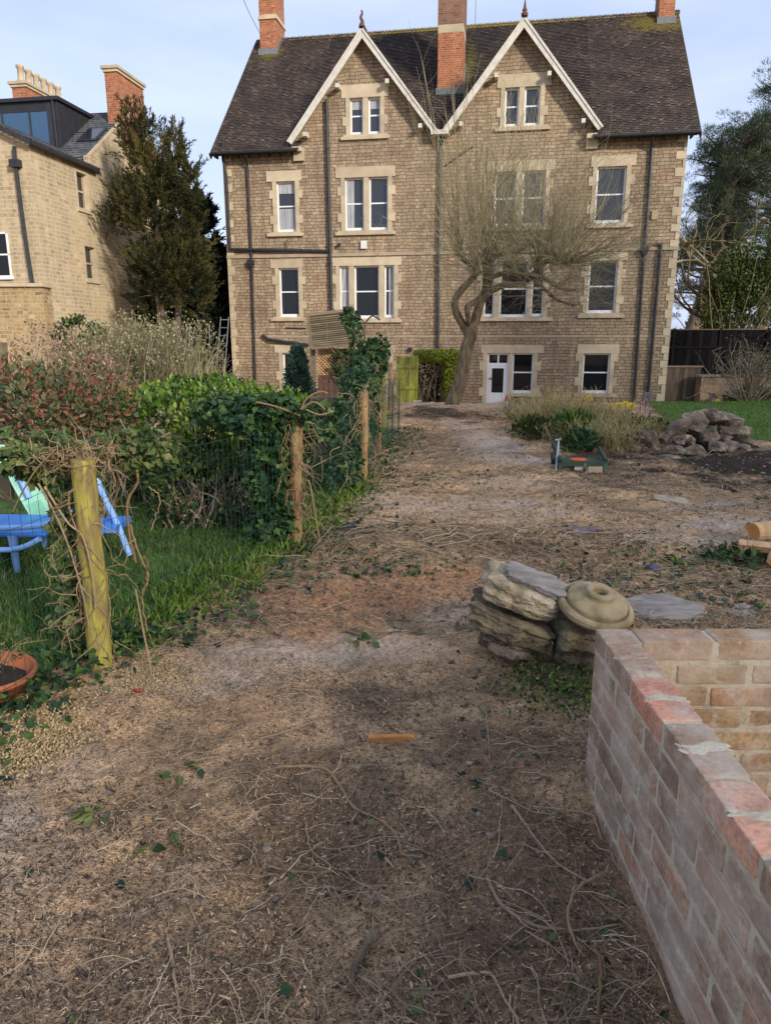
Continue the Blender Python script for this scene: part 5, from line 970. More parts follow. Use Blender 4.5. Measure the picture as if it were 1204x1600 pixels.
b = B(); leafblob(b, A(537, 570, AY - .15), (.22, .15, .32), 420, .08, .06, IVY, seed=5); sb = B(); sb.tubes(spline([A(540, 640, AY - .15), A(536, 600, AY - .15), A(538, 560, AY - .15)], 10), .015, 5); plant('climber', 'dark climber growing up the right half of the arbour lattice', 'climber', gp(-1.0, AY - .2), b, sb, M['ivy'], M['vine'])
# slatted compost bin seen through the mesh
cb_ = thing('compost_bin', 'weathered slatted timber compost bin behind the wire between the first two brown posts', 'compost bin', tuple(gp(-.9, 8.6)))
z = 0.0
for side in range(4):
    b = B()
    for k in range(6):
        zz = .05 + k * .13
        if side == 0: b.box((-1.15, 8.28, zz), (-.55, 8.30, zz + .09), rng.random())
        if side == 1: b.box((-1.15, 8.9, zz), (-.55, 8.92, zz + .09), rng.random())
        if side == 2: b.box((-1.17, 8.28, zz), (-1.15, 8.92, zz + .09), rng.random())
        if side == 3: b.box((-.55, 8.28, zz), (-.53, 8.92, zz + .09), rng.random())
    part(b, 'slat_side', M['wood'], cb_)
# algae green boards and arching hedge near the house
gb = thing('board_gate', 'yellow-green algae stained board gate beside the clipped hedge', 'gate', tuple(gp(.53, 19.8)))
b = B(); zt = A(630, 557, 19.8)[2]; x = A(619, 600, 19.8)[0]; zb = gp(.53, 19.8)[2] - .1; k = 0
while x < A(648, 600, 19.8)[0]: b.box((x, 19.8, zb), (x + .115, 19.825, zt + .03 * math.sin(k * 5)), rng.random()); x += .12; k += 1
part(b, 'boards', M['fgreen'], gb); b = B(); b.box((A(619, 600, 19.8)[0], 19.76, zb + .5), (x, 19.8, zb + .58)); b.box((A(619, 600, 19.8)[0], 19.76, zt - .3), (x, 19.8, zt - .22)); part(b, 'rails', M['fgreen'], gb)
f = B(); sb = B(); HY = 20.5; top = A(680, 548, HY)[2]; zb = gp(1.4, HY)[2]
a, b_ = np.array([A(648, 600, HY)[0], HY - .4, top - .75]), np.array([A(716, 600, HY)[0], HY + .6, top])
def hedgebox(f, a, b_, n, m=.06):
    c = (a + b_) / 2; h = (b_ - a) / 2; u = rdir(n); u /= (np.abs(u) ** 6).sum(1, keepdims=True) ** (1 / 6); p = c + u * h * (1 - .3 * rng.random(n) ** 2 + m * fbm(u * 3, 3, 7))[:, None]; f.leaves(p, u * .6 + rdir(n) * .8, u + rdir(n) * .7, .06, .04, OVAL)
hedgebox(f, np.array([a[0], a[1], top - .3]), b_, 5200); hedgebox(f, np.array([A(693, 600, HY)[0], a[1], zb + .1]), b_, 5200)
for k in range(26):
    p = np.array([rng.uniform(a[0] + .1, b_[0]), rng.uniform(a[1] + .2, b_[1]), zb]); sb.tubes(walk(p[None], rdir(1, 4), top - zb - .1, 8, .14), taper(.03, 8, 1, .4), 6)
dk = B(); hedgebox(dk, np.array([a[0], a[1] + .6, zb]), np.array([b_[0], b_[1] + .5, top - .2]), 4500)  # dark leaves filling the hollow, its shade put into their colour
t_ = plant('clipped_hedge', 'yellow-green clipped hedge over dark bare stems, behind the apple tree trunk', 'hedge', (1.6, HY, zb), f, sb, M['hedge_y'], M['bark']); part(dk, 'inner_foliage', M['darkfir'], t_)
# ladder and frame by the left corner of the house
ld = B(); p, q_ = A(337, 600, 27), A(341, 495, 27); p[2] = -.8
for dx in (0, .30): ld.tubes(np.array([p + (dx, 0, 0), (p + q_) / 2 + (dx, 0, 0), q_ + (dx, .4, 0)]), .022, 6)
for t__ in np.linspace(.05, .97, 11): c = p * (1 - t__) + (q_ + (0, .4, 0)) * t__; ld.tubes(np.array([c, c + (.15, 0, 0), c + (.30, 0, 0)]), .016, 5)
tag(ld.build('ladder', M['lead'], o=tuple(p)), 'narrow grey metal ladder leaning in the dark gap by the house corner', 'ladder')
ld = B(); P_ = [A(295, 600, 25), A(296, 507, 25), A(327, 507, 25), A(328, 600, 25)]; P_[0][2] = P_[3][2] = -.7; ld.tubes(np.array([P_[0], P_[1], P_[2], P_[3]]), .02, 5); tag(ld.build('metal_frame', M['galv'], o=tuple(P_[0])), 'thin grey rectangular tube frame standing before the dark evergreens', 'frame')
# wood post at the left edge of the picture
b = B(); p = A(2, 700, 6.5); p[2] = 0; q_ = A(0, 535, 6.5); b.beam(p, q_ + (0, 0, .0), .09, .09, up=(0, 1, 0)); tag(b.build('wood_post', M['wood'], o=tuple(p)), 'square weathered wooden post cut by the left edge above the red shrub', 'post')

# ================================================================== blue chair and pot
ch = thing('garden_chair', 'faded blue plastic garden chair with pale green back, behind the wire on the left lawn', 'chair', tuple(gp(-2.45, 4.6)), 0)
CY = 4.55
b = B(); z_ = A(40, 820, CY)[2]; xa, xb = A(-110, 820, CY)[0], A(98, 820, CY)[0]
b.box((xa, CY - .25, z_ - .02), (xb, CY + .25, z_ + .015), .2); part(b, 'seat', M['blue'], ch, bevel=.02)
b = B(); b.tubes(spline([(xa, CY - .27, z_ + .035), (xb - .2, CY - .27, z_ + .05), (xb, CY - .2, z_ + .06), (xb + .02, CY + .2, z_ + .06)], 14), .018, 8); b.tubes(spline([(xa, CY - .28, z_ - .03), (xb - .25, CY - .28, z_ - .09), (xb - .02, CY - .27, z_ - .02)], 12), .018, 8); part(b, 'rim', M['blue_l'], ch, smooth=True)
for (px, y_) in ((22, CY - .24), (-100, CY - .24), (70, CY + .3)):
    p = A(px, 850, y_); g_ = gp(p[0], y_); b = B(); b.tubes(np.array([g_, (g_ + [p[0], y_, z_]) / 2, (p[0], y_, z_)]), np.array([.018, .024, .032])[None], 8); part(b, 'leg', M['blue_l'], ch, smooth=True)
b = B(); po = spline([A(-60, 696, CY + .3), A(5, 699, CY + .3), A(27, 712, CY + .28), A(45, 738, CY + .26), A(62, 772, CY + .24), A(78, 806, CY + .22)], 26); pi_ = spline([A(-60, 722, CY + .3), A(-2, 722, CY + .3), A(10, 732, CY + .28), A(20, 755, CY + .26), A(36, 784, CY + .24), A(50, 808, CY + .22)], 26)
for dy_ in (0, .03):
    q_ = np.concatenate([po, pi_]) + (0, dy_, 0); b.add(q_, [(i, i + 1, 27 + i, 26 + i) if dy_ else (26 + i, 27 + i, i + 1, i) for i in range(25)], rng.random(25))
for e_ in (po, pi_): b.tubes(e_ + (0, .015, 0), .017, 6)
part(b, 'backrest', M['green_l'], ch)
b = B(); b.tubes(spline([A(26, 735, CY + .24), A(34, 752, CY + .235), A(46, 778, CY + .22)], 8), .02, 6); b.tubes(spline([A(0, 706, CY + .26), A(18, 712, CY + .26), A(30, 730, CY + .25)], 8), .016, 6); part(b, 'backrest_trim', M['blue_l'], ch, smooth=True)
b = B(); b.tubes(spline([A(143, 722, CY + .1), A(160, 770, CY + .05), A(182, 815, CY), A(203, 868, CY - .05)], 14), .021, 8); part(b, 'rear_leg', M['blue_l'], ch, smooth=True)
b = B(); b.box((A(150, 806, CY)[0], CY - .1, z_ - .03), (A(188, 806, CY)[0], CY + .2, z_ + .01)); b.tubes(spline([(xb, CY + .15, z_), (A(170, 806, CY)[0], CY + .1, z_)], 5), .02, 6); part(b, 'footrest', M['blue'], ch)
b = B(); pc = np.array((-1.66, 2.72, 0)); pc[2] = gp(pc[0], pc[1])[2] + .02; b.lathe([(0, 0), (.11, 0), (.13, .01), (.175, .085), (.185, .088), (.19, .105), (.182, .115), (.172, .11), (.168, .09), (.12, .06), (0, .055)], 36, pc, rotm(0, 4, 0)); pt = thing('flower_pot', 'wide terracotta bowl with bare stems at the left edge below the wire', 'pot', tuple(pc)); part(b, 'bowl', M['terracotta'], pt, smooth=True)
b = B(); v, f = rock_v((.33, .33, .06), 5, 2, 3, .1); b.add(v + pc + (0, 0, .07), f); part(b, 'soil', plain('potting_soil', (.05, .035, .025), None, 20, .98, 1, .01), pt, smooth=True)
sb = B(); sb.tubes(radial(pc + (0, 0, .08), 26, .28, .5, 7, .25, 0, .08), taper(.003, 7, 26), 4); f = B(); leafblob(f, pc + (0, 0, .2), (.16, .14, .1), 60, .035, .02, OVAL, seed=3); plant('pot_plant', 'straggly half-bare plant growing in the terracotta bowl', 'plant', pc + (0, 0, .08), f, sb, M['ivy_y'], M['vine'])
# ivy carpet and weeds at the foot of the near fence
f = B(); n = 1100; y = rng.uniform(1.6, 3.4, n); x = xf(y) + rng.normal(-.06, .12, n); z = gz(x, y) + rng.uniform(0, .09, n); f.leaves(np.stack([x, y, z], -1), rdir(n, .15), rdir(n) * .5 + (0, 0, 1), rng.uniform(.02, .045, n), rng.uniform(.02, .045, n), IVY)
o = f.build('ivy_carpet', M['ivy'], o=(-1.5, 2.7, 0)); o['kind'] = 'stuff'; tag(o, 'dark ivy leaves carpeting the foot of the near wire fence', 'ground cover')
f = B(); n = 4000; y = rng.uniform(3.1, 7.4, n); x = xf(y) - .12 + rng.normal(0, .12, n); z = gz(x, y, False); f.leaves(np.stack([x, y, z], -1), rdir(n, 1.3), rdir(n), rng.uniform(.04, .13, n), .009, [(-.5, 0), (.5, 0), (.3, .6), (0, 1), (-.3, .6)], fold=.3)
o = f.build('weeds', M['grass'], o=(-1, 4.5, 0)); o['kind'] = 'stuff'; tag(o, 'long rough grass growing along the foot of the wire fence', 'weeds')
f = B(); n = 1800; y = rng.uniform(3.2, 12, n); x = xf(y) + rng.normal(.0, .2, n); z = gz(x, y) + .02; f.leaves(np.stack([x, y, z], -1), rdir(n, .3), rdir(n) * .6 + (0, 0, 1), rng.uniform(.025, .055, n), rng.uniform(.02, .05, n), IVY)
o = f.build('trailing_ivy', M['ivy'], o=(-.5, 6, 0)); o['kind'] = 'stuff'; tag(o, 'cut ivy leaves scattered along the line of posts', 'ground cover')

# ================================================================== apple tree
AT = 16.9
def px_(pts, Y=AT, dy=None): return np.array([A(x, y, Y + (dy[i] if dy else 0)) for i, (x, y) in enumerate(pts)])
at = thing('apple_tree', 'bare crooked old apple tree with upright shoots, in front of the stone house', 'tree', tuple(gp(1.57, AT)))
b = B()
def limb(b, pts, r0, r1, Y=AT, dy=None, S=12, K=None):
    K = K or len(pts) * 7; P = spline(px_(pts, Y, dy), K); P = P + .012 * fbm(P * 4, 2, 3)[:, None] * np.array((1, 1, 0)); rr = np.linspace(r0, r1, K) * (1 + .10 * vnoise(P * 7, 4)); b.tubes(P, rr[None], S, r=.5); return P
trunk = limb(b, [(702, 650), (707, 628), (716, 605), (722, 578), (727, 550), (734, 528), (738, 512)], .175, .135)
trunk2 = limb(b, [(731, 525), (740, 505), (748, 479), (757, 452), (759, 425), (757, 400)], .125, .06, dy=[0, 0, 0, .1, .2, .25])
part(b, 'trunk', M['bark'], at, smooth=True)
lm = []
for pts, r0, r1, dy in (([(733, 530), (727, 515), (714, 492), (711, 468), (726, 447), (741, 430), (744, 418)], .10, .06, [0, 0, -.1, -.2, -.3, -.4, -.4]),
                        ([(733, 512), (730, 492), (731, 478), (745, 470), (755, 458)], .06, .06, [0, -.25, -.3, -.1, .1]),
                        ([(752, 470), (764, 456), (778, 449), (792, 444), (808, 443), (826, 436), (840, 418), (853, 408), (868, 410), (882, 411)], .085, .04, [0, -.1, -.2, -.3, -.4, -.5, -.6, -.8, -1, -1.1]),
                        ([(838, 424), (840, 408), (850, 398), (862, 397), (870, 402), (886, 411), (896, 404)], .055, .035, [-.5, -.6, -.7, -.8, -.9, -1, -1.1]),
                        ([(758, 440), (770, 432), (790, 427), (808, 427), (826, 429), (848, 434), (866, 446), (880, 452), (900, 452)], .06, .03, [.2, 0, -.3, -.5, -.7, -.8, -.8, -.9, -1]),
                        ([(757, 425), (768, 405), (790, 395), (812, 390), (830, 372)], .07, .03, [.2, .5, .9, 1.2, 1.5]),
                        ([(748, 430), (735, 412), (722, 405), (716, 390)], .07, .04, [-.3, -.3, -.2, 0]),
                        ([(826, 432), (846, 448), (870, 468), (900, 478)], .05, .02, [-.5, -.8, -1.2, -1.5])):
    lb_ = B(); lm.append(limb(lb_, pts, r0, r1, dy=dy)); part(lb_, 'limb', M['bark'], at, smooth=True)
sh = B(); allP = []
def shoots(src, n, L0, L1, up, out, r=.007, wobv=.09, grav=.03, org=None, K=8):
    i = rng.integers(0, len(src), n); st = src[i] + rng.normal(0, .05, (n, 3)); c = org if org is not None else src.mean(0)
    d = rng.normal(0, out, (n, 3)); d[:, 2] = up + rng.normal(0, .25, n); d += (st - c) * .5; d /= np.linalg.norm(d, axis=1, keepdims=True)
    P = walk(st, d, rng.uniform(L0, L1, n), K, wobv, grav); sh.tubes(P, taper(r * rng.uniform(.6, 1.2, n), K, n, .5), 3); allP.append(P); return P
hd = np.concatenate([lm[0][-10:], trunk2[-16:], lm[6][-8:]])
shoots(hd, 55, 1.2, 3.2, 1.0, .6, .0065)
shoots(hd, 85, 2.4, 3.9, 1.0, .30, .0085, .05, .05)
shoots(lm[5], 45, 1.8, 3.0, 1.0, .30, .008, .05, .05)
shoots(lm[3], 30, 1.4, 2.6, 1.0, .35, .008, .05, .05)
shoots(hd, 60, .6, 2.6, .1, .95, .006)
shoots(lm[5], 60, 1.0, 2.8, 1.0, .5, .007)
shoots(lm[2][30:], 70, .8, 2.8, 1.0, .5, .007)
shoots(np.concatenate([lm[3], lm[2][-12:]]), 75, .8, 2.6, .85, .75, .007)
shoots(lm[4][20:], 55, .5, 1.7, .35, .7, .006)
shoots(lm[7], 60, .5, 1.4, .1, .8, .006)
shoots(lm[3][-14:], 75, .8, 2.2, .3, .8, .007, org=np.array((2.9, 16.3, 3.4)))
shoots(np.concatenate([lm[1], trunk[-8:]]), 16, .3, .9, .8, .6, .006)
base = np.concatenate([p[:, 2:].reshape(-1, 3) for p in allP]); dirs = np.concatenate([np.gradient(p, axis=1)[:, 2:].reshape(-1, 3) for p in allP]); k = rng.integers(0, len(base), 3600)
d = dirs[k] / np.linalg.norm(dirs[k], axis=1, keepdims=True) * .8 + rdir(3600) * .8; d /= np.linalg.norm(d, axis=1, keepdims=True)
P = walk(base[k], d, rng.uniform(.2, .95, 3600), 5, .14, .03); sh.tubes(P, taper(.0030, 5, 3600, .6), 3)
part(sh, 'shoots', M['shoot'], at)
lf = B(); leafblob(lf, A(790, 398, AT + .5), (.5, .5, .25), 90, .05, .04, IVY, seed=1); leafblob(lf, A(775, 452, AT), (.2, .3, .15), 30, .05, .04, IVY, seed=2); part(lf, 'ivy_leaves', M['ivy_y'], at)

# ================================================================== trees
def conifer(name, label, base, H_, rad, n_br, n_spray, fm, lean=0, needle=(.16, .05), upsweep=.35, clump=38, droop=0.):
    base = np.array(base, float); t_ = thing(name, label, 'tree', tuple(base)); tr = B(); K = 14; P = base + np.linspace(0, 1, K)[:, None] * np.array((lean, 0, H_ * .96)); P = P + .03 * rng.normal(size=P.shape) * (1, 1, 0); tr.tubes(P, np.linspace(.05 * H_ ** .9 * .35 + .05, .02, K)[None], 9)
    br = B(); Ps = []
    for i in range(n_br):
        h = rng.random() ** .85 * .95 + .02; z = h * H_; a = rng.uniform(0, 6.283); env = rad * (1 - h ** 2.0 * .88) * (.7 + .3 * min(1, h * 6)) * rng.uniform(.55, 1.18)
        st = base + (lean * h, 0, z * .92); d = np.array([math.cos(a), math.sin(a), upsweep * rng.uniform(.3, 1.6)]); d /= np.linalg.norm(d); Ps.append(walk(st[None], d[None], env, 8, .10, .03 * upsweep * 3 - droop)[0])
    Ps = np.array(Ps); br.tubes(Ps, taper(.035, 8, len(Ps), .2), 4)
    fo = B(); i = rng.integers(0, len(Ps), n_spray); u = rng.random(n_spray) ** .55 * 6.99; j = u.astype(int); fr = (u - j)[:, None]; c = Ps[i, j] * (1 - fr) + Ps[i, np.minimum(j + 1, 7)] * fr
    d = Ps[i, -1] - Ps[i, 0]; d /= np.linalg.norm(d, axis=1, keepdims=True); sd_ = rdir(n_spray); sprd = d * .8 + sd_ * .75 + (0, 0, upsweep * .6); sprd /= np.linalg.norm(sprd, axis=1, keepdims=True)
    Lsp = rng.uniform(.25, .6, n_spray); q = rng.random((n_spray, clump)); pos = c[:, None] + sprd[:, None] * (q * Lsp[:, None])[:, :, None] + rng.normal(0, .035, (n_spray, clump, 3)) * (1 + 0 * q[:, :, None])
    pos = pos.reshape(-1, 3); dd = np.repeat(sprd, clump, 0) + rdir(len(pos)) * .75; rr = np.clip(np.repeat(rng.random(n_spray), clump) * .8 + rng.random(len(pos)) * .25, 0, 1)
    fo.leaves(pos, dd, rdir(len(pos)), needle[0] * rng.uniform(.6, 1.3, len(pos)), needle[1], [(-.35, 0), (.35, 0), (.5, .5), (0, 1), (-.5, .5)], rr)
    part(tr, 'trunk', M['pine_bark'], t_, smooth=True); part(br, 'branches', M['pine_bark'], t_); part(fo, 'foliage', fm, t_); return t_
def lobetree(name, label, base, lobes, fm, trunks, n_per, needle, clump=30, Lsp=(.3, .8), upd=.8, dens=1.):
    t_ = thing(name, label, 'tree', tuple(base)); tr = B(); fo = B(); br = B()
    for q in trunks: tr.tubes(spline(q, 14), np.linspace(.16, .04, 14)[None], 8)
    for (c, rd, k) in lobes:
        c = np.array(c); rd = np.array(rd, float); n = int(k * n_per); u = rdir(n, .15); rr = (rng.random(n) ** .38) * (1 + .3 * fbm(u * 2.2 + c[0], 3, 9)); st = c + u * rr[:, None] * rd; g = fbm(st * 1.25, 3, 17) > -.42; st, u = st[g], u[g]; n = len(st)
        d = u * .9 + rdir(n) * .45 + (0, 0, upd); d /= np.linalg.norm(d, axis=1, keepdims=True); L_ = rng.uniform(*Lsp, n); q = rng.random((n, clump)); pos = st[:, None] + d[:, None] * (q * L_[:, None])[:, :, None] + rng.normal(0, .035, (n, clump, 3)) * (1.2 - q)[:, :, None]
        pos = pos.reshape(-1, 3); dd = np.repeat(d, clump, 0) + rdir(len(pos)) * .7; hz_ = np.clip(.5 * fbm(st * .9, 2, 40) + .35, 0, 1); r = np.clip(np.repeat(rng.random(n) * .55 + .45 * hz_, clump) + .2 * (rng.random(len(pos)) - .5), 0, 1)
        fo.leaves(pos, dd, rdir(len(pos)), needle[0] * rng.uniform(.6, 1.3, len(pos)), needle[1], [(-.35, 0), (.35, 0), (.5, .5), (0, 1), (-.5, .5)], r)
        m = max(6, n // 14); P = walk(np.repeat((np.array((base[0], base[1], c[2] - rd[2] * .5)) * .35 + c * .65)[None], m, 0), rdir(m, .6), rng.uniform(.5, 1., m) * rd.mean(), 6, .2, .05); br.tubes(P, taper(.03, 6, m, .3), 4)
    part(tr, 'trunk', M['pine_bark'], t_, smooth=True); part(br, 'branches', M['pine_bark'], t_); part(fo, 'foliage', fm, t_); return t_
YY = 27.0; p = A(262, 560, YY); yb = np.array((p[0], YY, -.9)); s_ = YY * 1.08 / FPX
def lb(px, py, rx, rz, k, Y=YY): return (A(px, py, Y), (rx * s_, rx * s_ * .9, rz * s_), k)
lobetree('yew_tree', 'broad bronze-green yew standing against the pale neighbouring house', yb, [lb(222, 238, 24, 52, .55), lb(205, 205, 10, 22, .14), lb(250, 285, 40, 52, 1.0), lb(245, 350, 52, 46, 1.2), lb(203, 325, 24, 34, .32), lb(172, 352, 14, 16, .14), lb(285, 300, 26, 46, .6), lb(304, 340, 18, 52, .5), lb(268, 425, 50, 52, 1.4), lb(235, 455, 26, 36, .5), lb(302, 435, 20, 52, .5), lb(272, 235, 12, 24, .14), lb(303, 278, 9, 22, .12)], M['yew'], [[yb, yb + (-.1, 0, 3), A(240, 300, YY), A(232, 220, YY)], [yb + (.2, 0, 0), A(280, 420, YY), A(285, 300, YY)], [yb, A(240, 420, YY), A(205, 330, YY)]], 400, (.13, .028), Lsp=(.2, .65))
p = A(325, 560, 30.5); conifer('evergreen_tree', 'dark evergreen tree filling the gap behind the yew, left of the house', (p[0] - .3, 31.5, -.9), 8.6, 2.2, 130, 1300, M['darkfir'], upsweep=.5, needle=(.2, .06))
p = A(290, 560, 35); conifer('evergreen_tree', 'shadowy far evergreen low between the two houses, behind all the others', (p[0] + .4, 36, -.9), 6.5, 3.2, 130, 1200, M['darkfir'], upsweep=.2, needle=(.26, .09))
p = A(240, 560, 29); conifer('evergreen_tree', 'low dark evergreen at the foot of the neighbouring house wall, right of it', (p[0], 30.5, -.9), 4.6, 2.0, 110, 1000, M['darkfir'], upsweep=.3, needle=(.2, .07))
def pine(label, px, pyt, Y, trunkr, clumps, hspan, spread, nneed=100, lean=0):
    base = A(px, 520, Y); base[2] = 0; top = A(px, pyt, Y)[2]; t_ = thing('pine_tree', label, 'tree', tuple(base)); tr = B(); K = 16; q_ = np.linspace(0, 1, K)[:, None]; P = base + q_ * np.array((lean, 0, top * .96)) + np.sin(q_ * 5) * (.15, 0, 0); tr.tubes(P, np.linspace(trunkr, trunkr * .25, K)[None], 10)
    br = B(); fo = B(); ends = []
    for i in range(clumps):
        h = rng.uniform(*hspan); a = rng.uniform(0, 6.283); Lb = spread * rng.uniform(.35, 1.1) * (1.25 - .75 * h); st = base + (lean * h, 0, top * h * .93); d = np.array([[math.cos(a), math.sin(a), rng.uniform(-.08, .35)]]); Pb = walk(st[None], d / np.linalg.norm(d), Lb, 9, .13, .05)[0]; br.tubes(Pb, np.linspace(.075, .02, 9)[None], 5)
        for e in (5, 7, 8): ends.append(Pb[e] + rng.normal(0, .25, 3)); 
        sbp = walk(np.repeat(Pb[5:6], 3, 0), rdir(3, .3), rng.uniform(.5, 1.3, 3), 6, .15); br.tubes(sbp, taper(.025, 6, 3), 3); ends += list(sbp[:, -1])
    ends = np.array(ends); n = len(ends); rad = rng.uniform(.22, .5, n); u = rdir(n * nneed, .25); pos = np.repeat(ends, nneed, 0) + u * (rng.random(n * nneed) ** .45 * np.repeat(rad, nneed))[:, None] * (1, 1, .65)
    fo.leaves(pos, u + rdir(len(u)) * .4 + (0, 0, .3), rdir(len(u)), rng.uniform(.12, .24, len(u)), .035, [(-.4, 0), (.4, 0), (0, 1)], np.clip(np.repeat(rng.random(n), nneed) * .6 + rng.random(len(u)) * .4, 0, 1))
    part(tr, 'trunk', M['pine_bark'], t_, smooth=True); part(br, 'branches', M['pine_bark'], t_); part(fo, 'foliage', M['pine'], t_)
pine('tall dark pine with a thick leaning trunk just right of the house', 1066, 185, 41, .50, 60, (.42, 1), 3.8, lean=2.6)
pine('tallest dark pine rising behind the bare mossy tree at the right', 1185, 105, 44, .40, 72, (.3, 1), 5.4)
pine('slender dark pine between the house and the tallest pine', 1100, 192, 46, .32, 100, (.25, 1), 3.6)
pine('dark pine half out of view at the right edge, furthest back', 1260, 140, 49, .45, 60, (.25, 1), 5.5, 90)
def branchy(b, st, d, L_, r, lvl, out, wobv=.2, kids=(3, 5), upb=.15):
    K = 8; P = walk(st[None], d[None], L_, K, wobv, upb * .3)[0]; b.append((P, r)); out.append(P[-1])
    if lvl == 0: return
    for _ in range(rng.integers(*kids)):
        i = rng.integers(2, K); dd = (P[i] - P[i - 1]); dd /= np.linalg.norm(dd); dd = dd + rdir(1)[0] * .75; dd[2] += upb; dd /= np.linalg.norm(dd); branchy(b, P[i], dd, L_ * rng.uniform(.5, .8), r * .55, lvl - 1, out, wobv, kids, upb)
def baretree(name, label, base, stems, mat, lvl=3, kids=(3, 5)):
    t_ = thing(name, label, 'tree', tuple(base)); lst = []; outp = []
    for (st, d, L_, r) in stems: branchy(lst, np.array(st, float), np.array(d, float) / np.linalg.norm(d), L_, r, lvl, outp, .26, kids)
    lst = [(P, r * .62) for P, r in lst]; r0 = max(r for _, r in lst); tr = B(); br = B()
    for P, r in lst:
        (tr if r > .5 * r0 else br).tubes(P, np.linspace(r, r * .5, 8)[None], 8 if r > .05 else 4)
    part(tr, 'trunk', mat, t_, smooth=True); part(br, 'branches', mat, t_); return t_
Yb = 34; b0 = A(1125, 470, Yb); b0[2] = 0
baretree('bare_tree', 'leafless mossy tree with many sinuous yellowish limbs right of the house', b0, [(b0, (-.1, 0, 1), 3.3, .28), (b0 + (0, 0, 1.9), (-1.3, -.1, .8), 3.4, .14), (b0 + (0, 0, 2.6), (-.8, .3, 1), 4.4, .15), (b0 + (0, 0, 2.9), (-.1, .4, 1), 5.2, .15), (b0 + (0, 0, 2.2), (.9, 0, .9), 4.4, .15)], M['bark_y'], kids=(2, 4))
b1 = A(1185, 470, 33); b1[2] = 0
baretree('bare_tree', 'leafless pale-limbed tree at the right edge, in front of the pines', b1, [(b1, (.05, 0, 1), 4.0, .22), (b1 + (0, 0, 3), (-.7, 0, .9), 4.4, .13), (b1 + (0, 0, 3.2), (.15, 0, 1), 4.8, .14)], M['bark_y'], kids=(2, 3))
def bushy(name, label, c, rads, n, Ln, W, mat, cat='shrub', shape=OVAL, gap=0.):
    f = B(); sb = B(); base = np.array([c[0][0], c[0][1], 0.])
    base[2] = gp(base[0], base[1])[2]
    for cc, rd, k in zip(c, rads, n): leafblob(f, cc, rd, k, Ln, W, shape, surf=.25, gap=gap, up=.2, seed=k)
    P = radial(base, 30, max(cc[2] for cc in c) - base[2], .35, 7, .12, 0, .3); sb.tubes(P, taper(.04, 7, 30), 5); return plant(name, label, cat, base, f, sb, mat, M['bark'])
bushy('evergreen_shrub', 'big yellow-green evergreen bush above the black fence at the right', [A(1150, 440, 32), A(1125, 480, 32), A(1190, 460, 32), A(1165, 405, 32.5), A(1215, 420, 32)], [(1.3, 1, 1.2), (1.0, 1, 1.1), (1.2, 1, 1.4), (.8, .8, .8), (1.0, 1, 1.3)], [3600, 2600, 3000, 1300, 2200], .13, .07, M['evergreen'], gap=.1)
bushy('evergreen_shrub', 'dark undergrowth behind the black fence between the trunks', [A(1120, 500, 46), A(1165, 500, 46), A(1215, 500, 46)], [(1.8, 1, 2.6), (1.9, 1, 2.6), (1.9, 1, 2.8)], [3000, 2800, 2800], .16, .09, M['ivy'], gap=.12)

# ================================================================== right: black fence, gate, wall
fb = thing('board_fence', 'black stained close-board fence right of the stone house', 'fence', (14, 30.5, -.9))
F0 = np.array((11.2, 31.0)); F1 = np.array((20.5, 29.4)); fl = np.linalg.norm(F1 - F0); fd = (F1 - F0) / fl; zt = 1.98
ang = math.degrees(math.atan2(fd[1], fd[0])); b = B(); x = 0
while x < fl:
    p = F0 + fd * x; b.box((p[0], p[1], -.95), (p[0] + .145, p[1] + .02, zt - .07), rng.random(), rot=rotm(z=ang), piv=(p[0], p[1], 0)); x += .15
part(b, 'boards', M['fence'], fb)
b = B(); 
for x in np.arange(.9, fl, 1.83): p = F0 + fd * x; b.box((p[0], p[1] - .05, -.95), (p[0] + .1, p[1], zt), rng.random(), rot=rotm(z=ang), piv=(p[0], p[1], 0)); bb_ = b; part(bb_, 'post', M['fence'], fb); b = B()
b = B(); b.beam((*F0, zt - .05), (*F1, zt - .05), .09, .05); part(b, 'top_rail', M['oldboard'], fb)
for z in (1.2,): b = B(); b.beam((F0[0], F0[1] - .03, z), (F1[0], F1[1] - .03, z), .04, .09); part(b, 'rail', M['fence'], fb)
gt = thing('timber_gate', 'brown close-boarded gate screen between the house corner and the old stone wall', 'gate', (11.4, 28.2, -.9))
a_, b_ = A(1041, 600, 27.6), A(1091, 600, 27.9); zt = A(1060, 574, 27.7)[2]; x = a_[0]; b = B(); k = 0
while x < b_[0] - .05: b.box((x, 27.75, -.93), (x + .1, 27.77 + .002 * (k % 2), zt), rng.random()); x += .102; k += 1
part(b, 'boards', M['oldboard'], gt); b = B(); b.box((a_[0] - .04, 27.70, zt), (b_[0] + .02, 27.82, zt + .06)); part(b, 'top_rail', M['wood'], gt); b = B(); b.box((a_[0] - .12, 27.7, -.93), (a_[0] - .02, 27.8, zt)); part(b, 'post', M['fence'], gt)
ow = thing('old_stone_wall', 'low crumbling pinkish stone retaining wall under the black fence', 'wall', (13, 27, -.9))
b = B(); a_ = A(1091, 600, 27.2); zt = A(1120, 590, 27)[2]; b.box((a_[0], 27.0, -1), (21, 27.5, zt), .5); part(b, 'wall', stonem('old_pink_stone', [(.22, .15, .10), (.34, .24, .16), (.30, .18, .12), (.38, .30, .2)], (.2, .16, .12), bw=.55, rh=.3, mort=.02, warp=.08, bump=.9), ow)
b = B(); x = a_[0] - .1
while x < 20: w__ = rng.uniform(.5, .9); v, f = rock_v((w__, .62, .10), int(x * 10), 7, 3, .04, False); b.add(v + (x + w__ / 2, 27.25, zt + .05), f); x += w__ * .98
part(b, 'coping', M['rock'], ow)
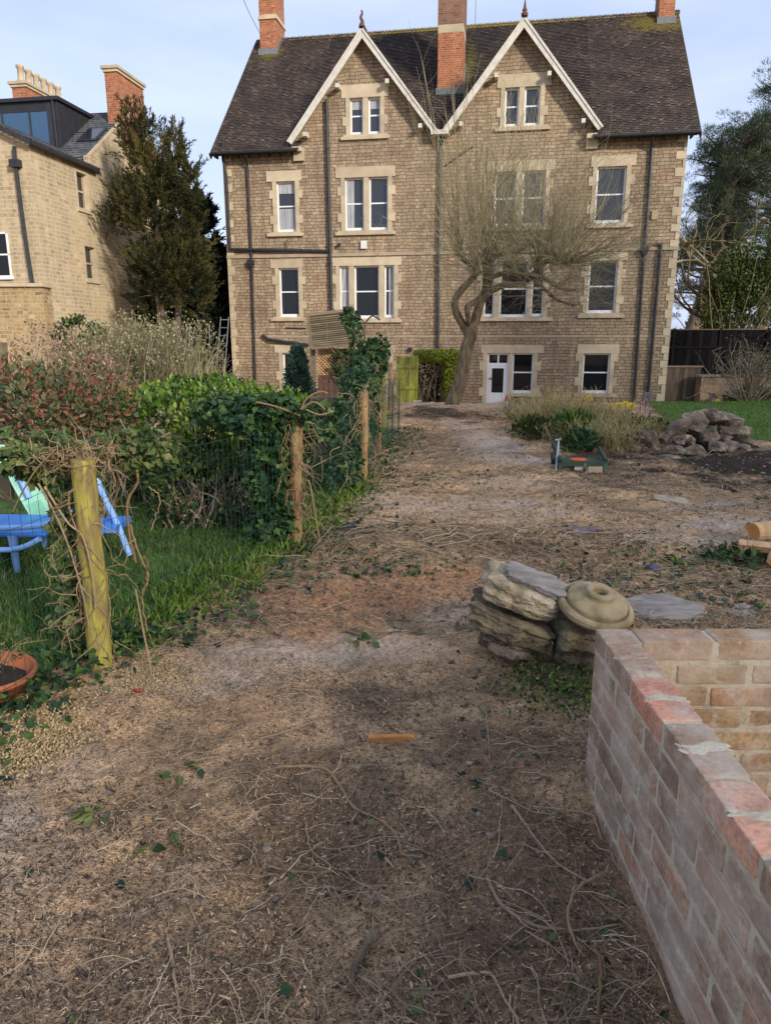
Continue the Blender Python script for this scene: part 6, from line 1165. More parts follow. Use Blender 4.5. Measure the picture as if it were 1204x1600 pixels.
b = B(); v, f = rock_v((1.5, .5, .14), 5, 6, 3, .05); c = A(1140, 617, 24); stone('stone_bench', 'grey stone slab on blocks in front of the old retaining wall', 'slab', A(1130, 616, 26.2), (1.0, .45, .12), (0, 2, 0), M['rock'], 6, 7, 3, .03)
for px, lb in ((1112, 'left block under the grey slab'), (1146, 'right block under the grey slab')): stone('stone_block', lb + ' by the retaining wall', 'stone', A(px, 626, 26.3), (.3, .35, .3), (0, 0, 10), M['rock'], px, 5, 4, .05)
sb = B(); f = B(); base = A(1172, 630, 20); base[2] = gp(base[0], 20)[2]; P = radial(base, 60, 1.75, .5, 8, .14, 0, .10); sb.tubes(P, taper(.018, 8, 60), 4); P2 = walk(P[:, 4:].reshape(-1, 3), rdir(240, .8), rng.uniform(.2, .6, 240), 6, .2); sb.tubes(P2, taper(.008, 6, 240), 3); kk = np.repeat(P2[:, -1], 5, 0); kk = kk + rng.normal(0, .06, kk.shape); f.leaves(kk, rdir(len(kk), .5), rdir(len(kk)), .05, .028, OVAL)
plant('budding_shrub', 'pale many-stemmed shrub with small buds before the black fence', 'shrub', base, f, sb, leafm('grey_green_buds', [(.14, .15, .08), (.24, .24, .12), (.20, .17, .10)], .2), M['twig'])
# far backdrop: hedgerow and a house glimpsed beyond the fence
def mass(name, label, x0, x1, y0, y1, h, n, mat, Ln=.5):
    b = B(); x = rng.uniform(x0, x1, n); y = rng.uniform(y0, y1, n); z = -.9 + (h * (.6 + .4 * vnoise(np.stack([x * .25, y * .1, 0 * x], -1), 3))) * rng.random(n) ** .6; b.leaves(np.stack([x, y, z], -1), rdir(n, .3), rdir(n), Ln * rng.uniform(.5, 1.2, n), Ln * .6, OVAL); o = b.build(name, mat, o=((x0 + x1) / 2, (y0 + y1) / 2, -.9)); o['kind'] = 'stuff'; tag(o, label, 'trees')
def belt():  # trees added out of view to block the sun from the garden
    n = 8500; i = rng.integers(0, 26, n); cy = np.linspace(-40, 12, 26)[i]; cx = 22 + 3.5 * np.sin(i * 2.3); hh = 15.5 + 1.6 * np.sin(i * 1.7); u = rdir(n); p = np.stack([cx, cy, hh * .56], -1) + u * (rng.random(n) ** .4)[:, None] * np.stack([0 * hh + 2.6, 0 * hh + 2.2, hh * .46], -1); b = B(); b.leaves(p, rdir(n), rdir(n), rng.uniform(.4, .8, n), .45, OVAL)
    for k in range(26): b.tubes(np.array([(22 + 3.5 * math.sin(k * 2.3), np.linspace(-40, 12, 26)[k], z) for z in (-.5, 4, 9)]), .25, 7)
    o = b.build('shade_tree_belt', M['darkfir'], o=(22, -14, 0)); o['kind'] = 'stuff'; tag(o, 'unseen belt of tall trees added on the right to shade the garden', 'trees')
belt()
mass('far_trees', 'far dark line of trees beyond the gardens on the left', -60, -4, 52, 60, 6.0, 9000, M['darkfir']); mass('far_trees', 'far dark line of trees beyond the fence on the right', 10, 70, 55, 62, 6.0, 12000, M['darkfir'])

# ================================================================== flower bed
n = 0
def tuft(px, py, Y, h, k, mat, label, name='grass_tuft', spread=.45, cat='grass tuft', wd=.006, brad=.10, grav=-.06, group='dry grass tufts in the flower bed'):
    base = A(px, py, Y); base = gp(base[0], Y); P = radial(base, k, h, spread, 6, .10, grav, brad); b = B(); b.tubes(P, taper(wd, 6, k, .3), 3)
    nb_ = k * 2; ii = rng.integers(0, k, nb_); c = P[ii, rng.integers(2, 6, nb_)]; b.leaves(c, rdir(nb_, .8, .7), rdir(nb_), rng.uniform(.06, .16, nb_), wd * 2, [(-.5, 0), (.5, 0), (0, 1)])
    o = b.build(name, mat, o=tuple(base)); tag(o, label, cat, group)
for (px, py, Y, h, lb) in ((830, 660, 12.0, .62, 'leftmost pale dry grass tuft beside the path'), (858, 655, 12.8, .72, 'dry grass tuft second from the path, below the sash window'), (885, 665, 12.0, .66, 'tall straw coloured tuft in the middle of the bed'), (912, 660, 12.6, .66, 'straw tuft under the yellow daffodil'), (940, 672, 11.3, .60, 'thick straw tuft right of the bed centre'), (968, 676, 10.8, .58, 'bushy straw tuft left of the hyacinths'), (1005, 680, 10.4, .38, 'reddish dry tuft right against the rocks'), (875, 690, 10.6, .36, 'short dry tuft at the front of the bed'), (928, 700, 10.0, .34, 'short dry tuft behind the green tray'), (960, 706, 9.7, .32, 'short dry tuft between the tray and the rocks'), (812, 650, 13.5, .5, 'small dry tuft nearest the white door')):
    tuft(px, py, Y, h, 170, M['drygrass'], lb)
for (px, py, Y, rd, n_, lb, mat) in ((832, 668, 10.9, (.30, .25, .14), 420, 'broad green leafy clump beside the pale path', 'evergreen'), (893, 665, 10.6, (.3, .25, .2), 520, 'bright green leafy plant in the middle of the bed', 'laurel'), (905, 692, 9.6, (.28, .2, .14), 460, 'dark green low plant behind the green tray', 'ivy'), (870, 640, 13.5, (.5, .3, .12), 350, 'green foliage below the basement sash window', 'evergreen'), (870, 672, 11.2, (.5, .3, .12), 420, 'low green leaves between the straw tufts and the path', 'laurel'), (945, 660, 12.4, (.6, .3, .16), 420, 'green leaves rising behind the thick straw tuft', 'laurel'), (1000, 668, 10.9, (.42, .25, .11), 520, 'green leaves under the pink hyacinths', 'evergreen'), (815, 640, 14.0, (.3, .3, .15), 300, 'small mid-green plant by the door step', 'evergreen')):
    f = B(); c = A(px, py, Y); leafblob(f, c, rd, n_, .10, .035, OVAL, surf=.1, up=.8, seed=n_); base = gp(c[0], Y); sb = B(); sb.tubes(radial(base, 16, max(c[2] - base[2], .1), .4), taper(.006, 6, 16), 4); plant('bed_plant', lb, 'plant', base, f, sb, M[mat], M['shoot'], 'leafy plants in the flower bed')
def daff(px, py, Y, lb, grp='daffodils', h=None):
    c = A(px, py, Y); base = gp(c[0], Y); t_ = thing('daffodil', lb, 'flower', tuple(base), group=grp); s_ = B(); s_.tubes(spline([base, (base + c) / 2 + (.02, 0, 0), c], 7), .006, 5); s_.leaves(np.repeat(base[None], 5, 0), rdir(5, 2.2), rdir(5), max(.15, (c[2] - base[2]) * .8), .025, OVAL); part(s_, 'stem', M['laurel'], t_)
    f = B(); a = np.arange(6) * math.pi / 3; d = np.stack([np.cos(a), 0 * a - .25, np.sin(a)], -1); f.leaves(np.repeat(c[None], 6, 0), d, np.repeat(np.array([[0, -1., 0]]), 6, 0), .07, .055, OVAL); f.lathe([(.012, 0), (.016, .02), (.024, .035)], 10, c, rotm(x=90)); part(f, 'flower', M['yellow'], t_)
for px, py, Y, lb in ((913, 620, 13.5, 'daffodil below the right basement sash window, leftmost of a close pair'), (919, 622, 13.4, 'daffodil below the right basement sash window, rightmost of a close pair'), (952, 636, 12.5, 'pale daffodil first of the four left of the hyacinths'), (966, 634, 12.3, 'daffodil second of the four left of the hyacinths'), (976, 632, 12.2, 'daffodil third of the four left of the hyacinths'), (986, 634, 12.2, 'daffodil nearest the pink hyacinths'), (901, 627, 13, 'small yellow daffodil among the straw tufts'), (1164, 603, 21, 'highest daffodil before the retaining wall'), (1180, 606, 21, 'daffodil in the middle of the group under the pale shrub'), (1189, 603, 21, 'rightmost daffodil under the pale shrub'), (1158, 608, 21, 'leftmost daffodil under the pale shrub'), (1120, 627, 20, 'low daffodil alone before the stone slab')): daff(px, py, Y, lb)
bushy('leafy_clump', 'green daffodil leaves under the pale shrub by the fence', [A(1172, 622, 21)], [(.7, .4, .28)], [900], .2, .03, M['evergreen'], 'plant')
for px, py, lb in ((1000, 634, 'pink hyacinth leftmost of the three by the rocks'), (1008, 630, 'tallest pink hyacinth in the middle of the three'), (1014, 640, 'pink hyacinth nearest the rock pile')):
    c = A(px, py, 12.0); base = gp(c[0], 12.0); t_ = thing('hyacinth', lb, 'flower', tuple(base), group='pink hyacinths'); s_ = B(); s_.tubes(np.array([base, (base + c) / 2, c]), .008, 5); part(s_, 'stem', M['laurel'], t_); f = B(); u = rdir(90); f.leaves(c + u * (.03, .03, .06), u, rdir(90), .022, .014, OVAL); part(f, 'flower', M['pink'], t_)
gn = thing('garden_gnome', 'small red-capped garden ornament at the corner of the door step', 'ornament', tuple(gp(*A(790, 645, 15)[:2]))); c = np.array(gn.location); b = B(); b.lathe([(0, 0), (.07, .0), (.08, .08), (.06, .16), (.045, .18), (.05, .22), (.04, .26), (0, .27)], 14, c); part(b, 'body', M['galv'], gn, smooth=True); b = B(); b.lathe([(.052, .235), (.04, .27), (.02, .34), (0, .38)], 12, c); part(b, 'cap', M['red'], gn, smooth=True)
b = B(); c = gp(*A(1009, 642, 18)[:2]); b.lathe([(0, 0), (.07, 0), (.09, .16), (.085, .16), (.07, .02), (0, .02)], 16, c + (0, 0, .1)); tag(b.build('bucket', M['galv'], o=tuple(c)), 'small grey metal bucket at the foot of the right house corner', 'bucket')
# paving by the door and white slip by the hedge
b = B(); c = A(745, 641, 21); c = gp(2.9, 22.5); b.box((2.0, 21.2, c[2] + .03), (3.9, 22.4, c[2] + .10)); tag(b.build('door_step', M['pale'], o=tuple(c), bevel=.01), 'pale stone step slab in front of the white door', 'step')
b = B(); c = gp(*A(652, 623, 18)[:2]); b.box(c + (-.1, -.05, .02), c + (.1, .05, .05)); tag(b.build('tile_piece', M['plastic_w'], o=tuple(c)), 'small white tile piece on the soil before the clipped hedge', 'tile')

# ================================================================== green tray
TY = 8.1; tr_ = thing('garden_kneeler', 'green painted wooden garden kneeler standing on the soil with an orange disc on it', 'garden kneeler', tuple(gp(2.25, TY)))
g0 = gp(2.25, TY)[2]; xl, xr_ = A(876, 730, TY)[0], A(943, 730, TY)[0]; zt = A(910, 718, TY + .15)[2]
b = B(); b.box((xl, TY, zt - .02), (xr_, TY + .30, zt), .4); part(b, 'top_board', M['green_w'], tr_, bevel=.004)
b = B(); b.box((xl, TY - .015, zt - .05), (xr_, TY - .001, zt + .005), .8); part(b, 'front_rail', M['green_w'], tr_)
for x, e in ((xl, -1), (xr_, 1)):
    b = B(); b.beam((x + e * .012, TY - .03, g0), (x + e * .012, TY + .02, zt + .02), .03, .05, up=(1, 0, 0)); b.beam((x + e * .012, TY - .02, zt + .01), (x + e * .03, TY + .33, zt + (.11 if e > 0 else .16)), .035, .05); b.beam((x + e * .012, TY + .31, g0), (x + e * .03, TY + .33, zt + .06), .03, .05, up=(1, 0, 0)); part(b, 'leg_frame', M['green_w'], tr_, bevel=.003)
b = B(); b.lathe([(0, 0), (.09, 0), (.095, .006), (.085, .012), (0, .014)], 22, ((xl + xr_) / 2 - .02, TY + .12, zt + .001)); tag(b.build('orange_disc', M['orange'], o=((xl + xr_) / 2, TY + .12, zt)), 'flat orange disc lying on the green garden kneeler', 'disc')
b = B(); b.box((xl + .30, TY - .04, g0 + .01), (xl + .47, TY + .10, zt - .055), .8); tag(b.build('white_box', M['cream'], o=(xl + .38, TY, g0), bevel=.005), 'off-white box tucked under the right of the green kneeler', 'box')
b = B(); b.box((xl + .16, TY + .02, g0 + .03), (xl + .25, TY + .03, zt - .05), .8); tag(b.build('white_card', M['plastic_w'], o=(xl + .2, TY, g0)), 'small white card under the middle of the green kneeler', 'card')
b = B(); p = A(868, 728, TY); p[2] = g0; q_ = A(872, 688, TY + .1); b.tubes(np.array([p, (p + q_) / 2, q_]), .014, 7); b.tubes(np.array([q_ - (.04, 0, -.005), q_, q_ + (.03, 0, .02)]), .016, 7); b.tubes(np.array([p + (.05, .02, 0), (p + q_) / 2 + (.03, 0, 0), q_ + (.0, 0, -.05)]), .012, 6); tag(b.build('hand_tool', M['galv'], o=tuple(p)), 'grey metal tool handle propped at the left end of the green kneeler', 'tool')
# ================================================================== odds and ends on the ground
def flat(name, label, cat, px, py, w_, d_, h, mat, rz=0, seed=1, boxy='slab', z=0., smooth=True, group=None, cuts=5):
    g_ = G(px, py); c = gp(g_[0], g_[1]); c[2] += h / 2 * .7 + z; return stone(name, label, cat, c, (w_, d_, h), (rng.uniform(-5, 5), rng.uniform(-5, 5), rz), mat, seed, boxy, cuts, .03, group, smooth)
flat('plywood_piece', 'pale squarish board piece lying on the soil in front of the green kneeler', 'board', 1046, 782, .30, .20, .02, M['pale'], -15, 3, 8, cuts=3)
flat('stone_slab', 'large grey stone slab sunk in the soil behind the round turned stone', 'stone', 1030, 955, .42, .34, .05, M['slate_s'], 20, 5, 'slab', -.005)
flat('slate_piece', 'blue-grey slate chip left of two others beyond the brick wall', 'slate', 1113, 944, .085, .06, .012, M['slate_s'], 10, 7, 'slab', smooth=False)
flat('slate_piece', 'broad grey slate piece nearest the far brick wall', 'slate', 1160, 962, .14, .09, .02, M['slate_s'], -10, 9, 'slab', smooth=False)
flat('slate_piece', 'grey slate behind the broad piece by the far brick wall', 'slate', 1156, 951, .11, .06, .02, M['slate_s'], 25, 10, 'slab', smooth=False)
flat('brick_fragment', 'small red brick fragment on the chips near the yellow post', 'brick', 216, 1078, .045, .028, .02, M['red'], 10, 11, 4)
flat('green_disc', 'small green plastic disc beside the slate chips', 'plastic disc', 1121, 963, .07, .035, .012, plain('teal_plastic', (.08, .18, .10)), 0, 12, 2.2)
flat('wood_offcut', 'flat grey-brown bark flake right of the curved plank piece', 'bark', 685, 1197, .10, .035, .012, M['wood'], 5, 13, 5)
flat('white_stone', 'small white pebble on the soil beyond the purple disc', 'pebble', 1077, 866, .045, .03, .02, M['plastic_w'], 0, 14, 2.5)
b = B(); g_ = G(1023, 886); c = gp(g_[0], g_[1], .006); b.lathe([(0, 0), (.04, 0), (.043, .006), (.038, .012), (.03, .009), (0, .009)], 24, c, rotm(6, 4)); tag(b.build('purple_disc', M['plum'], o=tuple(c), smooth=True), 'round dark purple plastic disc lying near the long pale stick', 'plastic disc')
b = B(); g_ = G(546, 840); c = gp(g_[0], g_[1]); b.cbox(c + (0, 0, .05), (.10, .07, .02), rotm(12, -8, 10)); b.tubes(np.array([c, c + (0, 0, .02), c + (0, 0, .045)]), .012, 6); tag(b.build('solar_light', M['black'], o=tuple(c), bevel=.004), 'small black garden light among the chips right of the second post', 'garden light')
g_ = G(905, 829); xs_, ys_ = np.meshgrid(np.linspace(-.19, .19, 26), np.linspace(-.10, .10, 14)); xx = g_[0] + xs_ * (1 + .25 * vnoise(np.stack([ys_ * 20, xs_ * 0, xs_ * 0], -1), 2)); yy_ = g_[1] + ys_ * (1 + .3 * vnoise(np.stack([xs_ * 12, 0 * xs_, 0 * xs_], -1), 3)); zz_ = gz(xx, yy_, False) + .016 + .012 * fbm(np.stack([xx * 14, yy_ * 14, 0 * xx], -1), 3, 5)
id_ = np.arange(xs_.size).reshape(xs_.shape); b = B(); b.add(np.stack([xx, yy_, zz_], -1), np.stack([id_[:-1, :-1], id_[:-1, 1:], id_[1:, 1:], id_[1:, :-1]], -1).reshape(-1, 4)); tag(b.build('purple_cloth', plain('faded_purple_cloth', (.11, .08, .14), (.22, .17, .16), 20, .95, .5, .01), o=(g_[0], g_[1], 0), smooth=True), 'scrap of faded purple cloth half buried in the cut stems', 'cloth')
# logs at the right edge
def log(px, py, L_, r, rz, label, seed, tilt=0, wedge=True, z=.03):
    g_ = G(px, py); c = gp(g_[0], g_[1], r * .75 + z); t_ = thing('split_log', label, 'log', tuple(c), group='split logs at the right edge'); n_ = 9; a = np.linspace(0, math.pi * 1.05, n_); ring = np.concatenate([np.stack([np.cos(a) * r, np.sin(a) * r * 1.0], -1), [[-.15 * r, -.5 * r]]]) if wedge else np.stack([np.cos(np.linspace(0, 6.28, n_, False)) * r, np.sin(np.linspace(0, 6.28, n_, False)) * r], -1)
    m_ = len(ring); R_ = rotm(tilt, 0, rz); V = []
    for q in np.linspace(-.5, .5, 6): V.append(np.stack([np.full(m_, q * L_), ring[:, 0] * (1 + .05 * vnoise(np.array([[q * 5, i, seed] for i in range(m_)]))), ring[:, 1]], -1))
    V = np.array(V).reshape(-1, 3) @ R_.T + c; b = B(); F_ = [(i * m_ + j, i * m_ + (j + 1) % m_, (i + 1) * m_ + (j + 1) % m_, (i + 1) * m_ + j) for i in range(5) for j in range(m_)]; b.add(V, F_, .5); part(b, 'wood', M['logwood'], t_); b = B(); b.add(V[:m_], np.arange(m_)[::-1]); part(b, 'cut_face', M['logend'], t_); b = B(); b.add(V[-m_:], np.arange(m_)); part(b, 'cut_face', M['logend'], t_)
log(1192, 852, .26, .075, 20, 'split log with an orange cut face, on top at the right edge', 1, 20, z=.05); log(1178, 868, .22, .055, -25, 'thin wedge of split log under the larger one', 2, -40); log(1212, 885, .2, .06, 60, 'short log nearest the camera, cut by the right edge', 3, 10)
f = B(); leafblob(f, gp(*G(1160, 872)[:2], .03), (.26, .14, .035), 130, .075, .045, IVY, seed=6); sb = B(); sb.tubes(walk(np.repeat(gp(*G(1165, 872)[:2], .02)[None], 12, 0), rdir(12, .1), .25, 7, .3), taper(.004, 7, 12), 4); plant('cut_ivy', 'cut dark ivy sprigs lying under the split logs', 'ivy', gp(*G(1160, 872)[:2]), f, sb, M['ivy'], M['vine'])
for px, py, k, lb in ((1050, 874, 60, 'cut green sprig lying left of the split logs'), (570, 1003, 12, 'single pale green leaf spray by the orange dust'), (280, 1205, 12, 'flat green leaf pair on the chips at the left'), (262, 1318, 7, 'curled green leaf in the dark hollow at the lower left'), (155, 1266, 9, 'blue-green leaf sprig left of centre on the chips')):
    f = B(); g_ = gp(*G(px, py)[:2], .012); leafblob(f, g_, (.012 * k ** .5 + .02, .01 * k ** .5 + .01, .008), k, .05, .035, IVY, seed=k); o = f.build('leaf_sprig', M['laurel'] if k > 20 else M['ivy_y'], o=tuple(g_)); tag(o, lb, 'leaves')
# curved wood piece
b = B(); g_ = G(611, 1166); c = gp(g_[0], g_[1], .012); K = 12; q_ = np.linspace(-1, 1, K)
V = []; 
for t_ in q_: 
    h_ = .016 + .004 * (1 - t_ * t_); V += [c + (t_ * .085, -.008, -.012 + .006 * t_ * t_), c + (t_ * .085, .012, -.012), c + (t_ * .085, .014, h_ + .004 * t_ * t_), c + (t_ * .085, -.006, h_ + .003 * math.sin(3 * t_))]
b.add(V, [(i * 4 + j, i * 4 + (j + 1) % 4, (i + 1) * 4 + (j + 1) % 4, (i + 1) * 4 + j) for i in range(K - 1) for j in range(4)]); b.add(V[:4], (3, 2, 1, 0)); b.add(V[-4:], (0, 1, 2, 3)); tag(b.build('wood_offcut', M['logend'], o=tuple(c), bevel=.002), 'short curved orange-brown plank offcut standing on edge in the chips', 'wood offcut')
# individual sticks
def stick(label, pts, r=.0035, mat='vine', lift=.012, arch=None, name='stick'):
    P = []
    for i, (x, y) in enumerate(pts):
        g_ = G(x, y); p = gp(g_[0], g_[1], lift + (arch[i] if arch else 0)); P.append(p)
    K = len(P) * 5; Q = spline(P, K); Q = Q + np.random.default_rng(len(label)).normal(0, .0012, Q.shape); b = B(); b.tubes(Q, np.linspace(r, r * .55, K)[None] * (1 + .15 * vnoise(Q * 30)), 6); tag(b.build(name, M[mat], o=tuple(Q[0])), label, 'stick', 'sticks strewn over the ground')
stick('long pale root running down the middle of the foreground', [(436, 1203), (500, 1208), (530, 1235), (550, 1262), (600, 1290), (622, 1315), (628, 1330), (660, 1334)], .005)
stick('short thick dark branch at the bottom centre', [(588, 1452), (568, 1485), (553, 1515), (548, 1552)], .013, 'bark', .018)
stick('thin straight pale stick cut by the bottom edge at the left', [(262, 1458), (270, 1510), (286, 1610)], .005)
stick('pale hooked stem beside the foot of the brick wall', [(935, 1394), (905, 1405), (886, 1440), (893, 1480), (912, 1496)], .005, arch=[.02, .03, .03, .02, 0])
stick('pale curved stem cut by the bottom edge beside the brick wall', [(925, 1483), (937, 1530), (930, 1610)], .005, arch=[0, .02, .02])
stick('long brown stem slanting towards the brick wall', [(800, 1270), (840, 1325), (880, 1370), (930, 1400)], .004, 'twig')
stick('thin horizontal stem across the dark patch at the lower centre', [(420, 1345), (480, 1356), (545, 1354), (615, 1352)], .0035)
stick('bent pale stem above the dark patch', [(478, 1283), (484, 1315), (510, 1340), (545, 1366)], .0035)
stick('thin stem slanting above the curved plank offcut', [(578, 1095), (615, 1120), (655, 1155)], .003)
stick('dark straight stem right of the curved plank offcut', [(745, 1075), (758, 1125), (765, 1190)], .0035, 'twig')
stick('short pale twig left of the stones', [(778, 1060), (768, 1078), (762, 1090)], .005)
stick('long pale stem arching over the orange dust', [(608, 874), (640, 876), (680, 884), (738, 891)], .006, arch=[.03, .04, .03, .01])
stick('pale stem curving left over the orange dust', [(558, 892), (578, 881), (610, 880), (645, 883)], .006, arch=[.0, .03, .03, .0])
stick('pale forked stem entering the red-brown dust', [(539, 880), (558, 903), (585, 915), (608, 928)], .005)
stick('branched pale stem behind the stacked stones, left part', [(882, 906), (903, 890), (938, 905), (967, 881), (995, 866), (985, 840), (960, 832)], .006)
stick('very long pale stem from the purple disc to the logs', [(977, 892), (1000, 904), (1026, 913), (1080, 909), (1135, 910), (1180, 896), (1210, 886)], .006)
stick('dark thin stem right of the purple disc', [(1035, 886), (1070, 893), (1110, 902), (1130, 905)], .005, 'twig')
stick('short pale stub on the very long stem', [(1138, 902), (1146, 893), (1152, 886)], .006)
stick('pale bow shaped stem at the foot of the slim mossy post', [(531, 782), (535, 760), (560, 740), (590, 745), (620, 760)], .007, arch=[0, .05, .09, .06, 0])
stick('dark curved root lying in the dust hollow', [(540, 985), (585, 1000), (640, 985)], .006, 'twig')
stick('thin dark stem above the right of the curved offcut', [(595, 1130), (650, 1180), (690, 1215)], .003, 'twig')
stick('pale stick pointing at the brick wall in the lower right', [(700, 1525), (760, 1522), (790, 1560), (815, 1605)], .0045)
stick('dark wavy stem in the lower right', [(760, 1365), (780, 1410), (830, 1450), (900, 1460), (960, 1462)], .005, 'twig')
stick('long grey stem crossing the lower right corner', [(740, 1450), (800, 1500), (860, 1560), (900, 1610)], .005, 'twig')
stick('thin pale stem across the chips at mid left', [(215, 1218), (265, 1210), (310, 1195)], .003)
stick('long thin pale stem across the middle', [(400, 1160), (460, 1140), (520, 1118), (560, 1117)], .003)

# ================================================================== litter: chips, twigs and leaves
def scatter(n, r0, r1, amax=.66, edge=.05):
    r = r0 * (r1 / r0) ** rng.random(n); a = rng.uniform(-amax, amax, n); x = r * np.sin(a); y = r * np.cos(a); k = (x > xf(y) + edge) & ~((x > .62) & (y < 2.1)) & (x < 5.6); return x[k], y[k]
def zone(x, y, ch):
    m = 0 * x
    for (zx, zy, rx, ry, am, c) in zones:
        if c == ch: d_ = np.sqrt(((x - zx) / rx) ** 2 + ((y - zy) / ry) ** 2); m = np.maximum(m, am * np.clip(1.2 - d_, 0, 1))
    return m
def chips(name, n, r0, r1, l, w_, mat, label, tilt=.35, dens=True):
    x, y = scatter(n, r0, r1); m = vnoise(np.stack([x * 2.2, y * 2.2, 0 * x], -1), 12) * .5 + .5; dk = zone(x, y, 2); k = rng.random(len(x)) < (np.clip(.30 + .8 * m, 0, 1) * (1 - .85 * dk) * (1 - .92 * np.clip(zone(x, y, 1) * 1.6, 0, 1)) * (1 - .9 * np.clip(1.5 * zone(x, y, 0) * (y > 2.6), 0, 1))); x, y = x[k], y[k]; n = len(x); g_ = 1 + np.hypot(x, y) / 6
    d = rng.normal(size=(n, 3)); d[:, 2] *= tilt; nr = rng.normal(0, .35, (n, 3)) + (0, 0, 1); b = B(); r_ = np.clip(rng.random(n) + .25 * zone(x, y, 0) - .3 * zone(x, y, 1), 0, 1)
    b.leaves(np.stack([x, y, gz(x, y) + rng.uniform(.001, .008, n)], -1), d, nr, l * rng.uniform(.3, 1.6, n) * g_, w_ * rng.uniform(.5, 1.5, n) * g_, [(-.4, 0), (.5, .05), (.35, .95), (-.3, 1)], r_, .1)
    o = b.build(name, mat, o=(0, 3, 0)); o['kind'] = 'stuff'; tag(o, label, 'wood chips')
chips('wood_chips', 230000, 1.0, 7, .0082, .0022, M['chip'], 'fine brown and straw coloured wood chips covering the ground')
chips('wood_chips', 6000, 1.0, 8, .020, .004, M['chip'], 'coarser wood slivers lying over the fine chips', .5)
chips('wood_chips', 80000, 3.6, 14, .013, .0038, M['chip'], 'straw coloured chips spread over the middle of the garden', .5)
def twigs(n, r0, r1, l0, l1, rad, mat, label, wobv=.22, edge=.05, lift=.02, where=None):
    x, y = scatter(n, r0, r1, edge=edge)
    if where is not None: k = rng.random(len(x)) < where(x, y); x, y = x[k], y[k]
    n = len(x); st = np.stack([x, y, np.zeros(n)], -1); d = rng.normal(size=(n, 3)); d[:, 2] = 0; d /= np.linalg.norm(d, axis=1, keepdims=True); K = 7; g_ = np.clip(np.hypot(x, y) / 3, 1, 3)
    P = walk(st, d, rng.uniform(l0, l1, n) * np.clip(g_, 1, 1.8), K, wobv); P[:, :, 2] = gz(P[:, :, 0], P[:, :, 1]) + rng.uniform(.002, lift, (n, 1)) + .012 * np.abs(rng.normal(size=(n, 1))) * np.sin(np.linspace(0, 3.14, K))[None] * g_[:, None]
    P[:, :, 1] = np.where((P[:, :, 0] > .6) & (P[:, :, 1] < 2.2), P[:, :, 1] + 0, P[:, :, 1]); P[:, :, 0] = np.where((P[:, :, 0] > .635) & (P[:, :, 1] < 2.1), .635, P[:, :, 0])
    b = B(); b.tubes(P, taper(rad, K, n, .5) * g_[:, None] ** .7, 3); o = b.build('twig_litter', mat, o=(0, 3, 0)); o['kind'] = 'stuff'; tag(o, label, 'twigs')
twigs(2600, 1.05, 5, .04, .22, .0012, M['twig'], 'thin dry twigs strewn over the near ground')
twigs(15000, 3.2, 17, .05, .28, .0015, M['twig'], 'dry cut stems matted over the middle of the garden', .3, where=lambda x, y: np.clip(1.1 - 2.2 * zone(x, y, 0) - 1.3 * zone(x, y, 2) * (x > 1.8) - .3 * zone(x, y, 2) - 1.5 * zone(x, y, 1), .03, 1))
twigs(300, 1.05, 3, .15, .5, .0022, M['twig'], 'tangle of longer brown stems beside the brick wall', .18, where=lambda x, y: np.clip((x + .15) * 1.8, 0.02, 1))
twigs(900, 4.2, 6.0, .15, .5, .0022, M['twig'], 'heaped brown stems in a low ridge across the garden', .3, lift=.07, where=lambda x, y: np.exp(-((y - 5.0) / .35) ** 2) * (x > -.6) * (x < 2.2))
def leaflit(n, r0, r1, l, mat, label, where=None, edge=.05):
    x, y = scatter(n, r0, r1, edge=edge)
    if where is not None: k = rng.random(len(x)) < where(x, y); x, y = x[k], y[k]
    n = len(x); b = B(); d = rng.normal(size=(n, 3)); d[:, 2] *= .3; b.leaves(np.stack([x, y, gz(x, y) + rng.uniform(.004, .018, n)], -1), d, rng.normal(0, .35, (n, 3)) + (0, 0, 1), l * rng.uniform(.5, 1.2, n), l * rng.uniform(.4, 1, n), IVY, fold=.25); o = b.build('leaf_litter', mat, o=(0, 3, 0)); o['kind'] = 'stuff'; tag(o, label, 'leaves')
leaflit(420, 1.1, 4, .030, M['ivy'], 'scattered dark ivy leaves in the foreground', where=lambda x, y: np.clip(.25 + x * 1.1, .12, 1))
leaflit(120, 1.1, 5, .035, M['ivy_y'], 'scattered pale green and yellow leaves in the foreground', where=lambda x, y: np.clip(.3 + x, .15, 1))
leaflit(5000, 3.4, 15, .035, leafm('grey_dry_leaves', [(.10, .07, .05), (.24, .17, .11), (.36, .27, .18), (.17, .17, .09), (.10, .12, .07)], .1), 'dry curled leaf scraps over the garden')
gm_ = lambda x, y: np.clip(fbm(np.stack([x * 1.1, y * .8, 0 * x], -1), 3, 61) * 1.2 + .25, 0, 1) * np.clip(1 - 2.2 * zone(x, y, 0), 0, 1)
leaflit(13000, 4.2, 16, .045, M['ivy'], 'cut ivy leaves lying over the middle of the garden', gm_)
leaflit(2500, 4.5, 14, .05, M['evergreen'], 'bright green leaf scraps over the middle of the garden', gm_)
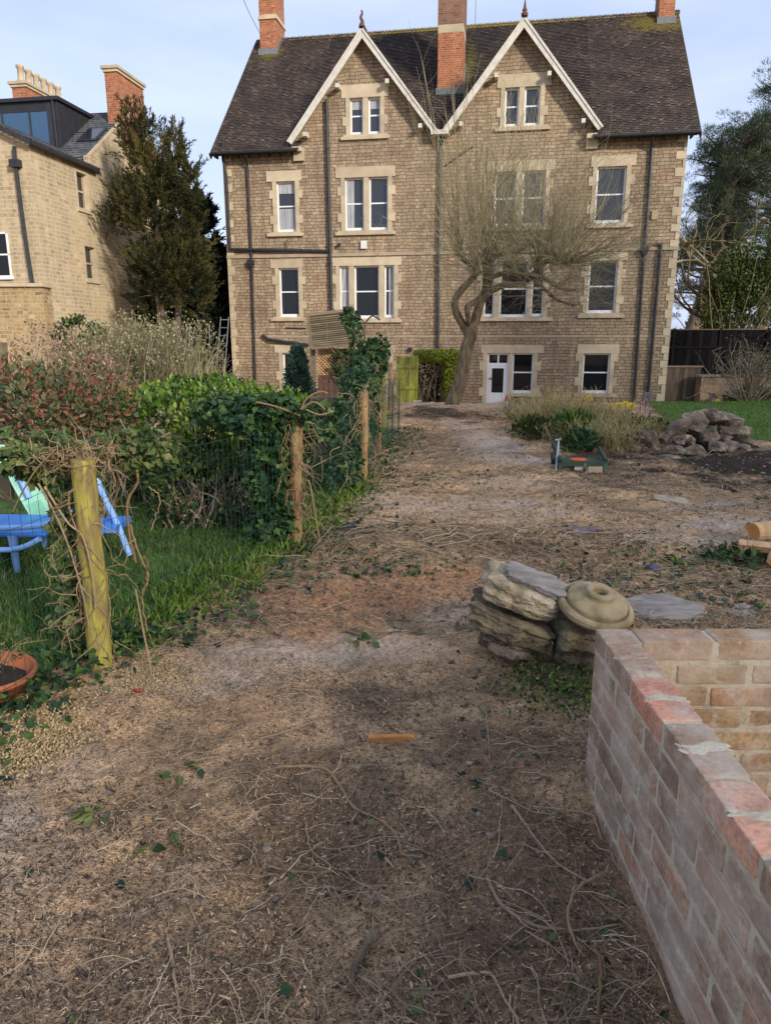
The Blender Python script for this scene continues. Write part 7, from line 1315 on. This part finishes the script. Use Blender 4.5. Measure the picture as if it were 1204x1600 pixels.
# green weeds by the stones
f = B(); n = 900; x = rng.normal(.72, .13, n); y = rng.normal(2.72, .16, n); k = (x > .35) & (y > 2.1); x, y = x[k], y[k]; n = len(x); f.leaves(np.stack([x, y, gz(x, y) + rng.uniform(0, .07, n)], -1), rdir(n, .6), rdir(n) + (0, 0, .8), rng.uniform(.012, .028, n), .011, OVAL); o = f.build('weeds', M['laurel'], o=(.7, 2.7, 0)); o['kind'] = 'stuff'; tag(o, 'small bright green weeds between the stones and the brick wall', 'weeds')
b = B(); n = 5000; x = rng.normal(-1.33, .09, n); y = rng.normal(2.42, .12, n); b.leaves(np.stack([x, y, gz(x, y) + rng.uniform(0, .03, n)], -1), rdir(n, .1), rdir(n) + (0, 0, 1), .011, .006, [(-.4, 0), (.5, .05), (.35, .95), (-.3, 1)]); o = b.build('sawdust_heap', M['sawdust'], o=(-1.33, 2.42, 0)); o['kind'] = 'stuff'; tag(o, 'small heap of fresh yellow sawdust at the left edge', 'sawdust')
for (x_, y_, sx_, sy_, n_, lb) in ((-.42, 5.0 - .25, .12, .12, 1500, 'pale sawdust spilled at the foot of the second post'), (-1.02, 2.92, .13, .10, 3000, 'patch of fresh sawdust right of the yellow post')):
    b = B(); x = rng.normal(x_, sx_, n_); y = rng.normal(y_, sy_, n_); b.leaves(np.stack([x, y, gz(x, y) + rng.uniform(0, .01, n_)], -1), rdir(n_, .1), rdir(n_) + (0, 0, 1), .010, .005, [(-.4, 0), (.5, .05), (.35, .95), (-.3, 1)]); o = b.build('sawdust_heap', M['sawdust'], o=(x_, y_, 0)); o['kind'] = 'stuff'; tag(o, lb, 'sawdust')

def clods():
    x, y = scatter(1500, 1.05, 9); k = rng.random(len(x)) < np.clip(.12 + zone(x, y, 2) * 1.4, 0, 1); x, y = x[k], y[k]; v, f = ico(1); b = B()
    for i in range(len(x)):
        s_ = rng.uniform(.003, .010) * (1 + math.hypot(x[i], y[i]) / 8); vv = v * (1 + .35 * rng.normal(size=(len(v), 1))) * s_ * (1, 1, .65); b.add(vv + (x[i], y[i], float(gz(x[i:i+1], y[i:i+1])[0])), f, rng.random())
    o = b.build('soil_clods', plain('dark_clods', (.15, .105, .075), (.07, .05, .036), 20, .98, .8, .01, .5), o=(0, 3, 0)); o['kind'] = 'stuff'; tag(o, 'small crumbs and clods of dark soil on the ground', 'soil')
clods()

def pebbles():
    x, y = scatter(1500, 1.6, 13); k = rng.random(len(x)) < .35 + .5 * (y > 5); x, y = x[k], y[k]; v, f = ico(1); b = B()
    for i in range(len(x)):
        s_ = rng.uniform(.004, .011) * (1 + math.hypot(x[i], y[i]) / 7); vv = v * (1 + .25 * rng.normal(size=(len(v), 1))) * s_ * (1.2, 1, .6); b.add(vv + (x[i], y[i], float(gz(x[i:i+1], y[i:i+1])[0])), f, rng.random())
    o = b.build('pebbles', plain('pale_pebbles', (.30, .24, .18), (.14, .11, .085), 20, .9, .6, .01, .6), o=(0, 3, 0)); o['kind'] = 'stuff'; tag(o, 'small pale stones and crumbs scattered over the soil', 'pebbles')
pebbles()
